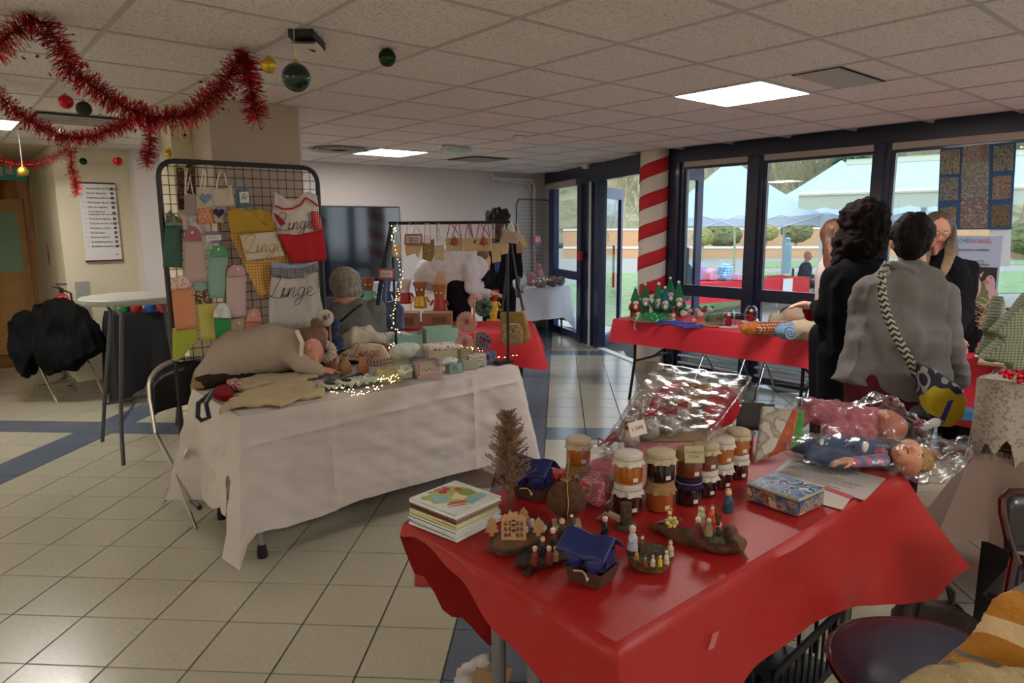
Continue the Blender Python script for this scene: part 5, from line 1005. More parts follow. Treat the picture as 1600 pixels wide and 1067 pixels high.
# leopard bag
leo=pat('leopard','speckle',['#b9986a','#3a2618','#c9ab7c','#2a1a12'],130); t=thing('leopard_bag','tan bag with a leopard print pocket hanging by black straps from the right pole','bag',onp(*c8((1420,880))[0],*RP2))
lump('bag_body',C('mustard_tan','#8a7038'),t,c8((1340,880),(1510,875),(1555,1060),(1530,1085),(1345,1100)),(RB-EYE).dot(_f)-.02,.05,amp=.006)
k=(RB-EYE).dot(_f)-.06; lump('pocket',leo,t,c8((1350,960),(1480,955),(1500,1000),(1495,1105),(1350,1105)),k,.03,amp=.003)
for q in (((1395,400),(1390,560),(1352,860)),((1415,400),(1450,620),(1500,860))): B().tube([ad(*p,k) for p in c8(*q)],.009,6).obj('strap',blackp,t,True)
for q in ((1350,862),(1500,860)): B().cbox(ad(*c8(q)[0],k),(.022,.012,.02)).obj('clip',chrome,t,True)
# =================== red clothed table with flowerpot figures
A_=Vector((3.80,4.15,0)); d1=Vector((-.77,.64,0)); d2=Vector((.64,.77,0)); C_=[A_,A_+d1*1.45,A_+d1*1.45+d2*.75,A_+d2*.75]
t=thing('folding_table','table under a red cloth behind the white table, carrying flowerpot figures','table',A_); 
b=B(); b.prism([tuple(p.xy) for p in C_],.03,base=.70); b.obj('tabletop',mat('table_plastic','#9d9c92',.5),t,True,sharp=0)
for p in C_: q=p.lerp(sum(C_,Vector())/4,.15); B().tube([(q.x,q.y,0),(q.x,q.y,.7)],.015).obj('leg',gl_,t,True)
t=thing('tablecloth','red cloth over the table of flowerpot figures','tablecloth',A_); redc2=mat('red_cloth_flat','#c4202a',.6,bump=.1,bs=60); b=B(); skirt(b,C_,.745,lambda u:.45+.03*math.sin(u*7),fa_=.01,flare=.12,rows=6); b.obj('cloth',redc2,t,True)
z2=.752; cardb=mat('cardboard','#8a6248',.8,var=.1)
def tb(px,py,w,h,lab,d=.2): 
    p=az(px,py,z2); t=thing('cardboard_box',lab,'box',p,math.atan2(d1.y,d1.x)+PI); b=B(); b.cbox((0,0,h/2),(w,d,h),0,.004); b.obj('box_body',cardb,t); B().cbox((w*.1,-d/2-.001,h/2),(w*.5,.002,h*.5)).obj('flap',mat('cardboard_dark','#6b4a38',.8),t,sharp=0)
tb(637,512,.20,.14,'brown cardboard box under the gold flowerpot figure'); tb(684,508,.26,.12,'wider reddish cardboard box under the red flowerpot figure')
terra=mat('terracotta','#8f4a2e',.7); 
def potman(px,py,k,s,top,bot,label,basecol=None):
    c=ad(px,py,k); t=thing('flowerpot_figure',label,'figure',c,group='flowerpot figures'); 
    B().lathe([(0,0),(.055*s,0),(.058*s,.015*s),(.052*s,.02*s),(.04*s,.10*s),(0,.10*s)],18).obj('lower_pot',bot,t)
    B().lathe([(0,.10*s),(.035*s,.10*s),(.05*s,.19*s),(.058*s,.19*s),(.058*s,.22*s),(.05*s,.22*s),(.045*s,.2*s),(0,.19*s)],18).obj('upper_pot',top,t)
    for q in (-1,1): B().ball((q*.03*s,-.045*s,.145*s) if False else tuple(-_f.normalized()*.045*s+_r*q*.02*s+Vector((0,0,.15*s))),.008*s,8).obj('eye',white,t)
    for q in (-1,1): B().tube([tuple(_r*q*.05*s+Vector((0,0,.09*s))),tuple(_r*q*.075*s+Vector((0,0,.05*s))-_f*.02*s)],.012*s,8).obj('arm',bot,t)
    if basecol: B().lathe([(0,-.015*s),(.09*s,-.015*s),(.09*s,0),(0,0)],20).obj('saucer',basecol,t)
    return t
k=(az(657,500,z2)-EYE).dot(_f)
potman(577,470,k,1.0,terra,mat('pot_mint','#5fa386',.5),'flowerpot figure with a mint lower pot, leftmost'); potman(604,470,k,.95,mat('pot_blue2','#3a4f9a',.5),mat('pot_blue','#1f3f86',.5),'blue flowerpot figure behind the rack bags'); potman(634,474,k,1.05,mat('pot_white','#c9c4bd',.5),mat('pot_red','#a3222c',.5),'flowerpot figure with white upper and red lower pot')
potman(657,481,k-.05,1.12,mat('pot_brown','#94552e',.6),mat('pot_gold','#c0962f',.35,.4),'flowerpot figure with a gold lower pot and brown upper pot'); potman(687,486,k-.05,1.12,mat('pot_ochre','#a05f2c',.6),MT['pot_red'],'flowerpot figure with an ochre upper pot, red body and green saucer',mat('pot_green','#4aa04a',.5))
potman(771,485,k+.1,.9,MT['pot_red'],mat('pot_yellow','#d0a520',.5),'small yellow and red flowerpot figure near the leopard bag'); potman(771,512,k+.0,.9,mat('pot_yellow','#d0a520',.5),MT['pot_yellow'],'yellow spotted flowerpot figure below the red one')
# bin behind: white translucent box with lid on the far cabinet
# grey haired seated woman
k=4.95; gw=thing('person','seated grey haired person in a grey coat with black strap, from behind','person',(*ad(540,500,k).xy,0))
hc=ad(537,447,k); fw=(_f*.6-_r*.8+Vector((0,0,-.35))).normalized(); pr_=[]; head(pr_,hc,fw); s0=ad(550,492,k); pel=Vector((s0.x,s0.y,.55))
pr_+=[('c',hc-Vector((0,0,.05)),.05,ad(545,480,k),.055),('c',ad(545,485,k),.13,pel,.15)]
for s in (-1,1):
    hp=pel+_r*.09*s; kn=hp+Vector((_f.x,_f.y,0)).normalized()*.42; kn.z=.50; ft=Vector((kn.x,kn.y,.06)); pr_+=[('c',hp,.09,kn,.065),('c',kn,.06,ft,.04),('c',ft,.04,ft+Vector((_f.x,_f.y,0))*.14,.035)]
    a=ad(550,482,k)+_r*.17*s; e=a+Vector((0,0,-.27))+_f*.05; w=e+_f*.24+Vector((0,0,.04)); GS=globals().get('GS',[])+[('c',a,.078,e,.062),('c',e,.06,w,.045)]; pr_+=[('c',a,.05,e,.04),('c',e,.038,w,.027)]; hand(pr_,w,_f,Vector((0,0,-1)),.95,.4,-s)
organic('body',pr_,.013,skinp,gw)
gr=fabric('grey_wool','#6a6866',.95,.6,80); pr_=GS+[('e',ad(549,505,k),(.20,.15,.20)),('c',ad(527,487,k),.075,ad(572,490,k),.075),('c',ad(524,490,k),.07,ad(519,535,k),.065),('c',ad(575,492,k),.07,ad(583,535,k),.065),('c',ad(549,500,k),.17,Vector((s0.x,s0.y,.5)),.18)]
organic('coat',pr_,.014,gr,gw,disp=folds(.012,(8,8,6),5)); organic('scarf',[('c',ad(522,474,k-.03),.04,ad(560,478,k-.06),.04),('c',ad(530,470,k+.04),.04,ad(556,474,k+.02),.04)],.010,pat('scarf_print','speckle',['#8a6f60','#b5a090','#5f4a44'],60),gw,disp=folds(.008,(20,20,20),6))
B().tube([ad(520,512,k-.16),ad(535,500,k-.17),ad(556,482,k-.15),ad(565,476,k-.1)],.009,6).obj('bag_strap',blackp,gw,True)
hg=mat('hair_grey','#8a7f70',.6,bump=1,bs=50,var=.35,vs=40); organic('hair',[('e',hc+Vector((0,0,.02))-fw*.02,(.115,.115,.115)),('e',hc-fw*.04-Vector((0,0,.05)),(.105,.10,.08))],.010,hg,gw,disp=lambda p:.008*noise.noise(Vector((p.x*60,p.y*60,p.z*9))))
pc_=ad(545,500,k+.05); chair((pel.x,pel.y,0),YAW+PI/2,'folding chair under the grey haired person',h=.8)
# =================== the far wall: television, sideboard table, pipes
x0,x1=ay(499,400,7.93).x,ay(627,400,7.93).x; z0,z1=ay(600,463,7.93).z,ay(560,322,7.93).z
tv=thing('television','large black flat television on the far wall','television',((x0+x1)/2,7.93,z0)); w_=x1-x0; B().cbox((0,.02,(z1-z0)/2),(w_,.05,z1-z0),0,.006).obj('casing',blackp,tv); B().box((-w_/2+.015,-.008,.02),(w_/2-.015,-.004,z1-z0-.015)).obj('screen',mat('tv_screen',(.006,.007,.012),.08,coat=1),tv,sharp=0); B().box((-.03,-.009,.004),(.03,-.006,.012)).obj('badge',steel,tv,sharp=0)
B().box((-.25,.045,.2),(.25,.069,z1-z0-.2)).obj('wall_bracket',blackp,tv,sharp=0)
p=thing('radiator_pipe','white painted heating pipe under the ceiling and down the far wall','pipe',ay(835,285,7.95)); B().tube([ay(768,271,7.96),ay(772,277,7.94),ay(830,282,7.93),ay(835,290,7.94),ay(836,420,7.94),ay(836,520,7.94)],.022,10).tube([ay(770,279,7.95),ay(826,287,7.93),ay(829,300,7.94)],.014,8).obj('pipe',mat('pipe_white','#cdc4be',.5),p,True)
gs=thing('grid_stand','light wire grid panel standing against the far wall by the door','display stand',ay(835,500,7.82)); gm=mat('grid_chrome','#5a6068',.3,.6); P=[ay(805,500,7.82),ay(807,318,7.82),ay(811,311,7.82),ay(858,313,7.82),ay(863,320,7.82),ay(863,500,7.82)]; P[0].z=P[-1].z=.02
B().tube(P,.012,8).obj('frame',gm,gs,True); xl,xr_,zt=P[1].x,P[4].x,P[2].z
for i in range(1,16): x=xl+(xr_-xl)*i/16; B().tube([(x,7.82,.05),(x,7.82,zt)],.0022,4).obj('wire',gm,gs,True,sharp=0)
for i in range(36): z=.05+i*(zt-.06)/35; B().tube([(xl,7.82,z),(xr_,7.82,z)],.0022,4).obj('wire',gm,gs,True,sharp=0)
c=ay(840,376,7.78); sg=thing('round_sign','round red and blue sign with white figures on the grid panel','sign',c); b=B().prism([(.085*math.cos(a),.085*math.sin(a)) for a in [PI*2*i/30 for i in range(30)]],.006,axis='y'); b.obj('disc',mat('sign_red2','#c33a30',.5),sg); B().prism([(.086*math.cos(a),.086*math.sin(a)) for a in [PI+.5+(PI-1)*i/14 for i in range(15)]],.008,axis='y',base=-.001).obj('lower_band',mat('sign_blue','#2a56a8',.5),sg)
for q in (-.035,0,.035): B().cbox((q,-.004,.012),(.016,.006,.06)).ball((q,-.003,.05),.011,8).obj('figure_print',white,sg)
# far white table with bags and goods
C_=[Vector((5.55,7.2,0)),Vector((7.30,7.2,0)),Vector((7.30,7.76,0)),Vector((5.55,7.76,0))]
t=thing('folding_table','far trestle table under a short white cloth beside the entrance','table',C_[0]); B().box((0,0,.7),(1.75,.56,.735)).obj('tabletop',mat('table_plastic','#9d9c92',.5),t,sharp=0)
for x in (.1,1.6):
    for y in (.05,.4): B().tube([(x,y,.7),(x+(.05 if x>1 else -.05),y,0)],.015).obj('leg',gl_,t)
t=thing('tablecloth','white cloth with a long right corner over the far table','tablecloth',C_[0]); b=B(); skirt(b,C_,.745,interp([(0,.3),(.9,.28),(1.0,.04),(1.1,.2),(4,.3)]),fa_=.012,flare=.14,rows=8); b.obj('cloth',mat('white_cloth_far','#d6d4da',.85,bump=.1,bs=60),t,True)
def far(px,py,name,label,cat,prims,m,seed=0,amp=.01): p=az(px,py,.75); q_=min(1,7.48/p.y); p=Vector((p.x*q_,p.y*q_,.75+(0 if q_==1 else .02))); t=thing(name,label,cat,p); organic('fabric',[tuple([q[0],p+Vector(q[1])]+list(q[2:])) if q[0]=='e' else ('c',p+Vector(q[1]),q[2],p+Vector(q[3]),q[4]) for q in prims],.014,m,t,disp=folds(amp,(14,14,14),seed))
fp=[('e',(0,.1,.08),(.14,.09,.08))]
pb1=pat('print_teal','speckle',['#1f4a50','#d0d0c8','#6a2a30'],45); pb2=pat('print_wine','speckle',['#5a2a34','#a88a80','#3a2026'],45); pb3=pat('print_bw','speckle',['#2a2f3a','#c9c9c9','#444'+'a55'],45); pb4=pat('print_lilac','speckle',['#a9a2c4','#d8d0e0','#5a5a90'],35)
far(852,450,'printed_pouch','teal and white printed pouch on the far table','pouch',fp,pb1,1); far(871,449,'printed_pouch','wine printed pouch between the teal and black ones','pouch',[('e',(0,.1,.08),(.11,.08,.08))],pb2,2); far(884,447,'printed_pouch','black and white round pouch at the right end of the far table','pouch',[('e',(0,.1,.07),(.07,.07,.075))],pb3,3)
far(838,447,'soft_bag','pinkish soft bag behind the printed pouches','bag',[('e',(0,.12,.10),(.10,.07,.11))],C('mauve_cloth','#9a6f70'),4); far(822,455,'soft_bag','pale blue and white cloth bundle on the far table','bag',[('e',(0,.15,.12),(.13,.1,.13))],pat('pale_blue_print','speckle',['#b9c4d4','#7f9ab8','#d0d0d0'],40),5)
far(850,437,'rag_doll','seated rag doll with a dark bob at the back of the far table','doll',[('e',(0,.12,.10),(.10,.08,.11)),('e',(0,.12,.25),(.05,.05,.055))],C('doll_pink','#a87078'),6)
far(755,458,'printed_cloths','pile of lilac printed cloths on the left of the far table','cloth',[('e',(0,.12,.05),(.2,.12,.05)),('e',(.12,.2,.08),(.16,.1,.05))],pb4,7); far(735,455,'printed_cloths','dark and white printed cloth pile at the left end of the far table','cloth',[('e',(0,.12,.07),(.16,.12,.07))],pat('print_dark','speckle',['#8a8f9a','#c9c9d4','#5a3038'],35),8)
far(765,430,'christmas_sack','bright red sack behind the cloth piles','bag',[('e',(.05,.14,.12),(.12,.09,.13)),('e',(.05,.14,.26),(.07,.06,.07))],fabric('bright_red','#b81a3a'),9); far(778,448,'gift_basket','dark basket with gold ribbons on the far table','basket',[('e',(0,.1,.12),(.17,.1,.13))],pat('navy_gold','speckle',['#1d2238','#7a2a2a','#c9a040','#23305e'],30),10)
fairy('fairy lights over the dark basket and pouches on the far table',[az(770,440,.85),az(785,430,.9),az(790,445,.85),az(830,440,.85),az(850,438,.9),az(868,437,.85)],16,.02)
# clear plastic boxes left of it on a low cabinet under the television
c0=ay(508,470,7.5); lowc=thing('low_cabinet','long pale cabinet under the television carrying plastic boxes','cabinet',(3.7,7.35,0)); B().cbox((.9,.25,.36),(2.0,.5,.72),0,.01).obj('cabinet_body',mat('cabinet_pale','#b9aaa0',.6),lowc)
for i in range(4): B().box((-.08+i*.5,-.012,.05),(.39+i*.5,0,.69)).obj('door',mat('cabinet_door','#c4b6ab',.6),lowc,sharp=0)
def tubb(px,w,h,lab,y=7.45): p=ay(px,460,y); t=thing('plastic_box',lab,'box',(p.x,y,.722)); B().lathe([(0,0),(w*.45,0),(w*.5,h),(w*.52,h),(w*.52,h+.02),(0,h+.02)],4).obj('tub',mat('tub_white','#c3c9d2',.3,alpha=.85),t,sharp=20); t.rotation_euler=(0,0,PI/4)
tubb(598,.36,.22,'white plastic storage tub under the television'); tubb(645,.34,.20,'clear plastic tub with coloured things beside the white tub')
# person in white bent over the far goods
k=6.6; wp=thing('person','brown haired person in white bending over the far goods','person',(*ad(715,470,k).xy,0)); hc=ad(752,408,k); fw=(_r*.8+Vector((0,0,-.55))-_f*.1).normalized(); pr_=[]; head(pr_,hc,fw,1.0); sh=ad(738,415,k); hp=ad(690,432,k)
pr_+=[('c',sh,.07,hc,.055),('c',hp,.13,sh,.13)]
for s in (-1,1):
    a=hp+_f*.08*s; kn=Vector((a.x,a.y,.5))+_r*.05; ft=Vector((a.x,a.y,.07)); pr_+=[('c',a,.09,kn,.065),('c',kn,.06,ft,.04),('c',ft,.04,ft+_r*.14,.035)]
    a=sh+_f*.15*s-Vector((0,0,.03)); e=a+Vector((0,0,-.20)); w=e+_r*.15+Vector((0,0,-.05)); WS=globals().get('WS',[])+[('c',a,.08,e,.065),('c',e,.062,w,.045)]; pr_+=[('c',a,.05,e,.04),('c',e,.038,w,.026)]; hand(pr_,w,_r,Vector((0,0,-1)),1,.4,s)
organic('body',pr_,.013,skin,wp)
organic('hooded_top',[('c',hp,.165,sh,.155),('c',ad(672,428,k),.16,ad(700,410,k),.17),('c',ad(700,410,k),.17,ad(738,408,k),.13),*WS],.015,fabric('white_fleece','#c8c4c6',.95),wp,disp=folds(.02,(9,9,9),7))
organic('trousers',[('c',ad(712,450,k),.15,ad(714,475,k),.14),('c',ad(708,470,k),.09,Vector((*ad(708,470,k).xy,.12)),.065),('c',ad(722,470,k),.09,Vector((*ad(722,470,k).xy,.12)),.065)],.015,fabric('black_trousers','#14141a'),wp); organic('hair',[('e',hc+Vector((0,0,.03))-fw*.03,(.105,.105,.10)),('e',hc-fw*.08+Vector((0,0,.02)),(.05,.05,.07))],.010,hairb,wp,disp=folds(.008,(25,25,25),1))
# standing dark skinned person behind the rack
k=7.3; bp=thing('person','curly haired person in dark clothes standing behind the rack','person',(*ad(778,480,k).xy,0)); hc=ad(778,346,k); hc.z=min(hc.z,1.70); fw=(-_f-_r*.15+Vector((0,0,-.25))).normalized(); pr_=[]; head(pr_,hc,fw,1.0); sh=hc-Vector((0,0,.26))
base=Vector((sh.x,sh.y,0)); pr_+=[('c',hc-Vector((0,0,.06)),.05,sh+Vector((0,0,.04)),.055),('c',sh-Vector((0,0,.08)),.13,base+Vector((0,0,.95)),.13)]
for s in (-1,1):
    a=sh+_r*.18*s-Vector((0,0,.03)); e=a+Vector((0,0,-.28))+_r*.03*s; w=e-_f*.16+Vector((0,0,-.16)); pr_+=[('c',a,.05,e,.04),('c',e,.038,w,.026)]; hand(pr_,w,-_f+Vector((0,0,-.6)),Vector((0,0,-1)),1,.4,s)
    hp=base+_r*.09*s+Vector((0,0,.88)); kn=base+_r*.1*s+Vector((0,0,.48)); ft=base+_r*.1*s+Vector((0,0,.07)); pr_+=[('c',hp,.09,kn,.065),('c',kn,.06,ft,.042),('c',ft,.045,ft-_f*.14,.035)]
organic('body',pr_,.013,skind,bp); face_bits(bp,hc,fw,1,lip='#5a2a28',brow='#0c0a0a')
dk=fabric('black_jacket','#121218',.9); organic('jacket',[('c',sh-Vector((0,0,.08)),.155,base+Vector((0,0,1.0)),.16),('c',sh-_r*.14,.08,sh+_r*.14,.08)]+[q for s in (-1,1) for q in (('c',sh+_r*.18*s-Vector((0,0,.03)),.07,sh+_r*.21*s-Vector((0,0,.31)),.06),)],.015,dk,bp,disp=folds(.012,(8,8,8),3))
organic('shirt',[('e',sh-_f*.13-Vector((0,0,.16)),(.05,.03,.2))],.012,fabric('blue_shirt','#3a5078'),bp); organic('trousers',[('c',base+_r*.09*s+Vector((0,0,.9)),.105,base+_r*.1*s+Vector((0,0,.12)),.06) for s in (-1,1)],.015,MT['black_trousers'],bp)
hb_=mat('hair_black','#0b0a0c',.8,bump=1,bs=40); organic('hair',[('e',hc+Vector((0,0,.055))+_f*.01,(.13,.13,.085)),('e',hc+Vector((0,0,.06))-_r*.08,(.05,.06,.05)),('e',hc+Vector((0,0,.06))+_r*.08,(.05,.06,.05))],.011,hb_,bp,disp=folds(.025,(22,22,22),3))
# =================== long red stall tables along the windows
redp=mat('red_nonwoven','#cf2436',.6,bump=.2,bs=140)
def redtable(y0,y1,lab,lab2,x0=5.0,hem=None,seed=0):
    X0a=x0+.0; C_=[Vector((X0a+(2.34-y0)*.072+.08,y0,0)),Vector((X0a+(2.34-y1)*.072+.08,y1,0))]; C_+= [C_[1]+Vector((.74,.05,0)),C_[0]+Vector((.74,.05,0))]
    t=thing('folding_table',lab,'table',C_[0]); B().prism([tuple(p.xy) for p in C_],.03,base=.70).obj('tabletop',mat('table_plastic','#9d9c92',.5),t,True,sharp=0)
    blk_=mat('leg_black','#141418',.4,.3)
    for a,b_,s in ((C_[0],C_[3],1),(C_[1],C_[2],-1)):
        o=Vector((0,.22*s,0)); p,q=a+o+Vector((.06,0,0)),b_+o-Vector((.06,0,0))
        for u,v in ((p,q),(q,p)): l=B().tube([(u.x,u.y,.70),(u.x,u.y,.36),(u.x+(u-v).x*.12,u.y+(u-v).y*.12,0)],.014).obj('leg',blk_,t,True)
        B().tube([(p.x,p.y,.36),(q.x,q.y,.36)],.012).tube([((p+q).x/2,(p+q).y/2,.36),((p+q).x/2,(p+q).y/2+.45*s,.68)],.010).obj('brace',blk_,t,True)
    t=thing('tablecloth',lab2,'tablecloth',C_[0]); b=B(); skirt(b,[C_[0],C_[3],C_[2],C_[1]],.745,hem,out=.006,fa_=.006,nf=5,flare=.03,rows=6,seed=seed)
    b.obj('cloth',redp,t,True); return C_
CA=redtable(2.28,4.28,'long trestle table by the windows carrying bottle elves and glass domes','bright red nonwoven cloth over the table with the bottle elves',hem=lambda u:.53)
CB=redtable(.55,2.2,'second window side table behind the people','red cloth over the table behind the grey jacket person',hem=lambda u:.28)
z4=.75
grn=mat('bottle_green','#1f5a34',.2,coat=.5,var=.3,vs=30); wf=mat('doll_felt','#d0b8a8',.8); cap_g=fabric('felt_green','#2a6a44')
R=random.Random(8)
def elf(px,py,h,cm,bm,label):
    p=az(px,py,z4); t=thing('bottle_elf',label,'ornament',p,group='bottle elves on the red table'); s=h/.26
    B().lathe([(0,0),(.040*s,0),(.043*s,.01*s),(.042*s,.12*s),(.02*s,.165*s),(0,.165*s)],16).obj('bottle_body',bm,t)
    B().lathe([(0,.12*s),(.044*s,.145*s),(.03*s,.19*s),(.012*s,.25*s),(0,.262*s)],14).obj('felt_cap',cm,t); B().ball((0,0,.265*s),.013*s,10).obj('pompom',white,t)
    d=-_f.copy(); d.z=0; d.normalize(); B().ball(tuple(d*.026*s+Vector((0,0,.13*s))),.026*s,12).ball(tuple(d*.052*s+Vector((0,0,.128*s))),.007*s,8).obj('face',wf,t); B().ball(tuple(d*.03*s+Vector((0,0,.095*s))),.02*s,10,sc=(1,1,1.3)).obj('beard',mat('beard_white','#ddd8d0',.9),t)
    B().tube([tuple(_r*.045*s+Vector((0,0,.11*s))),tuple(_r*.055*s+d*.02*s+Vector((0,0,.07*s)))],.009*s,6).tube([tuple(-_r*.045*s+Vector((0,0,.11*s))),tuple(-_r*.055*s+d*.02*s+Vector((0,0,.07*s)))],.009*s,6).obj('arm',cm,t)
    B().lathe([(.044*s,.05*s),(.047*s,.055*s),(.047*s,.065*s),(.044*s,.07*s)],16).obj('belt',mat('belt_black','#16161a',.5),t)
rf=fabric('felt_red','#9a1c28'); tf=fabric('felt_teal','#22606a')
elf(992,495,.28,cap_g,rf,'bottle elf with a red body and thin green cap, leftmost'); elf(1007,490,.29,cap_g,grn,'bottle elf with green cap next to the red bodied one'); elf(1028,494,.31,cap_g,grn,'tall bottle elf with a dark green cap and red scarf'); elf(1038,495,.28,tf,grn,'bottle elf with a teal cap beside the tall one'); elf(1046,483,.32,cap_g,grn,'bottle elf standing behind the teal capped one'); elf(1059,493,.32,cap_g,grn,'largest green bottle elf at the right of the group')
elf(1052,500,.12,rf,wf,'small pink faced elf at the foot of the largest bottle')
p=az(1018,501,z4); t=thing('serving_tray','oval silver tray with green tinsel in front of the bottle elves','tray',p); B().lathe([(0,0),(.17,0),(.20,.015),(.195,.018),(.165,.006),(0,.006)],28).obj('tray_body',mat('silver','#b8b4ae',.3,.7),t); t.scale=(1,1,1)
t=thing('green_tinsel','bright green tinsel tuft lying on the silver tray','tinsel',p+Vector((0,0,.01))); b=B(); R=random.Random(3)
for _ in range(900):
    o=Vector((R.gauss(0,.09),R.gauss(0,.07),R.uniform(0,.05))); v=Vector((R.uniform(-1,1),R.uniform(-1,1),R.uniform(0,1))).normalized(); w=v.orthogonal().normalized()*.002; b._add([o-w,o+w,o+v*.035],[(0,1,2)])
b.obj('strands',mat('tinsel_green','#1f9a5a',.3,.6),t,sharp=0)
t=thing('ribbon_doll','small dangling doll with curled legs over the table edge','doll',az(999,505,z4)); e=az(997,500,z4); B().tube([e+Vector((0,0,.04)),e+Vector((-.06,-.02,.0)),e+Vector((-.075,-.02,-.06)),e+Vector((-.06,-.03,-.09))],.010,6).ball(e+Vector((0,0,.055)),.022,10).obj('body',wf,t,True)
star=mat('blue_felt','#26409a',.8)
def starm(px,py,r,lab,rot):
    p=az(px,py,z4); t=thing('star_mat',lab,'mat',p,rot); B().prism([(r*(1 if k%2==0 else .45)*math.cos(k*PI/5),r*(1 if k%2==0 else .45)*math.sin(k*PI/5)) for k in range(10)],.006,base=.001).obj('felt',star,t,sharp=0)
starm(1052,505,.20,'large blue felt star mat in front of the elves',.3); starm(1078,510,.15,'smaller blue star mat at the table edge',.9)
for i,(px,py,r,m_,lb_) in enumerate([(1068,495,.035,wf,'round beige bauble ornament near the largest elf'),(1078,490,.028,mat('pink_ball','#c08a92',.5),'small pink ball ornament'),(1090,490,.03,mat('grey_ball','#a9a9b4',.5),'grey figure ornament on the red table'),(1094,496,.032,wf,'beige ball ornament left of the wreath'),(1100,488,.028,mat('red_ball','#a8303a',.5),'red speckled ball ornament'),(1085,504,.022,mat('gold_ball','#c9b05a',.4),'gold flower ornament on the blue star'),(1110,489,.03,mat('white_ball','#cfcfc8',.5),'white ball ornament beside the red one')]):
    p=az(px,py,z4); t=thing('ornament',lb_,'ornament',p,group='small ornaments on the red table'); B().ball((0,0,r),r,14).obj('ball',m_,t); B().ball((r*.3,-r*.5,r*1.9),r*.5,10).tube([(0,0,r*1.8),(0,0,r*2.4)],r*.15,6).obj('bow',rf if i%2 else cap_g,t)
p=az(1116,508,z4); t=thing('wreath','small bushy green wreath on a wood disc','wreath',p); B().lathe([(0,0),(.12,0),(.12,.012),(0,.012)],24).obj('wood_disc',mat('light_wood','#a9744a',.6),t); b=B()
for _ in range(700):
    a=R.uniform(0,2*PI); o=Vector((.07*math.cos(a),.07*math.sin(a),.03+R.uniform(0,.05))); v=Vector((R.uniform(-1,1),R.uniform(-1,1),R.uniform(-.2,1))).normalized(); w=v.orthogonal().normalized()*.002; b._add([o-w,o+w,o+v*.05],[(0,1,2)])
b.obj('sprigs',mat('sprig_green','#6a7a52',.8),t,sharp=0)
clearg=bpy.data.materials.new('clear_glass'); clearg.use_nodes=True; n=clearg.node_tree; n.nodes.clear(); o_=n.nodes.new('ShaderNodeOutputMaterial'); mx=n.nodes.new('ShaderNodeMixShader'); tr=n.nodes.new('ShaderNodeBsdfTransparent'); gl=n.nodes.new('ShaderNodeBsdfGlossy'); lw=n.nodes.new('ShaderNodeLayerWeight'); gl.inputs['Roughness'].default_value=.06; lw.inputs[0].default_value=.35; tr.inputs[0].default_value=(.93,.96,.97,1)
n.links.new(lw.outputs['Facing'],mx.inputs[0]); n.links.new(tr.outputs[0],mx.inputs[1]); n.links.new(gl.outputs[0],mx.inputs[2]); n.links.new(mx.outputs[0],o_.inputs[0])
for px,py,lb_ in ((1138,511,'left glass dome with a tiny red and white figure inside'),(1173,504,'right glass dome with a pale figure inside')):
    p=az(px,py,z4); t=thing('glass_dome',lb_,'glass dome',p); B().lathe([(0,0),(.085,0),(.085,.012),(0,.012)],24).obj('base',mat('dome_base','#c9c4b8',.5),t); B().lathe([(.058,.013),(.058,.10)]+[(.058*math.cos(a),.10+.058*math.sin(a)) for a in (.3,.6,.9,1.2,1.4)]+[(0,.158)],24).obj('glass_cover',clearg,t)
    B().lathe([(0,.012),(.025,.012),(.03,.04),(.012,.08),(.02,.095),(0,.11)],12).obj('figure',rf,t); B().ball((0,0,.105),.018,10).obj('figure_head',wf,t)
# rolled fabrics
def roll(px,py,w,r,m_,lb_,ang=-.6,cat='cloth'):
    p=az(px,py,z4); t=thing('rolled_cloth',lb_,cat,p); d=Vector((math.cos(ang),math.sin(ang),0)); organic('fabric',[('c',p-d*w/2+Vector((0,0,r)),r*.9,p+d*w/2+Vector((0,0,r)),r)],.010,m_,t,disp=folds(.012,(14,14,14),px),smooth=3)
roll(1181,524,.16,.055,mat('fab_ochre','#b0652c',.9,bump=.4,bs=60,var=.3,vs=30),'ochre brown rolled cloth at the left of the fabric pile'); roll(1206,524,.2,.06,pat('plaid_orange','tartan',['#c9b09a','#b0622c','#5a2c26'],45),'orange and cream plaid rolled cloth',-.5)
roll(1239,531,.15,.07,C('blue_terry','#6f8fae'),'rolled pale blue terry cloth with a spiral end',-.7); p=az(1239,533,z4); e=p+Vector((-.085,-.02,.07)); sp=[(e+Vector((0,.055*(1-k/30)*math.cos(k*.55),.055*(1-k/30)*math.sin(k*.55)))) for k in range(26)]; B().tube(sp,.006,5).obj('spiral_edge',C('blue_terry2','#8aa6c0'),bpy.data.objects['rolled_cloth.002'],True)
roll(1272,532,.24,.085,C('cream_terry','#b9a98c'),'cream bundled cloth at the right end of the fabric pile',-.9); roll(1258,508,.3,.09,C('cream_terry3','#b5a78e'),'large cream cloth bundle behind the blue roll',-.4); roll(1225,508,.22,.06,C('sage_cloth','#a9a890'),'sage cloth behind the plaid roll',-.3)
# empty chairs behind the far table
chair((5.98,3.05,0),math.radians(-80),'black folding chair behind the glass domes, chrome back showing',h=.86); chair((6.02,3.75,0),math.radians(-85),'folding chair tucked behind the bottle elves',h=.72)
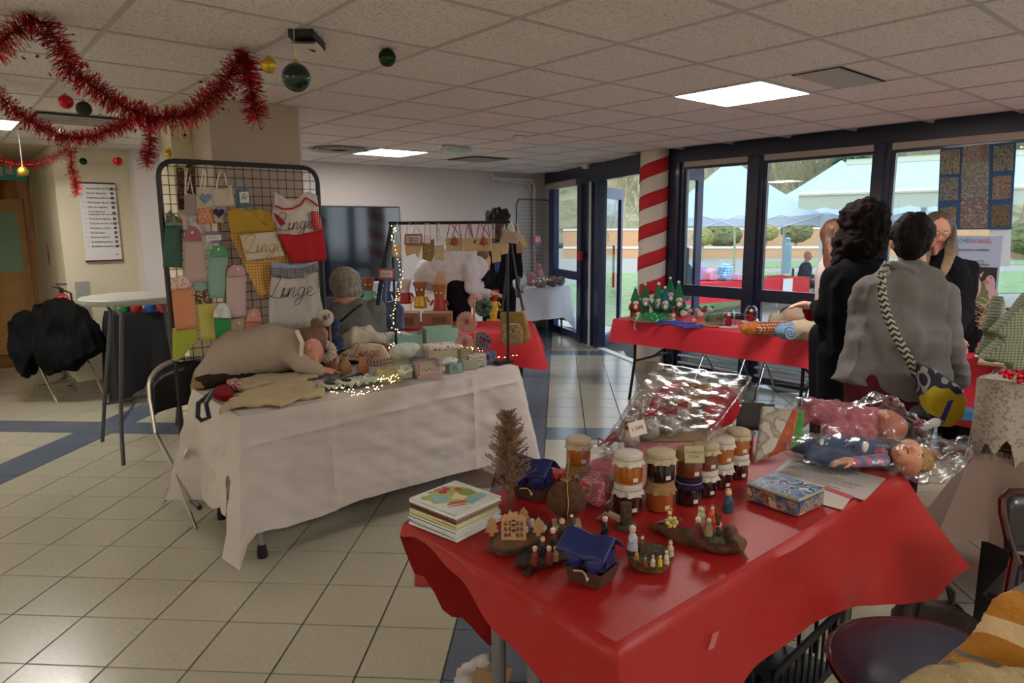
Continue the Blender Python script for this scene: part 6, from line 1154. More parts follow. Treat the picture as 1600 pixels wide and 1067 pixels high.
# table B goods
zb=.75
p=az(1541,549,zb); t=thing('wooden_tree','wooden post tree with white shredded wood branches','ornament',p); B().cbox((0,0,.012),(.14,.10,.024)).obj('base',mat('pine','#b08555',.6,var=.1),t); B().cbox((0,0,.19),(.035,.03,.34)).obj('trunk',mat('pine','#b08555',.6),t); b=B()
for _ in range(120):
    a=R.uniform(0,2*PI); z=R.uniform(.15,.34); L=R.uniform(.05,.14)*(1.25-(z-.15)*2); o=Vector((0,0,z)); m_=o+Vector((math.cos(a)*L*.6,math.sin(a)*L*.6,R.uniform(-.02,.05))); e=m_+Vector((math.cos(a)*L*.4,math.sin(a)*L*.4,R.uniform(-.07,.03))); b.tube([o,m_,e],.003,4)
b.obj('wood_shavings',mat('shavings','#cdb8a0',.8),t)
b=B()
for _ in range(26): a=R.uniform(0,2*PI); z=R.uniform(.14,.26); b.ball((math.cos(a)*.07,math.sin(a)*.07,z),.014,7)
b.obj('cones',mat('cone_brown','#5c4030',.8),t)
def cb2(px,py,z,w,d,h,m_,name,lb_,cat,rz=0,b2=0): p=az(px,py,z); t=thing(name,lb_,cat,p,rz); B().cbox((0,0,h/2),(w,d,h),0,.004).obj('body',m_,t); return t
cb2(1492,541,zb,.13,.10,.09,mat('pink_brown_box','#a8746a',.6),'gift_box','pink brown box with a white top in front of the blonde person','box',.3); cb2(1492,531,.842,.14,.11,.008,mat('paper_white','#e6e6e6',.7),'paper','white sheet lying on the pink brown box','paper',.3)
cb2(1550,556,zb,.30,.18,.012,mat('paper_white','#e6e6e6',.7),'paper','white paper sheet under the wooden tree','paper',.2); cb2(1560,566,zb,.35,.2,.02,mat('wood_board','#a38a70',.6),'board','flat wooden board at the table edge by the fabric tree','board',.2)
chair((6.0,1.62,0),math.radians(-95),'chrome armed chair behind the wooden tree',h=.86,fr=chrome)
# things under that table: blue crate with books
t=cb2(1520,650,.36,.30,.25,.06,mat('blue_cover','#2f6f9f',.5),'book','blue covered book on the pile under the right red table','book',.2); 
cr=thing('plastic_crate','dark crate of mixed goods under the right red table','crate',(*az(1515,665,.05).xy,0)); B().box((-.2,-.16,0),(.2,.16,.02)).box((-.2,-.16,0),(-.18,.16,.34)).box((.18,-.16,0),(.2,.16,.34)).box((-.2,-.16,0),(.2,-.14,.30)).box((-.2,.14,0),(.2,.16,.34)).obj('crate_body',mat('crate_grey','#3f4a55',.5),cr,sharp=0); B().cbox((0,0,.2),(.34,.26,.25),0,.02).obj('contents',mat('brown_goods','#6a4a38',.8,var=.4,vs=20),cr)
# posters on the glass: photo collage and market poster
PX=6.30
def onx_poly(name,m_,pxs,x,parent,th=.002):
    P=[ax(a,b_,x) for a,b_ in pxs]; b=B(); n=len(P); b._add(P+[p+Vector((th,0,0)) for p in P],[tuple(range(n)),tuple(range(n,2*n))[::-1]]+[(i,(i+1)%n,(i+1)%n+n,i+n) for i in range(n)]); return b.obj(name,m_,parent,True,sharp=0)
def pc(x,y): return (1440+x/6.667,200+y/6.667)
co=thing('photo_collage','blue backed photo collage stuck on the right window','poster',ax(1530,290,PX)); bluep=mat('collage_blue','#1c4a7a',.6); onx_poly('backing_sheet',bluep,[pc(195,215),pc(990,140),pc(935,1055),pc(160,1060)],PX,co)
photos=[((205,240),(400,220),(395,475),(198,485)),((200,520),(385,508),(375,750),(182,762)),((190,835),(365,815),(350,1040),(170,1050)),((430,195),(620,178),(615,345),(425,355)),((620,178),(710,170),(705,340),(615,345)),((420,360),(705,345),(700,520),(412,530)),((415,535),(700,525),(695,720),(410,730)),((408,735),(695,725),(690,880),(404,890)),((402,895),(688,885),(686,1040),(398,1045)),((752,190),(960,170),(950,440),(742,452)),((742,510),(935,490),(928,735),(735,748)),((730,810),(925,790),(918,1020),(720,1035))]
tones=[['#55603a','#7f8a58','#8a4a6a','#3a3a2c'],['#6a5a4a','#3a3530','#8f8474','#4a6a8a'],['#5a5c36','#7a6a4a','#3a3a2a','#8a8060'],['#8a5a44','#5a3a30','#a9a0a0','#3a3a40'],['#6a4438','#4a302a','#8a6a58','#30282a'],['#6f6a5c','#8a8478','#4a4a44','#5a6a48'],['#5a5c62','#8f8c84','#3a3c44','#6a6048'],['#6a5a50','#4a4a5a','#8a5048','#9a9284'],['#5c5850','#8a8680','#3c3c40','#6a5c4a'],['#3f4a2c','#6f7a48','#6a4a68','#2c3020'],['#7a5c58','#3a3438','#a98a5c','#5a4a50'],['#5a5434','#3a3a28','#8a6a50','#2a2a20']]
for i,(q,tn) in enumerate(zip(photos,tones)): onx_poly('photo',pat('photo_print_%d'%(i+1),'speckle',tn,34+i%4*6,r=.4),[pc(*p) for p in q],PX-.003,co)
po=thing('market_poster','pale blue Christmas market poster with two pigs, below the photo collage','poster',ax(1530,420,PX)); onx_poly('sheet',mat('poster_blue','#a9bcd8',.5),[(1483,368),(1567.5,368.5),(1556,478),(1478,470)],PX,po)
Mx=lambda px,py,x=PX-.004: face_mat(ax(px,py,x),(0,-1,0),(0,0,1))
def fw_(txt,size,m_,px,py,sx=1): lettering(txt,size,m_,po,Mx(px,py),0,'CENTER',sx=sx,th=.0007)
lb1=mat('letter_blue','#4a8ac4',.5); lr1=mat('letter_red','#c46a78',.5)
fw_('MARCHÉ',.048,lb1,1497,376,.8); fw_('DE NOËL',.048,lr1,1532,377,.8); fw_('personnel et résidents',.024,ink,1520,390); B().tube([ax(1500,407,PX-.004),ax(1510,409,PX-.004),ax(1535,407,PX-.004),ax(1537,411,PX-.004)],.003,5).obj('awning_print',mat('print_green','#3a7a6a',.5),po,True); fw_('Chalets',.03,mat('bow_brown','#7a4a2a',.7),1535,413)
onx_poly('photo_panel',mat('photo_dark','#2a2624',.5),[(1494,416),(1559,418),(1552,478),(1484,472)],PX-.003,po); pg=mat('pig_pink','#c9a9b0',.6)
def disc(cx,cy,rx,ry,m_,x,nm,n=20): onx_poly(nm,m_,[(cx+rx*math.cos(2*PI*k/n),cy+ry*math.sin(2*PI*k/n)) for k in range(n)],x,po,.001)
onx_poly('photo_ground',mat('photo_green','#6a7a50',.6),[(1495,440),(1556,440),(1552,477),(1486,471)],PX-.004,po)
disc(1521,447,12,19,pg,PX-.006,'pig_print'); disc(1547,443,8,13,pg,PX-.006,'pig_print'); disc(1552,462,8,12,pg,PX-.0055,'pig_print'); disc(1521,453,5,3,mat('pig_snout','#b0808a',.6),PX-.008,'snout_print'); disc(1541,441,5,3.5,MT['pig_snout'],PX-.008,'snout_print'); disc(1518,440,1.4,1.4,ink,PX-.008,'eye_print',8); disc(1548,434,1.4,1.2,ink,PX-.008,'eye_print',8); onx_poly('pig_ear_print',pg,[(1510,432),(1503,424),(1514,428)],PX-.006,po); onx_poly('pig_ear_print',pg,[(1530,430),(1537,424),(1533,434)],PX-.006,po)
onx_poly('sheet',mat('backing_white','#cfe0ea',.6),[(1545,357),(1580,357),(1578,415),(1560,416),(1568,368),(1546,368)],PX+.01,thing('paper_sheet','blank white sheet on the window behind the market poster','paper',ax(1565,380,PX+.01)))
# =================== the people on the right
def legs(pr_,hipc,k,wd=.1,fw=None,foot=True):
    fw=fw or Vector((_f.x,_f.y,0)).normalized(); rt=Vector((fw.y,-fw.x,0))
    for s in (-1,1):
        h=hipc+rt*.09*s; kn=Vector((h.x,h.y,.48))+fw*.02; an=Vector((h.x,h.y,.08)); pr_+=[('c',h,wd,kn,wd*.68),('c',kn,wd*.66,an,.042),('c',Vector((an.x,an.y,.045))-fw*.03,.04,Vector((an.x,an.y,.035))+fw*.15,.032)]
FW=Vector((_f.x,_f.y,0)).normalized()
# grey jacket person, from behind
k=3.45; P3=thing('person','short dark haired person in a light grey fleece jacket and maroon trousers, from behind','person',(*ad(1405,600,k).xy,0))
hc=ad(1425,374,k); hc.z-=0; fw3=(FW*.9+_r*.45+Vector((0,0,-.25))).normalized(); pr_=[]; head(pr_,hc,fw3,1.02); nk=ad(1425,412,k)
sL,sR=ad(1356,462,k+.02),ad(1472,462,k); mid=ad(1408,520,k+.02); hipc=ad(1390,612,k+.02)
pr_+=[('c',hc-Vector((0,0,.05)),.062,nk,.065),('c',ad(1412,455,k),.09,mid,.09),('c',mid,.09,hipc,.11)]
legs(pr_,Vector((hipc.x,hipc.y,.80)),k,.115)
eR=ad(1482,540,k-.02); wR=ad(1500,600,k+.15); pr_+=[('c',sR,.045,eR,.04),('c',eR,.04,wR,.028)]; hand(pr_,wR,Vector((0,0,-1))+FW*.3,-_r,1.0,.35,1)
eL=ad(1345,540,k+.13); wL=ad(1365,575,k+.28); pr_+=[('c',sL,.045,eL,.04),('c',eL,.038,wL,.028)]; hand(pr_,wL,FW+Vector((0,0,-.4)),Vector((0,0,-1)),1.0,.4,-1)
organic('body',pr_,.012,skinp,P3)
gj=fabric('grey_fleece','#74716e',.95,.5,120)
def Pk(*q,k=k): return [ad(x,y,k) for x,y in q]
organic('jacket',[('p',Pk((1380,425),(1405,412),(1430,410),(1452,425),(1462,450),(1466,500),(1470,560),(1476,600),(1480,640),(1430,630),(1370,616),(1308,594),(1322,560),(1336,520),(1336,485),(1345,450)),.20),('c',ad(1400,450,k),.125,ad(1400,560,k),.135),('c',ad(1380,590,k),.15,ad(1430,610,k),.15),('c',ad(1362,458,k),.088,ad(1455,458,k),.088),('c',nk-Vector((0,0,.03)),.085,nk-Vector((0,0,.0)),.078),('c',ad(1390,420,k+.02),.045,ad(1445,430,k+.02),.05)],.012,gj,P3,disp=folds(.026,(4,4,8),3),smooth=5)
organic('sleeve',[('c',sR-Vector((0,0,.01)),.084,ad(1480,535,k-.03),.072),('c',ad(1480,535,k-.03),.072,ad(1499,592,k+.10),.055)],.011,gj,P3,disp=folds(.013,(6,6,16),6),smooth=3)
organic('sleeve',[('c',ad(1357,464,k+.01),.080,ad(1345,540,k+.12),.068),('c',ad(1345,540,k+.12),.066,ad(1363,573,k+.26),.05)],.011,gj,P3,disp=folds(.013,(6,6,16),7),smooth=3)
organic('collar',[('c',ad(1395,415,k-.06),.026,ad(1425,424,k-.09),.026),('c',ad(1425,424,k-.09),.026,ad(1452,432,k-.02),.024)],.008,gj,P3)
organic('trousers',[('c',Vector((hipc.x,hipc.y,.82))+_r*.09*s,.135,Vector((hipc.x,hipc.y,.45))+_r*.10*s,.09) for s in (-1,1)]+[('c',Vector((hipc.x,hipc.y,.45))+_r*.10*s,.09,Vector((hipc.x,hipc.y,.10))+_r*.10*s,.065) for s in (-1,1)]+[('c',ad(1360,612,k),.12,ad(1425,625,k),.12)],.013,fabric('maroon_trousers','#5a2230'),P3,disp=folds(.008,(8,8,5),8))
hd=mat('hair_dark_brown','#120a08',.75,spec=.2,bump=1,bs=70,var=.5,vs=60); organic('hair',[('e',hc+Vector((0,0,.025))-fw3*.022,(.112,.10,.108)),('e',hc-fw3*.045-Vector((0,0,.03)),(.088,.085,.085)),('e',hc+Vector((0,0,.07)),(.085,.08,.05)),('e',hc-_r*.06+Vector((0,0,.01)),(.04,.05,.06))],.009,hd,P3,disp=lambda p:.012*noise.noise(Vector((p.x*25,p.y*25,p.z*16)))+.005*noise.noise(p*70))
for s_ in (hc+_r*.085-Vector((0,0,.012)),hc-_r*.085-Vector((0,0,.02))): organic('ear',[('e',s_-FW*.0,(.018,.03,.034))],.006,skinp,P3)
# its bag (carried, but its own thing)
bgm=pat('wax_print','flowers',['#8a8480','#1c1d33','#d0a81e','#d8b92a','#2a2c80'],14,thr=.42); wp_=bgm
if 1:
    n=bgm.node_tree; b_=n.nodes['Principled BSDF']; tcn=n.nodes.new('ShaderNodeTexCoord'); v1=n.nodes.new('ShaderNodeTexVoronoi'); v1.inputs['Scale'].default_value=9; mp=n.nodes.new('ShaderNodeMath'); mp.operation='MULTIPLY'; mp.inputs[1].default_value=26; si=n.nodes.new('ShaderNodeMath'); si.operation='SINE'; ra=n.nodes.new('ShaderNodeValToRGB'); ra.color_ramp.interpolation='CONSTANT'; ra.color_ramp.elements[0].color=(.02,.02,.05,1); ra.color_ramp.elements[1].position=.5; ra.color_ramp.elements[1].color=(.36,.33,.31,1)
    mx=n.nodes.new('ShaderNodeMix'); mx.data_type='RGBA'; r2=n.nodes.new('ShaderNodeValToRGB'); r2.color_ramp.interpolation='CONSTANT'; r2.color_ramp.elements[0].color=(0,0,0,1); r2.color_ramp.elements[1].position=.62; r2.color_ramp.elements[1].color=(1,1,1,1); r3=n.nodes.new('ShaderNodeValToRGB'); r3.color_ramp.interpolation='CONSTANT'; r3.color_ramp.elements[0].color=(.55,.42,.01,1); r3.color_ramp.elements[1].position=.75; r3.color_ramp.elements[1].color=(.03,.04,.3,1)
    L=n.links.new; L(tcn.outputs['Object'],v1.inputs[0]); L(v1.outputs['Distance'],mp.inputs[0]); L(mp.outputs[0],si.inputs[0]); L(si.outputs[0],ra.inputs[0]); L(v1.outputs['Color'],r2.inputs[0]); sp=n.nodes.new('ShaderNodeSeparateColor'); L(v1.outputs['Color'],sp.inputs[0]); L(sp.outputs[0],r2.inputs[0]); L(sp.outputs[1],r3.inputs[0]); L(r2.outputs[0],mx.inputs[0]); L(ra.outputs[0],mx.inputs[6]); L(r3.outputs[0],mx.inputs[7]); L(mx.outputs[2],b_.inputs['Base Color'])
BG=thing('shoulder_bag','yellow and black wax print shoulder bag at the hip of the person in grey','bag',ad(1470,600,k-.2)); kb=k-.24
organic('bag_body',[('p',[ad(x,y,kb) for x,y in ((1424,562),(1445,572),(1470,585),(1492,600),(1505,625),(1500,650),(1482,667),(1462,665),(1446,640),(1436,610))],.07)],.010,bgm,BG,smooth=6)
zig=pat('zigzag_strap','zig',['#15141a','#a9a08a'],1,size=(38,38,38)); 
def ribbon(name,m_,pts,w,parent,nrm,th=.006):
    P=[Vector(p) for p in pts]; b=B()
    def fn(u,v):
        x=u*(len(P)-1); j=min(int(x),len(P)-2); p=P[j].lerp(P[j+1],x-j); t=(P[j+1]-P[j]).normalized(); s=t.cross(nrm).normalized(); return p+s*(v-.5)*w
    b.grid(fn,40,2); return b.obj(name,m_,parent,True,solid=th)
ribbon('strap',zig,[ad(1386,412,k-.06),ad(1378,430,k-.18),ad(1378,460,k-.22),ad(1385,490,k-.23),ad(1400,525,k-.24),ad(1420,560,k-.25),ad(1432,585,k-.25)],.042,BG,_f)
# blonde person facing the camera
k=4.75; P4=thing('person','long haired blonde person with thin glasses and black sweater behind the stall','person',(*ad(1478,600,k).xy,0)); hc=ad(1466,361,k); f4=(-FW-_r*.35+Vector((0,0,-.28))).normalized(); pr_=[]; head(pr_,hc,f4,1.0); nk=ad(1470,392,k); up=Vector((0,0,1))
base=Vector((ad(1482,500,k).x,ad(1482,500,k).y,0)); sh=ad(1480,415,k)
pr_+=[('c',hc-Vector((0,0,.06)),.05,nk-Vector((0,0,.05)),.055),('c',sh-Vector((0,0,.06)),.12,base+Vector((0,0,.95)),.13)]; legs(pr_,base+Vector((0,0,.88)),k,.10,fw=-FW)
for s,e_,w_ in ((1,ad(1507,478,k-.05),ad(1492,525,k-.3)),(-1,ad(1450,478,k-.02),ad(1460,520,k-.3))):
    a=sh+_r*.15*s-Vector((0,0,.02)); pr_+=[('c',a,.05,e_,.042),('c',e_,.04,w_,.028)]; hand(pr_,w_,-FW+Vector((0,0,-.6)),Vector((0,0,-1)),1,.45,s)
organic('body',pr_,.011,skinp,P4); face_bits(P4,hc,f4,1.0,glasses=True,brow='#6a5238')
bs=fabric('black_sweater','#141318',.95); organic('sweater',[('c',sh-Vector((0,0,.07)),.145,base+Vector((0,0,.95)),.155),('c',sh-_r*.13-Vector((0,0,.02)),.07,sh+_r*.14-Vector((0,0,.02)),.07),('c',sh+_r*.15-Vector((0,0,.02)),.07,ad(1509,478,k-.05),.062),('c',ad(1509,478,k-.05),.06,ad(1495,515,k-.25),.045),('c',sh-_r*.15-Vector((0,0,.02)),.07,ad(1448,478,k-.02),.062),('c',ad(1448,478,k-.02),.06,ad(1458,512,k-.25),.045),('c',nk-Vector((0,0,.07)),.07,nk-Vector((0,0,.02)),.06)],.013,bs,P4,disp=folds(.012,(7,7,7),9))
organic('trousers',[('c',base+_r*.09*s+Vector((0,0,.88)),.115,base+_r*.1*s+Vector((0,0,.12)),.06) for s in (-1,1)],.015,MT['black_trousers'],P4); hbl=mat('hair_blonde','#5a4636',.5,bump=.8,bs=50)
n=hbl.node_tree; b_=n.nodes['Principled BSDF']; g=n.nodes.new('ShaderNodeNewGeometry'); s3=n.nodes.new('ShaderNodeSeparateXYZ'); ra=n.nodes.new('ShaderNodeMapRange'); ra.inputs[1].default_value=1.50; ra.inputs[2].default_value=1.22; mxn=n.nodes.new('ShaderNodeMix'); mxn.data_type='RGBA'; mxn.inputs[6].default_value=(.075,.05,.035,1); mxn.inputs[7].default_value=(.34,.21,.085,1)
n.links.new(g.outputs['Position'],s3.inputs[0]); n.links.new(s3.outputs[2],ra.inputs[0]); n.links.new(ra.outputs[0],mxn.inputs[0]); n.links.new(mxn.outputs[2],b_.inputs['Base Color'])
rt4=f4.cross(up).normalized()
organic('hair',[('e',hc+up*.03-f4*.035,(.10,.10,.10)),('c',hc-rt4*.075-f4*.0+up*.03,.035,ad(1488,400,k-.02),.035),('c',ad(1486,372,k-.04),.038,ad(1484,400,k-.11),.034),('c',ad(1484,400,k-.11),.034,ad(1474,427,k-.19),.024),('c',hc+rt4*.075-f4*.01+up*.03,.03,ad(1446,400,k-.02),.03),('c',ad(1446,400,k-.02),.03,ad(1444,430,k-.05),.02)],.009,hbl,P4,disp=lambda p:.006*noise.noise(Vector((p.x*60,p.y*60,p.z*6))))
lp=thing('lanyard_badge','white badge hanging at the chest of the blonde person','badge',ad(1458,432,k-.2)); B().cbox((0,0,0),(.05,.006,.07)).obj('card',white,lp); 
# curly haired person in black, from behind-left
k=4.05; P2=thing('person','person with big dark curly hair in a long black coat, seen from behind','person',(*ad(1335,600,k).xy,0)); hc=ad(1350,362,k); f2=(_r*.5+FW*.9+Vector((0,0,-.2))).normalized(); pr_=[]; head(pr_,hc,f2,1.0); base=Vector((*ad(1335,520,k).xy,0))
pr_+=[('c',hc-Vector((0,0,.06)),.055,ad(1345,405,k),.06),('c',ad(1338,445,k),.10,base+Vector((0,0,.9)),.12)]; legs(pr_,base+Vector((0,0,.86)),k,.10)
for s,e_,w_ in ((-1,ad(1288,490,k+.02),ad(1270,478,k+.22)),(1,ad(1385,500,k),ad(1380,540,k+.1))):
    a=ad(1338,436,k)+_r*.12*s; pr_+=[('c',a,.045,e_,.038),('c',e_,.037,w_,.026)]; hand(pr_,w_,(-_r*1+FW*.2+Vector((0,0,.1))) if s<0 else Vector((0,0,-1)),Vector((0,0,-1)),1,.5,s)
organic('body',pr_,.012,skin,P2)
organic('coat',[('p',Pk((1315,415),(1340,400),(1370,405),(1388,440),(1385,520),(1375,570),(1330,568),(1288,558),(1290,500),(1288,450),k=k),.20),('c',ad(1338,430,k),.15,ad(1335,545,k),.17),('c',ad(1305,435,k),.075,ad(1290,492,k+.02),.07),('c',ad(1290,492,k+.02),.068,ad(1276,480,k+.18),.05),('c',ad(1372,440,k),.075,ad(1384,505,k),.06)],.013,fabric('black_wool','#0b0b0e',.95),P2,disp=folds(.012,(7,7,6),12),smooth=6)
organic('trousers',[('c',base+_r*.09*s+Vector((0,0,.86)),.12,base+_r*.09*s+Vector((0,0,.12)),.075) for s in (-1,1)],.015,MT['black_trousers'],P2)
hcur=mat('hair_curly','#150c09',.85,spec=.12,bump=1,bs=35,var=.5,vs=40); organic('hair',[('e',hc+Vector((0,0,.05))-f2*.03,(.155,.14,.145)),('e',hc-Vector((0,0,.07))-f2*.05,(.15,.12,.13)),('e',hc-_r*.09-Vector((0,0,.08)),(.08,.09,.11)),('e',hc+_r*.08+Vector((0,0,-.03)),(.08,.08,.10)),('c',hc-_r*.10-Vector((0,0,.1)),.05,ad(1308,412,k),.03)],.011,hcur,P2,disp=lambda p:.022*noise.noise(p*24)+.012*noise.noise(p*52))
t=thing('red_scarf','crumpled dark red cloth held by the curly haired person','cloth',ad(1272,493,k+.25)); organic('fabric',[('e',ad(1272,492,k+.28),(.07,.05,.035)),('e',ad(1262,486,k+.28),(.03,.03,.03))],.010,MT['deep_red'],t,disp=folds(.012,(20,20,20),3))
# person in pale top behind
k=4.7; P1=thing('person','auburn haired person in a pale top, half hidden behind the curly haired one','person',(*ad(1306,600,k).xy,0)); hc=ad(1310,372,k); f1=(_r*.9-FW*.2).normalized(); pr_=[]; head(pr_,hc,f1,1.0); base=Vector((*ad(1308,520,k).xy,0))
pr_+=[('c',hc-Vector((0,0,.06)),.05,ad(1308,402,k),.055),('c',ad(1308,430,k),.115,base+Vector((0,0,.9)),.12)]; legs(pr_,base+Vector((0,0,.86)),k,.095)
for s in (-1,1): a=ad(1308,425,k)+FW*.13*s; e_=a-Vector((0,0,.27))-_r*.02; w_=e_+_r*.2; pr_+=[('c',a,.05,e_,.04),('c',e_,.038,w_,.027)]; hand(pr_,w_,_r,Vector((0,0,-1)),1,.4,s)
organic('body',pr_,.013,skin,P1); organic('top',[('c',ad(1306,425,k),.13,base+Vector((0,0,.92)),.14)]+[('c',ad(1306,425,k)+FW*.13*s,.065,ad(1306,425,k)+FW*.13*s-Vector((0,0,.27))-_r*.02,.055) for s in (-1,1)],.014,fabric('pale_pink_knit','#b9a9a4'),P1,disp=folds(.01,(8,8,8),2)); organic('trousers',[('c',base+_r*.08*s+Vector((0,0,.86)),.11,base+_r*.08*s+Vector((0,0,.12)),.06) for s in (-1,1)],.015,MT['black_trousers'],P1)
organic('hair',[('e',hc+Vector((0,0,.03))-f1*.02,(.105,.10,.105)),('c',hc-f1*.05-FW*.03,.07,ad(1300,410,k-.08),.055),('c',ad(1302,400,k-.1),.05,ad(1294,445,k-.1),.025)],.010,mat('hair_auburn','#55301d',.5,bump=.8,bs=50,var=.3,vs=30),P1,disp=folds(.006,(40,40,6),3))
# people outdoors
k=16.6; t=thing('person','bald person in a navy jacket sitting on a metal chair outdoors','person',(*ad(1262,450,k).xy,GZ)); hc=ad(1262,399,k); fo=(_r*.9-FW*.3).normalized(); pr_=[]; head(pr_,hc,fo,1.0); hp=Vector((*ad(1256,440,k).xy,GZ+.48)); sh=hc-Vector((0,0,.25))-fo*.03
pr_+=[('c',hc,.05,sh,.06),('c',sh-Vector((0,0,.08)),.12,hp,.14)]; up=Vector((0,0,1)); sd_=fo.cross(up)
for s in (-1,1): kn=hp+fo*.42+sd_*.1*s+up*.02; pr_+=[('c',hp+sd_*.09*s,.09,kn,.065),('c',kn,.06,Vector((kn.x,kn.y,GZ+.07)),.045),('c',Vector((kn.x,kn.y,GZ+.05)),.04,Vector((kn.x,kn.y,GZ+.045))+fo*.15,.035)]; a=sh+sd_*.17*s; e_=a-up*.27+fo*.05; w_=e_+fo*.2; pr_+=[('c',a,.05,e_,.04),('c',e_,.038,w_,.027)]; hand(pr_,w_,fo,-up,1,.4,s)
organic('body',pr_,.014,skinp,t); face_bits(t,hc,fo,1,brow='#55443a'); organic('jacket',[('c',sh-up*.05,.15,hp+up*.06,.17),('c',sh-sd_*.15,.08,sh+sd_*.15,.08)]+[('c',sh+sd_*.18*s,.075,sh+sd_*.18*s-up*.27+fo*.05,.065) for s in (-1,1)]+[('c',sh+sd_*.18*s-up*.27+fo*.05,.06,sh+sd_*.18*s-up*.27+fo*.2,.05) for s in (-1,1)],.016,fabric('navy_jacket','#2c3550'),t,disp=folds(.012,(8,8,8),4)); organic('trousers',[('c',hp+sd_*.09*s,.11,hp+fo*.42+sd_*.1*s+up*.02,.08) for s in (-1,1)]+[('c',hp+fo*.42+sd_*.1*s,.08,Vector((*(hp+fo*.42+sd_*.1*s).xy,GZ+.12)),.06) for s in (-1,1)],.016,fabric('dark_jeans','#262c3a'),t)
oc=thing('garden_chair','metal framed garden chair under the bald person outdoors','chair',(hp.x,hp.y,GZ),math.atan2(fo.y,fo.x)); b=B()
for s in (-1,1): B().tube([(.25,.25*s,0),(.25,.25*s,.62),(.0,.27*s,.66),(-.27,.25*s,.62),(-.25,.25*s,0)],.014).obj('arm_and_legs',chrome,oc)
B().cbox((0,0,.42),(.46,.46,.03)).obj('seat',mat('mesh_dark','#2a3036',.7),oc); B().cbox((-.26,0,.65),(.03,.46,.42)).obj('backrest',MT['mesh_dark'],oc)
k=13.2; t=thing('person','person in a dark beanie and coat standing behind the outdoor table','person',(*ad(1064,450,k+.7).xy,GZ)); k=k+.7; hc=ad(1069,396,k); fo=(_r*.9+FW*.1).normalized(); pr_=[]; head(pr_,hc,fo,1.05); base=Vector((*ad(1062,430,k).xy,GZ)); hh=hc.z-GZ
pr_+=[('c',hc,.055,hc-up*.22,.06),('c',hc-up*.34,.13,hc-up*.75,.14),('c',hc-up*.75+sd_*.09,.09,Vector((*base.xy,GZ+.1))+sd_*.09,.05),('c',hc-up*.75-sd_*.09,.09,Vector((*base.xy,GZ+.1))-sd_*.09,.05)]; organic('body',pr_,.016,skinp,t); organic('coat',[('c',hc-up*.33,.17,Vector((*hc.xy,GZ+.5)),.18)],.02,fabric('dark_coat','#22303c'),t,disp=folds(.015,(7,7,5),3)); organic('beanie',[('e',hc+up*.06-fo*.02,(.12,.115,.10))],.012,fabric('beanie_blue','#2a3a4c'),t); face_bits(t,hc,fo,1.05)
# =================== the red table in front
rp=mat('red_paper','#9e1512',.5,bump=.25,bs=12,coat=.0)
NX0,NX1,NY0,NY1=1.03,2.56,.87,1.69
t=thing('folding_table','nearest trestle table under a red paper cloth, carrying jars and nativity scenes','table',(NX0,NY0,0)); B().box((.01,.01,.70),(NX1-NX0-.01,NY1-NY0-.01,.738)).obj('tabletop',mat('table_plastic','#9d9c92',.5),t,sharp=0)
lg=mat('leg_grey_steel','#77767a',.45,.5)
pa,pb=ad(779,1000,1.75),ad(835,1040,1.62)
for q in (ay(779,1000,1.33),ax(835,1040,1.10),Vector((2.45,.97,0)),Vector((2.45,1.58,0))):
    q=Vector((q.x,q.y,0)); l=B().tube([q+Vector((0,0,.02)),q+Vector((0,0,.70))],.020,12).obj('leg',lg,t,True); B().lathe([(0,0),(.024,0),(.024,.04),(.02,.05)],12,c=q).obj('rubber_foot',footm,l,True); B().tube([q+Vector((0,0,.60)),q+Vector((.045,.0,.60))],.008).obj('bolt',steel,l,True)
t=thing('tablecloth','glossy red paper cloth hanging unevenly over the nearest table','tablecloth',(0,0,0)); b=B()
hemn=interp([(0,.40),(.06,.43),(.4,.45),(.62,.44),(.9,.33),(.945,.33),(.96,.43),(.98,.42),(1.0,.34),(1.06,.46),(1.1,.50),(1.6,.45),(2.0,.3),(2.3,.12),(2.75,.12),(2.86,.3),(2.95,.52),(3.0,.69),(3.1,.715),(3.35,.68),(3.62,.60),(3.85,.53),(4.001,.40)])
def sk2():
    C_=[Vector((NX0,NY0,0)),Vector((NX1,NY0,0)),Vector((NX1,NY1,0)),Vector((NX0,NY1,0))]; z=TZ+.004; c0=sum(C_,Vector())/4; fl_=[.02,.25,.04,.0]
    def per(u):
        k=int(u)%4; f=u-int(u); p=C_[k].lerp(C_[(k+1)%4],f); e=(C_[(k+1)%4]-C_[k]).normalized(); n=Vector((e.y,-e.x,0)); return p,n,f,k
    def fn(u,v):
        uu=(u*4)%4; p,n,f,k=per(uu); hz=hemn(uu); r=.018; L=z-hz
        d=v*L; a=min(d/r,PI/2); off=r*math.sin(a) if d<r*PI/2 else r; zz=z-(r*(1-math.cos(a)) if d<r*PI/2 else r+(d-r*PI/2))
        ca=max(0,1-f*7) ; cb_=max(0,1-(1-f)*7); fl=fl_[k]*ca+fl_[(k+1)%4]*cb_; n2=n
        if ca>0: n2=(n+(C_[k]-c0).normalized()*ca*1.2).normalized()
        if cb_>0: n2=(n+(C_[(k+1)%4]-c0).normalized()*cb_*1.2).normalized()
        w=(.012*v*math.sin(uu*9+1)+.006*v*math.sin(uu*31))*(.2 if k==3 else 1); s=(.015 if k==3 else .03)*v
        return (*(p+n2*(off+fl*v+w+s)).xy,max(zz,hz-.002))
    b.grid(fn,176,22,closeu=True)
    b.grid(lambda u,v:(*(C_[0].lerp(C_[1],u).lerp(C_[3].lerp(C_[2],u),v)).xy,z+.0012*noise.noise(Vector((u*9,v*6,2)))),60,30)
sk2()
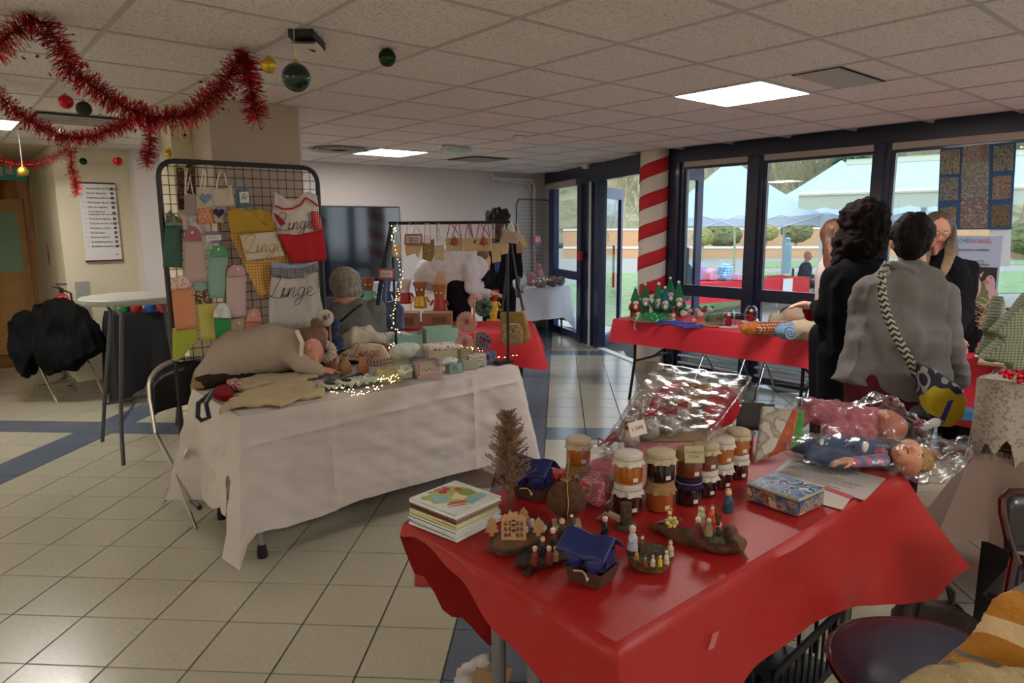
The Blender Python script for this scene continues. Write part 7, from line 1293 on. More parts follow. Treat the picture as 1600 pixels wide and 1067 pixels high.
for v in b.b.verts:
    p=v.co
    if p.z<TZ-.01: q=noise.noise(Vector((p.x*3+p.z*3,p.y*3,p.z*4)))*.018+noise.noise(Vector((p.x*9,p.y*9,p.z*7)))*.005; d=Vector((p.x-1.8,p.y-1.28,0)).normalized(); v.co=p+d*q
b.obj('cloth',rp,t); B().grid(lambda u,v:ay(1106+10*u+8*v,990+26*(1-v)-4*u,NY0-.045),2,2).obj('sticky_tape',mat('tape','#c98a8a',.4,alpha=.5),t,True)
sc=thing('cloth_scrap','torn red cloth corner lying on the floor tiles by the table','cloth',az(660,890,.01)); P=[az(x,y,.006) for x,y in ((650,872),(700,880),(705,915),(648,915))]; B()._add(P+[p+Vector((0,0,.003)) for p in P],[(4,5,6,7),(0,1,5,4),(1,2,6,5),(2,3,7,6),(3,0,4,7)]).obj('fabric',rp,sc,True,sharp=0)
NT=TZ+.0065
def nt_(px,py,name,label,cat,grp=None,z=NT): return thing(name,label,cat,az(px,py,z),group=grp)
# --- picture books
N=az(712,848,NT); e1=(az(642,806,NT)-N); e2=(az(778,816,NT)-N); a1=math.atan2(e2.y,e2.x); w2,w1=.19,.20
pagem=mat('pages','#d5d2c8',.8); z=NT
cols=['#d9dbdb','#d3d8e0','#dcd8d8','#d0d6da','#c9c36a','#d8d2b4','#6a3a2c','#8a5a48','#dcdfd6']; bn=['lowest of the book stack, white spine','second from the bottom, pale blue white spine','third from the bottom with a pinkish line','fourth from the bottom, white spine','fifth from the bottom with a yellow green cover','cream thin book above the yellow one','dark brown covered thin book','brown spined book just under the top one','topmost picture book with a painted garden cover']
hs=[.0085,.0085,.0085,.0085,.009,.008,.006,.006,.012]; R=random.Random(2)
for i,(c,h) in enumerate(zip(cols,hs)):
    rz=a1+R.uniform(-.03,.03); o=N+Vector((R.uniform(-.003,.003),R.uniform(-.003,.003),0)); k_=1-(.04 if 4<=i<=7 else 0); t=thing('picture_book',bn[i]+', on the red table','book',(o.x,o.y,z),rz,'picture books stacked on the red table')
    cm=mat('cover_%d'%(i+1),c,.35,coat=.2); A_,D_=w2*k_,w1*k_
    B().box((0,0,0),(A_,D_,.0016)).box((0,0,h-.0016),(A_,D_,h)).box((0,0,0),(.0016,D_,h)).obj('cover',cm,t,sharp=0); B().box((.003,.003,.0016),(A_-.003,D_-.003,h-.0016)).obj('pages',pagem,t,sharp=0)
    if i==8:
        zt=h+.0004
        def pp(nm,c_,poly): B().prism([(x*A_,y*D_) for x,y in poly],.0005,base=zt).obj(nm,mat('art_'+c_[1:],c_,.4),t,sharp=0)
        cir=lambda x,y,r,s=1,n=14:[(x+r*math.cos(2*PI*k/n),y+r*s*math.sin(2*PI*k/n)) for k in range(n)]
        pp('painted_meadow','#a9b46a',[(.1,.55),(.2,.85),(.75,.9),(.9,.6),(.85,.35),(.5,.3)]); zt+=.0005; pp('painted_pond','#86b4ba',cir(.3,.62,.13,.9)); pp('painted_pond','#86b4ba',[(.45,.12),(.9,.2),(.9,.34),(.5,.3)]); pp('painted_path','#d8cfa0',[(.4,.5),(.62,.62),(.7,.42),(.5,.32)]); zt+=.0005
        pp('painted_tree','#7f9a4a',cir(.74,.5,.13)); pp('painted_tree','#a9ae54',cir(.15,.8,.07)); zt+=.0005; pp('painted_flower','#b0303c',cir(.5,.78,.07)); pp('painted_flower','#b0303c',cir(.62,.82,.06)); pp('painted_flower','#c44a3c',cir(.74,.68,.06)); pp('painted_red_roof','#c4503c',[(.18,.36),(.5,.22),(.48,.3),(.3,.40)]); pp('painted_red_roof','#c4503c',[(.12,.30),(.42,.16),(.4,.22)]); pp('logo_mark','#d08a5a',cir(.32,.08,.02))
        M=Matrix.Translation((A_*.55,D_*.92,zt+.0006))@Matrix.Rotation(-PI/2*0,4,'Z')
        me=text_mesh('LE JARDIN',.016,.0003); me.materials.append(mat('art_b0303c','#b0303c',.4)); me.transform(Matrix.Translation((A_*.5,D_*.9,zt+.0004))); o2=bpy.data.objects.new('title',me); COL.objects.link(o2); o2.parent=t
    z+=h+.0004
# --- pampas sprig, wooden house scene on a log slice
barkm=mat('bark','#4a3424',.9,bump=1,bs=40,var=.35,vs=25); woodl=mat('raw_wood','#a87c55',.7,var=.15,vs=30); cork=mat('plywood','#b48a62',.7)
sl=nt_(812,846,'log_slice','bark edged wood slice carrying a cut out wooden house and trees','wood slice'); c=az(812,846,NT); ang=.35
def orgslab(b,rx,ry,h,seed,n=40,ang=0):
    F=lambda u,v:((rx*(1+.12*noise.noise(Vector((math.cos(2*PI*u)*1.6+seed,math.sin(2*PI*u)*1.6,0)))+.04*math.sin(u*60))*(.9+.1*v)*math.cos(2*PI*u)*math.cos(ang)-ry*(.9+.1*v)*math.sin(2*PI*u)*math.sin(ang)),(rx*(.9+.1*v)*math.cos(2*PI*u)*math.sin(ang)+ry*(1+.12*noise.noise(Vector((math.cos(2*PI*u)*1.6,math.sin(2*PI*u)*1.6,seed))))*(.9+.1*v)*math.sin(2*PI*u)*math.cos(ang)),h*v)
    b.grid(F,n,3,closeu=True); b.grid(lambda u,v:(F(u,1)[0]*(1-v),F(u,1)[1]*(1-v),h*.98),n,3,closeu=True)
b=B(); orgslab(b,.115,.06,.018,1,ang=.2); b.obj('bark_edge',barkm,sl); b=B(); b.prism([(.10*math.cos(a)*math.cos(.2)-.052*math.sin(a)*math.sin(.2),.10*math.cos(a)*math.sin(.2)+.052*math.sin(a)*math.cos(.2)) for a in [2*PI*k/30 for k in range(30)]],.0185,base=.001); b.obj('cut_face',mat('cut_wood','#6b4630',.7,var=.2,vs=40),sl)
zs=NT+.021; hs_=thing('wooden_house','laser cut plywood house with windows and hearts on the log slice','ornament',Vector((c.x-.035,c.y-.015,zs)),math.atan2(_r.y,_r.x)-.05)
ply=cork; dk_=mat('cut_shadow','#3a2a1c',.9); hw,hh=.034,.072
b=B(); wr=[]   # front built from strips around the openings
xs=[-hw,-.024,-.013,-.005,.005,.013,.024,hw]
b.box((-hw,-.002,0),(hw,.002,.010)).box((-hw,-.002,.056),(hw,.002,.064)).box((-hw,-.002,.010),(-.026,.002,.056)).box((.026,-.002,.010),(hw,.002,.056)).box((-.007,-.002,.010),(.007,.002,.056))
for z0_ in (.022,.038): b.box((-.026,-.002,z0_),(.026,.002,z0_+.005))
b.box((-.0175,-.002,.010),(-.0155,.002,.056)).box((.0155,-.002,.010),(.0175,.002,.056))
b.prism([(-hw,.064),(hw,.064),(.022,.076),(.012,.074),(.010,.084),(-.004,.080),(-.010,.088),(-.016,.074),(-.024,.076)],.004,axis='y',base=-.002); b.obj('front_panel',ply,hs_,sharp=0)
B().box((-hw,.018,0),(hw,.022,.060)).box((-hw,.002,0),(-hw+.002,.018,.06)).box((hw-.002,.002,0),(hw,.018,.06)).obj('back_panel',ply,hs_,sharp=0); 
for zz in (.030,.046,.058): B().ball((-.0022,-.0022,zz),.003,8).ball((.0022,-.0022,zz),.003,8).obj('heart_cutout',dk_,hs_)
def ply_tree(x,y,s,lab):
    t=thing('plywood_tree',lab,'ornament',Vector((c.x,c.y,zs))+Vector((math.cos(YAW-PI/2),math.sin(YAW-PI/2),0))*x+FW*y,YAW-PI/2); P=[(-.006,0),(.006,0),(.006,.010),(.018,.012),(.011,.024),(.016,.026),(.008,.038),(.012,.040),(0,.056),(-.012,.040),(-.008,.038),(-.016,.026),(-.011,.024),(-.018,.012),(-.006,.010)]; B().prism([(a*s,b_*s) for a,b_ in P],.005,axis='y').obj('board',ply,t,sharp=0)
ply_tree(-.078,-.01,1.05,'pale plywood fir tree left of the wooden house'); ply_tree(.052,-.012,1.0,'pale plywood fir tree right of the wooden house'); ply_tree(.012,.045,1.1,'plywood star topped piece behind the wooden house')
for i,(x,y) in enumerate(((.018,.0),(.035,.03),(.060,.035),(.035,.012),(.068,.01))):
    p=Vector((c.x,c.y,zs-.003))+Vector((math.cos(YAW-PI/2),math.sin(YAW-PI/2),0))*x+FW*y; t=thing('cotton_ball','white pompom snowball '+['just right of the wooden house','behind the first pompom','at the back of the log slice','between house and plywood tree','right of the plywood tree'][i],'pompom',p,group='white pompoms on the log slice'); B().ball((0,0,.018+.010*(i%2)),.0095,12).obj('ball',mat('cotton','#c9c4ba',.95,bump=1,bs=200),t)
    B().tube([(0,0,-.001),(0,0,.01+.01*(i%2))],.003,6).obj('peg',barkm,t)
pm=nt_(797,800,'pampas_sprig','dried brown pampas grass sprig standing behind the wooden house','dried plant'); b=B(); R=random.Random(6); H_=(az(795,800,NT)-EYE).dot(_f); top=ad(793,640,H_*1.0); o0=az(797,802,NT); hgt=top.z-NT
B().tube([(0,0,-.0),(0,0,hgt*.5),(-.004,0,hgt*.9)],[.004,.003,.001],6).obj('stem',mat('pampas_stem','#6b5340',.8),pm)
for kk in range(260):
    f=R.random()**.8; z0_=hgt*(.16+.8*f); L=(.070*(1-f)**.6+.022)*R.uniform(.6,1.1); a=R.uniform(0,2*PI); d=Vector((math.cos(a),math.sin(a),1.7+f)).normalized(); P=[Vector((-.004*f,0,z0_))]
    for q in range(4): P.append(P[-1]+d*L/4*1.3); d=(d+Vector((math.cos(a)*.12,math.sin(a)*.12,-.12))).normalized()
    b.tube(P,[.0012]*5,3,cap=False)
    for q in range(34):
        j=R.randrange(0,4); p=P[j].lerp(P[j+1],R.random()); v=(Vector((R.uniform(-1,1),R.uniform(-1,1),R.uniform(-.2,1.2)))).normalized(); w=v.orthogonal().normalized()*.0019; b._add([p-w,p+w,p+v*R.uniform(.006,.014)],[(0,1,2)])
b.obj('plume',mat('pampas_brown','#8a6c55',.9,var=.25,vs=20),pm,sharp=0)
# --- blue painted egg carton stable (twice), coconut
bluec=mat('blue_paint','#16225f',.45,bump=.4,bs=30); brc=mat('carton_brown','#4a2c20',.85,bump=.4,bs=60)
def carton(px,py,rz,lab,hasbase=True,sc=1.0):
    t=thing('egg_carton_stable',lab,'ornament',az(px,py,NT),rz,'blue egg carton stables'); t.scale=(sc,)*3
    b=B(); P=[(-.045,-.035),(.045,-.035),(.05,.04),(-.05,.04)]
    lo=[(x*.8,y*.8,0) for x,y in P]; hi=[(x,y,.035) for x,y in P]; hi2=[(x*.94,y*.94,.035) for x,y in P]; lo2=[(x*.74,y*.74,.004) for x,y in P]
    b._add(lo+hi+hi2+lo2,[(3,2,1,0)]+[(i,(i+1)%4,(i+1)%4+4,i+4) for i in range(4)]+[(i+4,(i+1)%4+4,(i+1)%4+8,i+8) for i in range(4)]+[(i+8,(i+1)%4+8,(i+1)%4+12,i+12) for i in range(4)]+[(12,13,14,15)]); b.obj('carton_base',brc,t)
    b=B(); b.ball((-.022,-.024,.055),.020,16,sc=(1,1,1.25)).ball((.022,-.024,.055),.020,16,sc=(1,1,1.25)).cbox((0,.012,.055),(.084,.055,.05),0,.008); b.obj('egg_cup',bluec,t)
    b=B(); b.grid(lambda u,v:((u-.5)*.115,-.048+v*.095,.070+.035*(1-abs(v-.5)*2)**.9+.003*math.sin(u*9)+.002*math.sin(v*12)),16,16); b.obj('roof',bluec,t,solid=.004)
    B().tube([(-.02,-.036,.03),(0,-.034,.034),(.01,-.036,.028),(.016,-.042,.02),(.02,-.044,.028)],.0018,5).obj('twine',mat('twine','#c9bfa4',.8),t); b=B(); R=random.Random(1)
    for _ in range(60): p=Vector((R.uniform(-.035,.035),R.uniform(-.03,.0),.034)); v=Vector((R.uniform(-1,1),R.uniform(-1,1),.25)).normalized(); b.tube([p,p+v*.014],.0006,3)
    b.obj('straw',mat('straw','#8a744a',.9),t); return t
carton(922,905,YAW-PI/2-.62,'blue painted egg carton stable on a brown base, at the front of the red table',sc=1.18); carton(833,775,YAW-PI/2-.5,'second blue egg carton stable behind the pampas sprig',sc=1.25)
cn=nt_(885,822,'coconut_house','hairy brown coconut tied with twine on a small wooden base','ornament'); B().cbox((0,0,.006),(.085,.055,.012)).obj('wood_base',mat('pale_board','#b5a27c',.7),cn); B().lathe([(0,.012),(.028,.012),(.028,.034),(0,.034)],20).obj('pedestal',mat('reddish_wood','#7a3c24',.6),cn); cn.rotation_euler=(0,0,YAW-PI/2)
b=B(); o=B(); bmesh.ops.create_icosphere(o.b,subdivisions=4,radius=.058)
for v in o.b.verts: v.co=v.co*(1+.02*noise.noise(v.co*60)); v.co.z=v.co.z*.92+.084
b.merge(o); b.obj('coconut_shell',mat('coconut','#5a3820',.95,bump=1,bs=220,var=.3,vs=60),cn); B().tube([(.001*math.sin(k),-.0595*math.cos(a),.084+.056*math.sin(a)) for k,a in enumerate([-1.2+.18*q for q in range(16)])],.0018,5).obj('twine',mat('jute','#a8834e',.8),cn)
B().tube([(0,0,.138),(-.012,0,.152),(-.018,0,.146),(0,0,.138),(.012,.0,.154),(.016,0,.146),(0,0,.138)],.0016,5).tube([(0,0,.138),(.006,-.01,.20),(.004,-.01,.215)],.0012,5).obj('bow',MT['jute'],cn)
# --- figurines
def fig(p,s,robe,hair_,lab,head_='#c9a58a',grp='nativity figurines',halo=None,lean=0):
    t=thing('figurine',lab,'figurine',p,YAW-PI/2,grp); t.scale=(s,)*3
    B().lathe([(0,0),(.010,0),(.011,.004),(.008,.02),(.007,.030),(.0035,.034),(0,.035)],14).tube([(-.007,-.002,.026),(-.004,-.011,.019),(0,-.012,.021)],.0028,6).tube([(.007,-.002,.026),(.004,-.011,.019),(0,-.012,.021)],.0028,6).obj('robe',robe,t)
    B().ball((0,-.0005,.040),.0062,12).ball((0,-.0066,.0395),.0012,6).obj('head',mat('clay_'+head_[1:],head_,.6),t); B().ball((0,.002,.0425),.0066,12,sc=(1,.95,.9)).tube([(0,.006,.042),(0,.008,.030)],.004,6).obj('hair',hair_,t)
    if halo: B().tube([(.009*math.cos(a),.004,.046+.009*math.sin(a)) for a in [PI/6*k for k in range(12)]],.0008,4,close=True).obj('halo',halo,t)
    return t
cm_=lambda c:mat('clay_paint_'+c[1:],c,.5); hw_=cm_('#d6d0c4'); hb_2=cm_('#3a2a20')
dw=nt_(853,874,'driftwood_base','dark flat driftwood slab carrying small clay figures beside the blue stable','driftwood'); b=B(); orgslab(b,.088,.045,.013,5,ang=-.3); b.obj('slab',mat('dark_driftwood','#2a1c16',.8,bump=.8,bs=60),dw); B().tube([(-.07,-.02,.006),(-.10,-.035,.008),(-.115,-.03,.012)],[.01,.007,.002],7).obj('twig_end',MT['dark_driftwood'],dw)
def onz2(px,py,dz=.012): return az(px,py,NT+dz)
for px,py,s,rb_,hr_,lb_ in [(836,882,1.0,cm_('#7a1f1c'),hw_,'clay figure in a dark red robe with white hair, front left of the dark driftwood'),(848,866,1.0,cm_('#1c2238'),cm_('#b08a4a'),'clay figure in a navy robe with blond hair on the dark driftwood'),(858,880,.95,cm_('#7a2420'),hw_,'clay figure in a red robe with white beard at the front of the driftwood'),(864,856,1.15,cm_('#2a1410'),hw_,'clay figure with a white beard and dark brown coat'),(878,842,1.2,cm_('#3a2a1e'),cm_('#a9a094'),'grey haired clay figure at the back of the driftwood'),(868,876,.8,cm_('#b07a4a'),cm_('#c98a4a'),'small ochre clay figure by the blue stable')]: fig(onz2(px,py),s*1.05,rb_,hr_,lb_)
t=thing('mini_tree','tiny green fir tree with a white tip behind the blue stable','ornament',onz2(893,842,.012)); b=B(); R=random.Random(9)
for k_ in range(260): f=R.random(); a=R.uniform(0,2*PI); r=.022*(1-f); p=Vector((0,0,.008+f*.055)); e=p+Vector((math.cos(a)*r,math.sin(a)*r,-.004)); w=Vector((-math.sin(a),math.cos(a),0))*.0012; b._add([p-w,p+w,e],[(0,1,2)])
b.lathe([(0,.004),(.016,.006),(.002,.064),(0,.064)],12); b.obj('needles',mat('fir_teal','#23483a',.8),t,sharp=0); B().ball((0,0,.068),.005,10).obj('snow_tip',hw_,t)
fig(onz2(945,838,.0),1.25,cm_('#16241c'),hw_,'lone dark clay figure standing behind the blue stable roof')
ns=nt_(1016,880,'log_slice','round mossy log slice with a tiny nativity','wood slice'); b=B(); orgslab(b,.060,.060,.028,9); b.obj('bark_edge',mat('bark_light','#6b4a30',.9,bump=1,bs=60,var=.5,vs=60),ns); B().lathe([(0,.029),(.058,.029),(.059,.026)],30).obj('moss_top',mat('moss','#4a4630',.95,bump=1,bs=90,var=.5,vs=40),ns)
B().cbox((-.022,.026,.036),(.05,.03,.016),0,.004).obj('step',MT['moss'],ns)
for px,py,dz,s,rb_,hr_,lb_ in [(988,858,.045,1.35,cm_('#a9b0c4'),cm_('#c9c4c0'),'tall veiled white and blue clay figure on the log slice'),(1003,858,.045,.8,cm_('#5a3a24'),cm_('#7a3a1c'),'small brown kneeling figure beside the veiled one'),(1047,868,.030,.9,cm_('#b9a88c'),cm_('#8a6a3a'),'beige figure at the right edge of the log slice'),(994,874,.030,.6,cm_('#b08a54'),cm_('#c9b084'),'tiny tan child figure at the left of the log slice'),(1008,885,.030,.55,cm_('#7a3a20'),cm_('#5a3a24'),'tiny brown lamb-like figure on the log slice'),(1020,884,.030,.6,cm_('#c9c0a8'),cm_('#b5a98c'),'tiny cream figure in the middle of the log slice'),(1031,884,.030,.6,cm_('#c9b02a'),cm_('#c9b02a'),'tiny yellow figure on the log slice'),(1041,880,.030,.7,cm_('#c4bcb0'),cm_('#d6d0c4'),'white figure with raised arms on the log slice')]: fig(onz2(px,py,dz),s,rb_,hr_,lb_)
B().tube([onz2(1012,868,.03),onz2(1028,862,.075)],.0012,4).tube([onz2(1015,870,.03),onz2(1034,866,.07)],.0012,4).obj('stick',barkm,ns,True)
# moss log with a small roof
ml=nt_(978,822,'moss_log','upright mossy bark piece with a little white roof frame','ornament'); B().ball((0,0,.0),.03,10,sc=(1.3,1,.35)).obj('moss_foot',MT['moss'],ml)
b=B(); b.grid(lambda u,v:((.020+.003*noise.noise(Vector((u*20,v*9,0))))*math.cos(2*PI*u),(.014+.003*noise.noise(Vector((u*20,v*9,4))))*math.sin(2*PI*u),.072*v),20,8,closeu=True).lathe([(0,.072),(.018,.072)],14); b.obj('bark_piece',mat('bark_moss','#4a3a22',.95,bump=1,bs=70,var=.6,vs=50),ml)
P=[az(936,812,NT+.0),az(950,802,NT+.035),az(978,815,NT+.015)]; ribbon('roof_frame',mat('pale_wood','#b9a690',.7),[P[0],P[1]],.020,ml,Vector((0,0,1)).cross(_r)*1.0+Vector((0,0,.01)),.003); ribbon('roof_frame',mat('pale_wood','#b9a690',.7),[P[1],P[2]],.020,ml,Vector((0,0,1)).cross(_r)+Vector((0,0,.01)),.003)
# driftwood with the large nativity
dg=nt_(1085,845,'driftwood_base','long reddish driftwood piece carrying the largest nativity group','driftwood'); dwm=mat('driftwood_brown','#5a3420',.75,bump=1,bs=30,var=.4,vs=18)
organic('wood_piece',[('c',az(1020,822,NT+.010),.010,az(1060,835,NT+.015),.022),('c',az(1060,835,NT+.015),.022,az(1120,850,NT+.018),.030),('c',az(1120,850,NT+.018),.030,az(1152,850,NT+.020),.026),('c',az(1020,822,NT+.01),.009,az(1060,812,NT+.02),.010),('c',az(1145,845,NT+.03),.02,az(1142,830,NT+.055),.018)],.004,dwm,dg,disp=folds(.006,(40,40,40),3),smooth=2)
B().tube([az(1142,838,NT+.06),az(1152,845,NT+.045),az(1158,860,NT+.02),az(1168,874,NT+.006)],[.008,.0055,.005,.0035],8).obj('root',mat('root_grey','#5c4a3c',.85,bump=.8,bs=60),dg,True); B().tube([az(1125,830,NT+.04),az(1122,815,NT+.10),az(1118,800,NT+.135)],[.007,.006,.003],8).tube([az(1122,815,NT+.10),az(1126,806,NT+.12)],[.004,.002],6).obj('branch',barkm,dg,True); organic('moss_clump',[('e',az(1120,842,NT+.045),(.03,.022,.012))],.004,MT['moss'],dg,disp=folds(.005,(60,60,60),1)); organic('dark_bark',[('e',az(1140,838,NT+.05),(.016,.016,.022))],.004,barkm,dg,disp=folds(.004,(60,60,60),1))
for px,py,dz,s,rb_,hr_,lb_ in [(1046,822,.022,.95,cm_('#b9a43a'),cm_('#c9b86a'),'gold angel figure with a flower shape at the left of the big driftwood'),(1090,838,.040,1.15,cm_('#6a2a2c'),hw_,'figure in a wine red robe with a white headscarf on the big driftwood'),(1094,820,.058,1.1,cm_('#c9c0a0'),cm_('#d8cfa9'),'cream winged figure high on the driftwood'),(1107,836,.055,1.0,cm_('#8a8468'),cm_('#b9ad8c'),'greyish green robed figure in the middle of the group'),(1112,815,.075,1.0,cm_('#c4512c'),cm_('#5a2a1c'),'orange robed figure near the branch'),(1123,842,.045,1.0,cm_('#2a1f1c'),hw_,'white haired figure in a dark coat at the front of the group'),(1137,800,.040,1.5,cm_('#1f4a5c'),cm_('#b08a5a'),'tall teal robed king figure at the back of the group'),(1098,815,.07,.8,cm_('#b9b4a0'),hw_,'small white angel at the back of the group')]: fig(onz2(px,py,dz),s,rb_,hr_,lb_,halo=gold if 'angel' in lb_ else None)
b=B(); 
for k_ in range(6): a=k_*PI/3; b.ball(az(1050,816,NT+.06)+_r*.012*math.cos(a)+Vector((0,0,.012*math.sin(a))),.007,8)
b.obj('gold_petals',cm_('#c9b86a'),dg,True)
t=thing('card_tag','small folded white card standing behind the gold figure','card',az(1030,815,NT)); ribbon('card',mat('card_white','#c9c4bb',.7),[az(1030,818,NT+.008),az(1045,812,NT+.045),az(1058,820,NT+.03)],.016,t,Vector((0,0,1)).cross(_r)+Vector((0,0,.01)),.002)
# --- jam jars
jg=mat('jar_amber','#a55a14',.12,coat=1,var=.12,vs=30); jd=mat('jar_dark','#1a0b0c',.12,coat=1); jb=mat('jar_brown','#6a3214',.15,coat=1); jo=mat('jar_orange','#9a4a16',.12,coat=1); jr=mat('jar_red_dark','#3a0f10',.15,coat=1)
cw=fabric('cap_white','#c9c4bc'); cc2=fabric('cap_cream','#b9ad92'); cbr=fabric('cap_tan','#9a7a54'); cpu=fabric('cap_purple','#2c2148'); lbm=mat('label_white','#d4cdc4',.6)
def jar(p,r,h,m_,capm_,lab,frill=.18,label_=True,tie=None,cap=.35):
    t=thing('jam_jar',lab,'jar',p,group='jam jars on the red table'); B().lathe([(0,0),(r*.92,0),(r,.004),(r,h*.78),(r*.93,h*.86),(r*.9,h*.9),(0,h*.9)],28).obj('glass_and_jam',m_,t)
    b=B(); n=44
    def fn(u,v):
        a=2*PI*u; w=frill*.5*math.sin(a*9+p.x*50)+frill*.3*math.sin(a*15)
        if v<.35: q=v/.35; rr=r*1.0*q; z=h*1.0+.003*(1-q*q)
        elif v<.55: q=(v-.35)/.2; rr=r*1.02; z=h*(1-.17*q)
        else: q=(v-.55)/.45; rr=r*(1.0+q*(.12+w)); z=h*(.83-.20*q*(1+.3*w))
        return (rr*math.cos(a),rr*math.sin(a),z)
    b.grid(fn,n,10,closeu=True); b.obj('cloth_cap',capm_,t); B().tube([(r*1.02*math.cos(a),r*1.02*math.sin(a),h*.83) for a in [2*PI*k/24 for k in range(24)]],.0016,5,close=True).obj('tie_string',tie or mat('jute','#a8834e',.8),t)
    if label_:
        d=-_f.copy(); d.z=0; d.normalize(); d.rotate(Matrix.Rotation(.35,3,'Z')); o=d*(r+.0008); M=face_mat((o.x,o.y,h*.12),Vector((0,0,1)).cross(d),(0,0,1)); b=B(); b.M=M; b.box((-.008,0,-.0004),(.008,.012,.0006)); b.obj('price_label',lbm,t,sharp=0)
    return t
def pair(px,py,r,hb_m,ht_m,cb_,ct_,lab,kz=0):
    p=az(px,py,NT); r=r*(az(px,py,NT)-EYE).dot(_f)/2.0; hb=.088*(r/.041); p=p+Vector((FW.x,FW.y,0))*r
    jar(p,r,hb,hb_m,cb_,'lower jar: '+lab[0],.2); p2=Vector((p.x,p.y,p.z+hb+.0035)); return jar(p2,r,hb,ht_m,ct_,'upper jar: '+lab[1],.2)
pair(984,806,.0415,jr,jg,cw,cw,('dark red jam with a white cloth cap, leftmost of the front row','amber jam with a frilled white cap, leftmost of the front row'))
pair(1035,802,.041,jo,jd,cbr,cc2,('orange jam with a tan cap, second in the front row','nearly black jam with a cream cap'))
pair(1080,792,.038,jd,jb,cpu,cbr,('dark jam with a purple cap','brown jam with a tan cap and handwritten card'))
pair(1106,778,.036,jd,jb,cw,cc2,('dark jam under a puffy white cap','reddish brown jam with a cream cap'))
pair(1131,765,.034,jr,jg,cw,cw,('dark jam with a small white cap, fifth pair','amber jam with a white cap, fifth pair'))
pair(1156,750,.033,jr,jg,cw,cc2,('brown jam with a white cap, last pair in the row','amber jam with a cream cap, last pair in the row'))
pair(905,770,.036,jo,jg,cbr,cc2,('orange jam behind the coconut with a tan cap','amber jam with a domed cream cap behind the coconut'))
p=az(1160,700,NT); jar(p+Vector((0,0,0)),.04,.10,jg,cw,'jar with a white cap standing behind the last pair')
jl=[o for o in bpy.data.objects if o.get('category')=='jar' and 'upper' in o['label']]; j4=jl[3-1] if len(jl)>3 else jl[0]
cp=j4.location-FW*.052+Vector((0,0,.085)); t=thing('price_card','cream handwritten price card leaning on the fourth jar pair','card',cp); M=face_mat(cp,_r,_u+_f*.2); b=B(); b.M=M; b.box((-.030,-.026,0),(.030,.026,.0015)); b.obj('card',C('card_cream','#b9ab86'),t,True,sharp=0); lettering('Confiture\n2.50€',.014,mat('pen_green','#4a6a5a',.6),t,M@Matrix.Translation((0,0,.002)))
for j,hz,nm in ((jl[3],.0775,'fourth'),(jl[4],.073,'fifth')):
    q=j.location+Vector((0,0,hz)); t=thing('jute_bow','raffia bow tied on the cap of the '+nm+' jar pair','bow',q,group='raffia bows on the jars'); q=q+Vector((0,0,.003)); B().tube([q,q-_r*.02+_u*.02,q-_r*.028+_u*.006,q,q+_r*.016+_u*.022,q+_r*.02+_u*.004,q],.0016,5).tube([q,q+_u*.045+_r*.004],.0012,5).obj('string',mat('raffia','#a9895c',.8),t,True)
# --- tin box, papers
tn=thing('tin_box','rectangular biscuit tin with a blue landscape lid and photo sides','tin',az(1247,810,NT)); N=az(1247,810,NT); L=az(1163,780,NT); Rr=az(1284,788,NT); a1=math.atan2((L-N).y,(L-N).x); Lw,Lr=(L-N).length,(Rr-N).length
tn.rotation_euler=(0,0,a1); sgn=-1; hh=.062
pic=pat('tin_print','speckle',['#3a4f7a','#5a6f8a','#a08a74','#7a4a3a','#c4b49a'],18,r=.3,coat=.5); lidp=pat('lid_print','speckle',['#3f5c86','#5f7fa6','#8aa0b4','#30486a','#c0c4c4'],14,r=.25,coat=.6)
B().cbox((Lw/2,-Lr/2,hh*.42),(Lw*.97,Lr*.95,hh*.84),0,.006).obj('tin_body',pic,tn); B().cbox((Lw/2,-Lr/2,hh*.86),(Lw,Lr,hh*.16),0,.005).obj('lid_rim',mat('tin_rim','#b4b2a8',.3,.5),tn); B().cbox((Lw/2,-Lr/2,hh*.945),(Lw*.93,Lr*.88,.003),0,.001).obj('lid_picture',lidp,tn)
def sheetp(name,pxs,m_,lab,cat='paper',z=NT,th=.0012): P=[az(x,y,z) for x,y in pxs]; c0=sum(P,Vector())/4; t=thing(name,lab,cat,c0); B()._add(P+[p+Vector((0,0,th)) for p in P],[(3,2,1,0),(4,5,6,7),(0,1,5,4),(1,2,6,5),(2,3,7,6),(3,0,4,7)]).obj('sheet',m_,t,True,sharp=0); return t,P
pap=mat('paper_grey','#aaa59f',.35,coat=.4)
t,P=sheetp('price_list',((1206,741),(1238,712),(1384,748),(1351,782)),pap,'glossy printed sheet of text lying behind the tin box'); R=random.Random(4)
for i in range(11):
    f=.1+.075*i; a_=P[1].lerp(P[0],f)+Vector((0,0,.0016)); b_=P[2].lerp(P[3],f)+Vector((0,0,.0016)); B().tube([a_.lerp(b_,.05),a_.lerp(b_,R.uniform(.5,.92))],.0007,4).obj('text_line',ink,t,True)
sheetp('envelope',((1283,764),(1330,778),(1316,797),(1283,788)),mat('paper_cream','#b5a99c',.6),'cream envelope with a red edge beside the tin box',z=NT+.0005); sheetp('envelope',((1283,762),(1292,760),(1335,776),(1330,780)),mat('red_edge','#a8343c',.6),'red edged slip under the printed sheet',z=NT+.002)
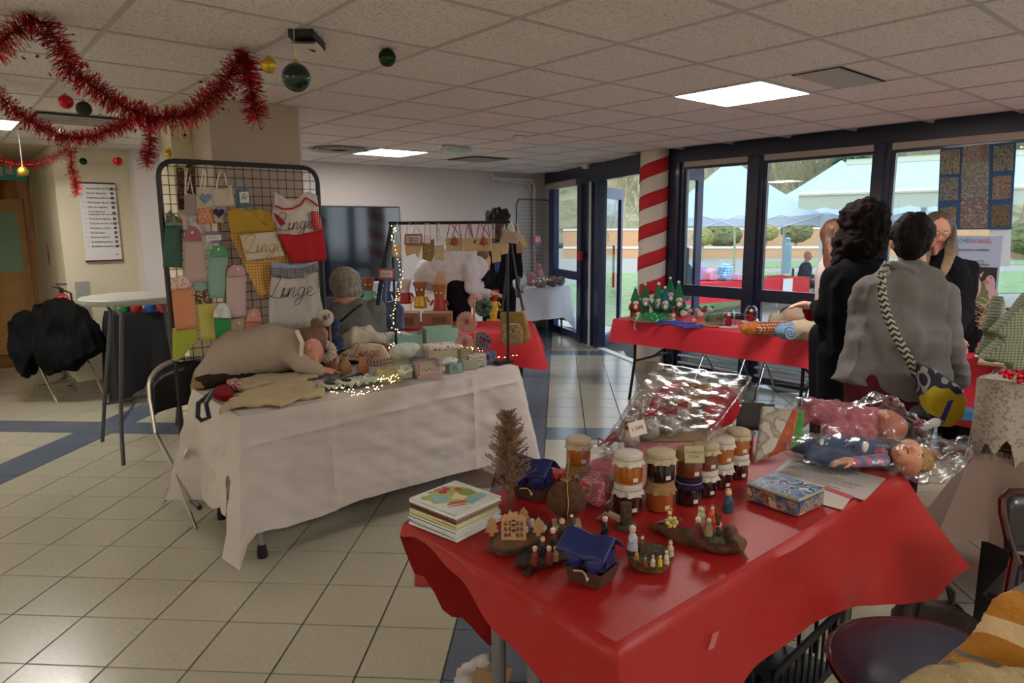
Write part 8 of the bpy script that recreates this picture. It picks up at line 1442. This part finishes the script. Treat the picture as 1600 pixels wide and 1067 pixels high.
# --- cellophane wrapped goods
cel=bpy.data.materials.new('cellophane'); cel.use_nodes=True; n=cel.node_tree; n.nodes.clear(); o_=n.nodes.new('ShaderNodeOutputMaterial'); mx=n.nodes.new('ShaderNodeMixShader'); tr=n.nodes.new('ShaderNodeBsdfTransparent'); gl=n.nodes.new('ShaderNodeBsdfGlossy'); lw=n.nodes.new('ShaderNodeLayerWeight'); tcn=n.nodes.new('ShaderNodeTexCoord'); nz=n.nodes.new('ShaderNodeTexNoise'); bmp=n.nodes.new('ShaderNodeBump')
gl.inputs['Roughness'].default_value=.22; lw.inputs[0].default_value=.16; nz.inputs['Scale'].default_value=17; nz.inputs['Detail'].default_value=3; bmp.inputs['Strength'].default_value=.55; bmp.inputs['Distance'].default_value=.012; tr.inputs[0].default_value=(.96,.96,.97,1)
L_=n.links.new; L_(tcn.outputs['Object'],nz.inputs[0]); L_(nz.outputs[0],bmp.inputs['Height']); L_(bmp.outputs[0],gl.inputs['Normal']); L_(bmp.outputs[0],lw.inputs['Normal']); L_(lw.outputs['Facing'],mx.inputs[0]); L_(tr.outputs[0],mx.inputs[1]); L_(gl.outputs[0],mx.inputs[2]); L_(mx.outputs[0],o_.inputs[0])
def wrap(par,prims,vox=.010,amp=.02,seed=0,name='cellophane'): return organic(name,prims,vox,cel,par,smooth=2,disp=lambda p:amp*(abs(noise.noise(p*13+Vector((seed,0,0))))+.5*noise.noise(p*31))) 
# large bag with felt hat, leaning
kf,kn_=3.0,2.35
def pl4(q,k0,k1): # pixel list to points, depth varying with row (upper rows farther)
    ys=[y for _,y in q]; a,b_=min(ys),max(ys); return [ad(x,y,k1+(k0-k1)*((b_-y)/(b_-a))) for x,y in q]
G_=thing('wrapped_gift','large clear bag holding red felt mittens and a multicoloured knit, lying behind the jars','gift',az(1040,700,NT))
tan_p=pat('tan_dotted','dots',['#8f7a62','#5f4a3a'],120,thr=.8); P=pl4([(1018,585),(1165,606),(1128,655),(1100,690),(960,690),(935,715)],2.62,2.15)
organic('backing_card',[('p',P,.012)],.007,tan_p,G_,smooth=2)
P=pl4([(1040,600),(1068,598),(1040,640),(1000,655),(1015,625)],2.58,2.4); organic('felt_mitten',[('p',[p-_f*.03 for p in P],.03)],.007,fabric('felt_rose','#a62a3c'),G_,smooth=5)
organic('felt_mitten',[('p',[p-_f*.04 for p in pl4([(1108,607),(1130,608),(1146,622),(1150,640),(1140,655),(1110,665),(1090,660),(1095,640)],2.5,2.3)],.04)],.007,fabric('felt_red2','#9a1a24'),G_,smooth=5); organic('knit_scarf',[('p',[p-_f*.035 for p in pl4([(1068,600),(1100,605),(1100,625),(1085,650),(1050,640),(1040,630)],2.5,2.4)],.045)],.007,pat('multi_knit','speckle',['#6a4a1c','#a8702a','#3a4a5a','#8a3a20','#c49a3c'],70),G_,smooth=4,disp=folds(.008,(40,40,40),2))
wrap(G_,[('p',[p-_f*.03 for p in pl4([(1016,582),(1168,604),(1130,660),(1100,695),(955,695),(932,718)],2.64,2.13)],.10)],seed=1,amp=.006)
# small cellophane bags with red ribbons
for i,(px,py,w,h,c_,lb_) in enumerate([(985,688,.05,.09,'#b9a89c','small clear bag with a red striped price tag'),(1015,672,.055,.10,'#a9a49c','clear bag with a red ribbon in the middle of the sweets'),(1045,668,.055,.10,'#9a8f84','clear bag with red ribbon behind the second jar'),(1062,655,.05,.10,'#a09888','clear bag half behind the price card'),(1000,660,.045,.09,'#8a7a74','clear bag with a dark bow at the back of the sweets')]):
    k_=2.22+.03*i; p=ad(px,py,k_); t=thing('sweet_bag',lb_,'bag',p,group='clear sweet bags'); p.z=max(p.z,NT+.05); organic('sweets',[('e',p,(w*.6,w*.5,w*.75)),('e',p+_r*w*.3+Vector((0,0,w*.3)),(w*.35,)*3)],.007,mat('sweets_%d'%(i+1),c_,.6,var=.4,vs=50,bump=.5,bs=60),t,disp=folds(.010,(40,40,40),i)); wrap(t,[('e',p,(w*.8,w*.7,w)),('c',p+Vector((0,0,w*.8)),w*.25,p+Vector((0,0,w*1.7)),w*.5)],.007,.012,i)
    q=p+Vector((0,0,w*1.0))-_f*w*.3; B().tube([q,q-_r*.02+_u*.012,q-_r*.022-_u*.006,q,q+_r*.02+_u*.012,q+_r*.02-_u*.006,q],.0035,6).obj('ribbon_bow',rf,t,True)
t=thing('price_card','white square tag with a red drawing leaning on the sweet bags','card',ad(1000,668,2.1)); M=face_mat(ad(996,669,2.08),_r+_u*.25,_u); b=B(); b.M=M; b.box((-.026,-.022,0),(.026,.022,.0015)); b.obj('card',white,t,True,sharp=0); lettering('1.50€',.017,mat('pen_red','#b03040',.6),t,M@Matrix.Translation((0,0,.002)))
t=thing('wrapped_gift','pink wrapped parcel with a striped ribbon bow behind the coconut','gift',az(920,750,NT)); c1=ad(932,725,2.15); c1.z=NT+.055; organic('contents',[('b',c1,(.11,.08,.08),.3)],.008,pat('pink_print','speckle',['#a85a62','#b9a09a','#c4404c'],40),t,disp=folds(.008,(20,20,20),1)); wrap(t,[('e',c1,(.085,.07,.06)),('c',c1+Vector((0,0,.03)),.02,c1+Vector((.01,0,.09)),.045)],.008,.02,3); q=ad(945,690,2.08); B().tube([q,q+_r*.03+_u*.03,q+_r*.035+_u*.012,q,q-_r*.02+_u*.012,q-_r*.02-_u*.012,q],.004,6).obj('ribbon_bow',pat('ribbon_stripe','stripes',['#2a2030','#b03a4c'],200),t,True)
t=thing('wrapped_gift','red and white printed packet at the far edge left of the jars','gift',az(870,745,NT)); p=az(872,745,NT); organic('packet',[('b',p+Vector((0,0,.012)),(.07,.05,.022),.4)],.006,pat('red_snow','dots',['#b0202c','#d0c0c0'],120,thr=.74),t)
# cards and magazines leaning right of the jars
for i,(pxs,m_,lb_,k0) in enumerate([(((1152,630),(1212,633),(1192,672),(1150,668)),fabric('grey_felt','#3c3836'),'dark grey felt piece behind the cards',2.75),(((1190,635),(1238,640),(1208,705),(1178,725)),pat('card_print','speckle',['#a39a8c','#8a8074','#b4ada0'],20),'beige printed packet leaning behind the jars',2.5),(((1215,640),(1248,640),(1236,700),(1200,715)),mat('orange_fabric','#a85434',.8,var=.3,vs=30,bump=.5,bs=40),'orange knitted piece in clear wrap beside the dolls',2.6),(((1238,640),(1256,642),(1254,690),(1228,705)),mat('green_fabric','#3f8a3a',.8,var=.3,vs=30),'green knitted piece next to the orange one',2.65)]):
    t=thing('packet',lb_,'packet',ad(*pxs[0],k0)); organic('packet_body',[('p',pl4(list(pxs),k0,k0-.12),.022)],.007,m_,t,smooth=3); 
# dolls in cellophane
t=thing('wrapped_doll','pink dressed doll in clear wrap lying at the far right of the red table','doll',az(1340,690,NT)); k0=2.78
dpk=fabric('pink_knit','#b06a74',.95,.8,60); organic('body',[('c',ad(1270,640,k0),.05,ad(1320,655,k0),.065),('c',ad(1320,655,k0),.07,ad(1370,660,k0),.06),('c',ad(1300,672,k0-.08),.045,ad(1355,682,k0-.08),.04),('c',ad(1255,650,k0),.035,ad(1245,660,k0),.03)],.009,dpk,t,disp=folds(.014,(25,25,25),3))
organic('head',[('e',ad(1392,668,k0-.05),(.07,.06,.06)),('e',ad(1385,655,k0-.04),(.05,.05,.04))],.008,mat('doll_skin','#b4705a',.5),t); wrap(t,[('p',[ad(x,y,k0-.05) for x,y in ((1240,640),(1260,625),(1320,635),(1350,630),(1380,618),(1400,640),(1440,665),(1450,690),(1400,700),(1300,690),(1240,670))],.16)],.011,.028,5); B().tube([ad(1428,662,k0-.12),ad(1436,655,k0-.12),ad(1442,664,k0-.12),ad(1430,668,k0-.12),ad(1440,672,k0-.12)],.006,6).obj('ribbon_bow',pat('red_dots2','dots',['#8a2034','#d0c0c0'],150,thr=.72),t,True); organic('wrap_end',[('c',ad(1438,670,k0-.1),.012,ad(1462,660,k0-.1),.02)],.006,mat('tissue_white','#c4c2c4',.4,alpha=.7),t)
t=thing('wrapped_doll','blue dressed baby doll in clear wrap lying along the table edge, head to the right','doll',az(1350,720,NT)); k0=2.5
bl=fabric('blue_corduroy','#51627e',.95,.5,120); organic('romper',[('c',ad(1245,694,k0+.12),.032,ad(1290,702,k0+.06),.045),('c',ad(1290,702,k0+.06),.05,ad(1370,710,k0),.055),('c',ad(1270,712,k0+.02),.035,ad(1320,720,k0-.03),.04)],.008,bl,t,disp=folds(.005,(30,30,30),3))
organic('arm',[('c',ad(1380,718,k0-.09),.024,ad(1335,722,k0-.10),.020)],.006,pat('pink_blue_stripe','stripes',['#b0606e','#5a6f9a'],30),t); pr_=[]; hand(pr_,ad(1334,721,k0-.10),-_r,Vector((0,0,-1)),.55,.4,1); organic('hand',pr_,.0035,mat('doll_skin2','#c48a6c',.5),t)
hc=ad(1420,715,k0-.08); up_=-_r; pr_=[]; head(pr_,hc,(Vector((0,0,1))*.6-_f*.7).normalized(),.62,_r); organic('head',pr_,.006,MT['doll_skin2'],t); organic('hair',[('e',hc+_r*.02,(.055,.055,.05)),('e',hc+_r*.035-_u*.01,(.045,.05,.045))],.006,mat('doll_blond','#a07a44',.6,bump=1,bs=120),t,disp=folds(.005,(50,50,50),2))
face_bits(t,hc,(Vector((0,0,1))*.6-_f*.7).normalized(),.62,_r); B().ball(ad(1284,690,k0-.02),.014,14,sc=(1,.4,1)).ball(ad(1352,698,k0-.07),.020,14,sc=(1,.4,1)).obj('badge',mat('badge_white','#d0ccc4',.5),t,True); B().tube([ad(1318,692,k0-.05),ad(1325,686,k0-.05),ad(1332,692,k0-.05),ad(1322,696,k0-.05),ad(1335,697,k0-.05)],.007,6).obj('bow',mat('bow_navy','#1f2c66',.5),t,True)
B().tube([ad(1372,702,k0-.07),ad(1380,708,k0-.07),ad(1376,718,k0-.07)],.018,8).obj('collar',mat('collar_rose','#a8566a',.8),t,True)
wrap(t,[('p',[ad(x,y,k0-.04) for x,y in ((1228,695),(1255,682),(1330,685),(1400,690),(1450,690),(1490,690),(1500,705),(1468,735),(1440,748),(1400,742),(1330,735),(1250,715))],.15)],.010,.022,8); organic('wrap_end',[('c',ad(1465,722,k0-.1),.02,ad(1500,705,k0-.1),.045)],.007,cel,t,disp=folds(.03,(22,22,22),2))
# =================== right edge, near floor
LX,LY=3.02,.775
wb=fabric('beige_cloth_drape','#8f7b72',.9)
t=thing('folding_table','table at the right edge under beige cloth, carrying the lace covered box','table',(LX,LY-.7,0)); B().box((.02,0,.70),(1.5,.68,.738)).obj('tabletop',mat('table_plastic','#9d9c92',.5),t,sharp=0)
for x,y in ((.1,.1),(.1,.6),(1.4,.1),(1.4,.6)): B().tube([(x,y,0),(x,y,.7)],.016).obj('leg',legm,t)
t=thing('tablecloth','beige cloth flaring over the left end of the right edge table','tablecloth',(LX,LY,0)); b=B(); skirt(b,[(LX,LY-.72),(LX+1.52,LY-.72),(LX+1.52,LY-.01),(LX,LY-.01)],.745,interp([(0,.4),(2.9,.45),(3.0,.42),(3.3,.40),(4.001,.4)]),fa_=.012,flare=.17,rows=8); b.obj('cloth',wb,t,True)
t=thing('under_cloth','red under cloth edge showing below the beige cloth','cloth',(LX-.05,LY,.35)); B().grid(lambda u,v:(LX+.05+.25*u,LY+.03,.46-.10*v),6,1).obj('fabric',redc2,t,True)
bx=thing('wooden_crate','brown wooden crate under the lace on the right edge table','crate',(LX+.06,LY-.55,.752)); 
cwm=mat('crate_wood','#4a3020',.8,var=.2,vs=20)
for i in range(4): B().box((0,.0,.01+.07*i),(.012,.52,.065+.07*i)).obj('slat',cwm,bx,sharp=0); B().box((0,.508,.01+.07*i),(.9,.52,.065+.07*i)).obj('slat',cwm,bx,sharp=0)
B().box((.012,.0,0),(.9,.508,.27)).obj('inner_box',MT['cardboard'],bx,sharp=0)
lace=bpy.data.materials.new('lace'); lace.use_nodes=True; n=lace.node_tree; b_=n.nodes['Principled BSDF']; b_.inputs['Base Color'].default_value=(.40,.35,.30,1); b_.inputs['Roughness'].default_value=.9
tcn=n.nodes.new('ShaderNodeTexCoord'); v1=n.nodes.new('ShaderNodeTexVoronoi'); v1.inputs['Scale'].default_value=75; v2=n.nodes.new('ShaderNodeTexNoise'); v2.inputs['Scale'].default_value=22; ad_=n.nodes.new('ShaderNodeMath'); ad_.operation='ADD'; gt=n.nodes.new('ShaderNodeMapRange'); gt.inputs[1].default_value=.75; gt.inputs[2].default_value=.95; gt.inputs[3].default_value=.62; gt.inputs[4].default_value=1
n.links.new(tcn.outputs['Object'],v1.inputs[0]); n.links.new(tcn.outputs['Object'],v2.inputs[0]); n.links.new(v1.outputs['Distance'],ad_.inputs[0]); n.links.new(v2.outputs[0],ad_.inputs[1]); n.links.new(ad_.outputs[0],gt.inputs[0]); n.links.new(gt.outputs[0],b_.inputs['Alpha'])
t=thing('lace_cloth','cream floral lace cloth with a torn edge draped over the crate','lace',(LX,LY,1.0)); b=B(); 
P1=lambda x,y,z:(x,y,z)
b.grid(lambda u,v:(LX+.0+.95*u,LY-.01-.56*v,1.035+.004*math.sin(u*30)),20,10)
b.grid(lambda u,v:(LX+.95*u+.012*math.sin(v*8),LY+.005+.02*math.sin(u*34)*(.3+v)+.02*v,1.035-(.62+.05*math.sin(u*21)+.05*math.sin(u*57))*v),60,16)
b.grid(lambda u,v:(LX-.005-.02*math.sin(u*17)*(.3+v)-.015*v,LY-.56+.57*u,1.035-(.28+.05*math.sin(u*21)+.04*math.sin(u*47))*v),50,12)
b.obj('lace',lace,t,True); b=B(); R=random.Random(2)
for _ in range(90):
    u=R.random(); 
    if R.random()<.5: p=Vector((LX-.02,LY-.56+.57*u,.77)); 
    else: p=Vector((LX+.3*u,LY+.03,.45+R.uniform(-.03,.05)))
    b.tube([p,p+Vector((R.uniform(-.02,.02),R.uniform(-.01,.02),-R.uniform(.02,.06)))],.0008,3)
b.obj('frayed_threads',mat('lace_thread','#a89a86',.9),t,True)
# fabric fir trees on top
ft=pat('tweed_check','tartan',['#8f9478','#6f7560','#5a5f4c'],90); tz=1.04
def fabtree(o,xd,s,lab):
    t=thing('fabric_tree',lab,'ornament',o); P=[(-.03,0),(.03,0),(.04,.03),(.16,.05),(.07,.13),(.12,.15),(.04,.24),(.0,.30),(-.04,.24),(-.12,.15),(-.07,.13),(-.16,.05),(-.04,.03)]; xd=xd.normalized(); organic('stuffed_tree',[('p',[o+xd*a*s+Vector((0,0,b_*s)) for a,b_ in P],.055)],.008,ft,t,smooth=6,disp=folds(.004,(14,14,14),1))
q=az(1590,580,tz); fabtree(q,_r,1.05,'green tweed fabric fir tree at the right edge, front'); q2=az(1572,572,tz)+Vector((0,0,0)); fabtree(q2+FW*.09,_r+FW*.9,.95,'green tweed fabric fir tree turned sideways behind the front one')
t=thing('red_garland','red glitter berries lying on the lace cloth','ornament',az(1597,596,1.045)); b=B(); R=random.Random(5)
for _ in range(60): b.ball(az(1600,594,1.05)+Vector((R.gauss(0,.03),R.gauss(0,.03),R.uniform(0,.03))),.008,7)
b.obj('berries',redb,t,True)
# near chair at the right edge
nc=thing('folding_chair','dark red lacquer framed folding chair at the right edge of the picture','chair',(*ad(1620,900,2.05).xy,0)); fr_=mat('dark_red_frame','#3a0a12',.2,.4,coat=1); kc=2.05
def A(px,py,k=kc): return ad(px,py,k)
B().tube([A(1590,880),A(1575,840),A(1566,800),A(1566,780),A(1578,768),A(1600,768),A(1660,772),A(1670,800),A(1660,880)],.012,8).obj('back_frame',fr_,nc,True); B().grid(lambda u,v:A(1572+90*u,775+85*v),6,4).obj('backrest',padm,nc,True,solid=.02)
for p,q in ((A(1585,870),A(1552,960)),(A(1660,880),A(1670,1000))): q=Vector((q.x,q.y,0)); B().tube([p,p.lerp(q,.5),q],.012,8).obj('leg',fr_,nc,True)
p0=A(1592,870); B().tube([p0,Vector((p0.x+.25,p0.y+.05,.0))],.012,8).obj('leg',fr_,nc,True); p1=A(1660,880); B().tube([p1,Vector((p1.x+.25,p1.y+.05,.0))],.012,8).obj('leg',fr_,nc,True); pm_=(p0+p1)/2; B().cbox((pm_.x+.20,pm_.y+.0,.42),(.30,.30,.03),0,.015).obj('seat',padm,nc,True)
t=thing('black_case','tall black case standing under the right edge table','case',(LX+.12,LY-.32,0)); B().cbox((.0,.13,.30),(.16,.28,.60),0,.02).obj('case_body',mat('case_black','#0e0d10',.6),t); B().tube([(0,.06,.6),(0,.08,.66),(0,.18,.66),(0,.2,.6)],.01).obj('handle',blackp,t)
# chair with navy seat in front
sc_=Vector((1.93,.56,0)); ch=thing('folding_chair','folding chair with a dark navy seat in front of the red table','chair',sc_); nvy=mat('navy_vinyl','#161d30',.4,coat=.3,bump=.2,bs=60,var=.3,vs=8)
b=B(); o=B(); 
b.grid(lambda u,v:((v*.23)*math.cos(2*PI*u)*(1.0+.12*abs(math.cos(2*PI*u))**6),(v*.22)*math.sin(2*PI*u),.468-.03*(v**6)+.004*math.sin(v*3)),40,10,closeu=True); b.grid(lambda u,v:(.23*math.cos(2*PI*u)*(1.0+.12*abs(math.cos(2*PI*u))**6)*(1-.03*v),.22*math.sin(2*PI*u)*(1-.03*v),.438-.02*v),40,1,closeu=True); b.obj('seat',nvy,ch); B().tube([(.235*math.cos(a)*(1+.12*abs(math.cos(a))**6),.225*math.sin(a),.43) for a in [2*PI*k/36 for k in range(36)]],.011,8,close=True).obj('seat_frame',fr_,ch)
for s in (-1,1): B().tube([(.2*s,-.15,.43),(.2*s,.2,0)],.011).obj('leg',fr_,ch); B().tube([(.2*s,.12,.43),(.2*s,-.24,0)],.011).obj('leg',fr_,ch)
# brown bag on the floor behind it
bgc=az(1460,965,.12); t=thing('handbag','dark brown handbag with two looped handles standing on the floor','bag',(2.72,.78,0)); k=(Vector((2.72,.78,.2))-EYE).dot(_f); brn=mat('brown_leather','#2f1a14',.55,bump=.4,bs=50)
organic('bag_body',[('p',[ad(x,y,k) for x,y in ((1402,985),(1412,955),(1425,925),(1500,950),(1515,960),(1512,1010),(1500,1060),(1400,1060))],.14)],.011,brn,t,smooth=5,disp=folds(.012,(12,12,12),2))
B().tube([ad(*q,k-.05) for q in ((1428,930),(1432,905),(1448,900),(1470,905),(1490,925),(1488,945))],.008,7).obj('handle',brn,t,True); B().tube([ad(*q,k+.05) for q in ((1440,930),(1444,912),(1460,908),(1480,918),(1486,940))],.008,7).obj('handle',brn,t,True)
# mustard plaid blanket over a chair back and a cream fleece edge, closest to the camera
pl=mat('plaid_mustard','#b06a14',.95,bump=.5,bs=90,sheen=.3); n=pl.node_tree; b_=n.nodes['Principled BSDF']; tcn=n.nodes.new('ShaderNodeTexCoord'); sp=n.nodes.new('ShaderNodeSeparateXYZ'); n.links.new(tcn.outputs['Object'],sp.inputs[0]); L=n.links.new
def band(src,fr,a,w):
    m1=n.nodes.new('ShaderNodeMath'); m1.operation='MULTIPLY'; m1.inputs[1].default_value=fr; L(src,m1.inputs[0]); m2=n.nodes.new('ShaderNodeMath'); m2.operation='FRACT'; L(m1.outputs[0],m2.inputs[0]); m3=n.nodes.new('ShaderNodeMath'); m3.operation='COMPARE'; m3.inputs[1].default_value=a; m3.inputs[2].default_value=w; L(m2.outputs[0],m3.inputs[0]); return m3.outputs[0]
prev=(.42,.17,.012,1); node=None
for src,fr,a,w,c_ in ((sp.outputs[0],9,.25,.06,(.60,.42,.22,1)),(sp.outputs[2],10,.3,.05,(.60,.42,.22,1)),(sp.outputs[0],9,.75,.03,(.16,.15,.12,1)),(sp.outputs[2],10,.8,.025,(.16,.15,.12,1))):
    mx=n.nodes.new('ShaderNodeMix'); mx.data_type='RGBA'; L(band(src,fr,a,w),mx.inputs[0])
    if node is None: mx.inputs[6].default_value=prev
    else: L(node.outputs[2],mx.inputs[6])
    mx.inputs[7].default_value=c_; node=mx
L(node.outputs[2],b_.inputs['Base Color'])
t=thing('blanket','mustard yellow plaid fleece blanket over a chair back at the bottom right corner','blanket',ad(1560,1020,1.05)); P=[ad(x,y,k_) for x,y,k_ in ((1450,1062,1.12),(1480,1030,1.12),(1520,985,1.12),(1560,945,1.12),(1610,915,1.12),(1700,900,1.12),(1720,1110,1.0),(1460,1110,1.0))]
organic('fleece',[('p',P,.10)],.009,pl,t,smooth=8,disp=folds(.015,(10,10,10),2)); organic('cream_lining',[('c',ad(1420,1075,.98),.018,ad(1470,1062,.98),.022),('c',ad(1470,1062,.98),.022,ad(1540,1065,.96),.024),('c',ad(1540,1065,.96),.024,ad(1640,1080,.96),.025)],.007,fabric('cream_fleece','#a3906c',.95,.8,90),t,disp=folds(.006,(30,30,30),1))
o=ad(1580,1060,1.09); chh=thing('folding_chair','chair under the mustard plaid blanket','chair',(o.x,o.y,0)); 
for s in (-1,1): B().tube([(.16*s,0,0),(.16*s,0,o.z-.06)],.012).obj('leg',fr_,chh); B().tube([(.16*s,0,.45),(.16*s,-.36,.45),(.16*s,-.4,0)],.012).obj('leg',fr_,chh)
B().cbox((0,-.18,.46),(.34,.36,.03),0,.01).obj('seat',padm,chh); B().cbox((0,0,o.z-.14),(.30,.018,.14),0,.006).obj('backrest',padm,chh)
# crates below the red table and bags
def crate(x,y,rz,lab,c_='#111214',n_=9,h=.24):
    t=thing('plastic_crate',lab,'crate',(x,y,0),rz); m_=mat('crate_black',c_,.5); w,d=.52,.34
    B().box((-w/2,-d/2,0),(w/2,d/2,.01)).box((-w/2,-d/2,h-.03),(w/2,-d/2+.012,h)).box((-w/2,d/2-.012,h-.03),(w/2,d/2,h)).box((-w/2,-d/2,h-.03),(-w/2+.012,d/2,h)).box((w/2-.012,-d/2,h-.03),(w/2,d/2,h)).box((-w/2,-d/2,0),(w/2,-d/2+.012,.03)).box((-w/2,d/2-.012,0),(w/2,d/2,.03)).obj('rim',m_,t,sharp=0)
    for i in range(n_+1): x_=-w/2+.012+(w-.036)*i/n_; B().box((x_,-d/2+.002,.03),(x_+.012,-d/2+.010,h-.03)).obj('slat',m_,t,sharp=0); B().box((x_,d/2-.010,.03),(x_+.012,d/2-.002,h-.03)).obj('slat',m_,t,sharp=0)
    for i in range(6): y_=-d/2+.012+(d-.036)*i/5; B().box((-w/2+.002,y_,.03),(-w/2+.010,y_+.012,h-.03)).obj('slat',m_,t,sharp=0); B().box((w/2-.010,y_,.03),(w/2-.002,y_+.012,h-.03)).obj('slat',m_,t,sharp=0)
    return t
crate(2.12,1.12,.05,'black slatted plastic crate under the red table by the navy chair'); crate(1.62,1.25,-.1,'second black plastic crate farther left under the red table')
for i,(x,y) in enumerate(((2.05,1.1),(2.2,1.15))): t=thing('bottle',['left dark bottle in the black crate','right dark bottle in the black crate'][i],'bottle',(x,y,.05),group='bottles in the crate'); B().lathe([(0,0),(.035,0),(.035,.16),(.012,.21),(.012,.25),(0,.25)],14).obj('glass_body',mat('dark_bottle','#0f1a14',.15,coat=1),t)
t=thing('plastic_bag','crumpled white and orange plastic bag on the floor under the near table corner','bag',(1.22,.98,0)); organic('film',[('e',Vector((1.25,1.0,.09)),(.17,.10,.09)),('e',Vector((1.38,1.0,.08)),(.08,.07,.06))],.012,mat('bag_white','#b8b0ac',.4,alpha=.9),t,disp=folds(.04,(12,12,12),3),smooth=2); B().tube([(1.12,.90,.17),(1.25,.885,.20),(1.38,.9,.16)],.01,6).obj('orange_band',mat('bag_orange','#b84a2a',.4),t,True)
k=2.35; t=thing('plastic_bag','open white plastic bag holding papers at the left leg of the red table','bag',(*az(755,1110,0).xy,0)); c0=az(752,1100,0)
organic('film',[('p',[ad(x,y,k) for x,y in ((712,1060),(730,1045),(768,1027),(775,1040),(790,1080),(790,1130),(715,1130))],.16)],.010,mat('bag_film','#bdb4b0',.35,alpha=.85),t,disp=folds(.03,(14,14,14),5),smooth=3)
t=thing('cardboard_piece','folded brown cardboard pieces in the open plastic bag','cardboard',ad(775,1062,k-.1)); b=B(); M=face_mat(ad(778,1062,k-.12),_r-_u*.3,_u+_r*.3); b.M=M; b.cbox((0,0,0),(.07,.10,.004)).cbox((-.05,-.01,.01),(.06,.07,.004)).cbox((-.03,-.04,.02),(.10,.03,.004)); b.obj('board',mat('board_tan','#9a7a54',.8),t,True,sharp=0)
t=thing('dark_bag','dark holdall lying under the left end of the red table','bag',(1.5,1.6,0)); organic('bag_body',[('b',Vector((1.72,1.5,.10)),(.42,.24,.18),.4)],.014,mat('holdall','#15131a',.8),t,disp=folds(.02,(10,10,10),4)); B().tube([(1.6,1.45,.18),(1.65,1.46,.25),(1.8,1.52,.25),(1.84,1.55,.18)],.010).obj('handle',blackp,t,True)
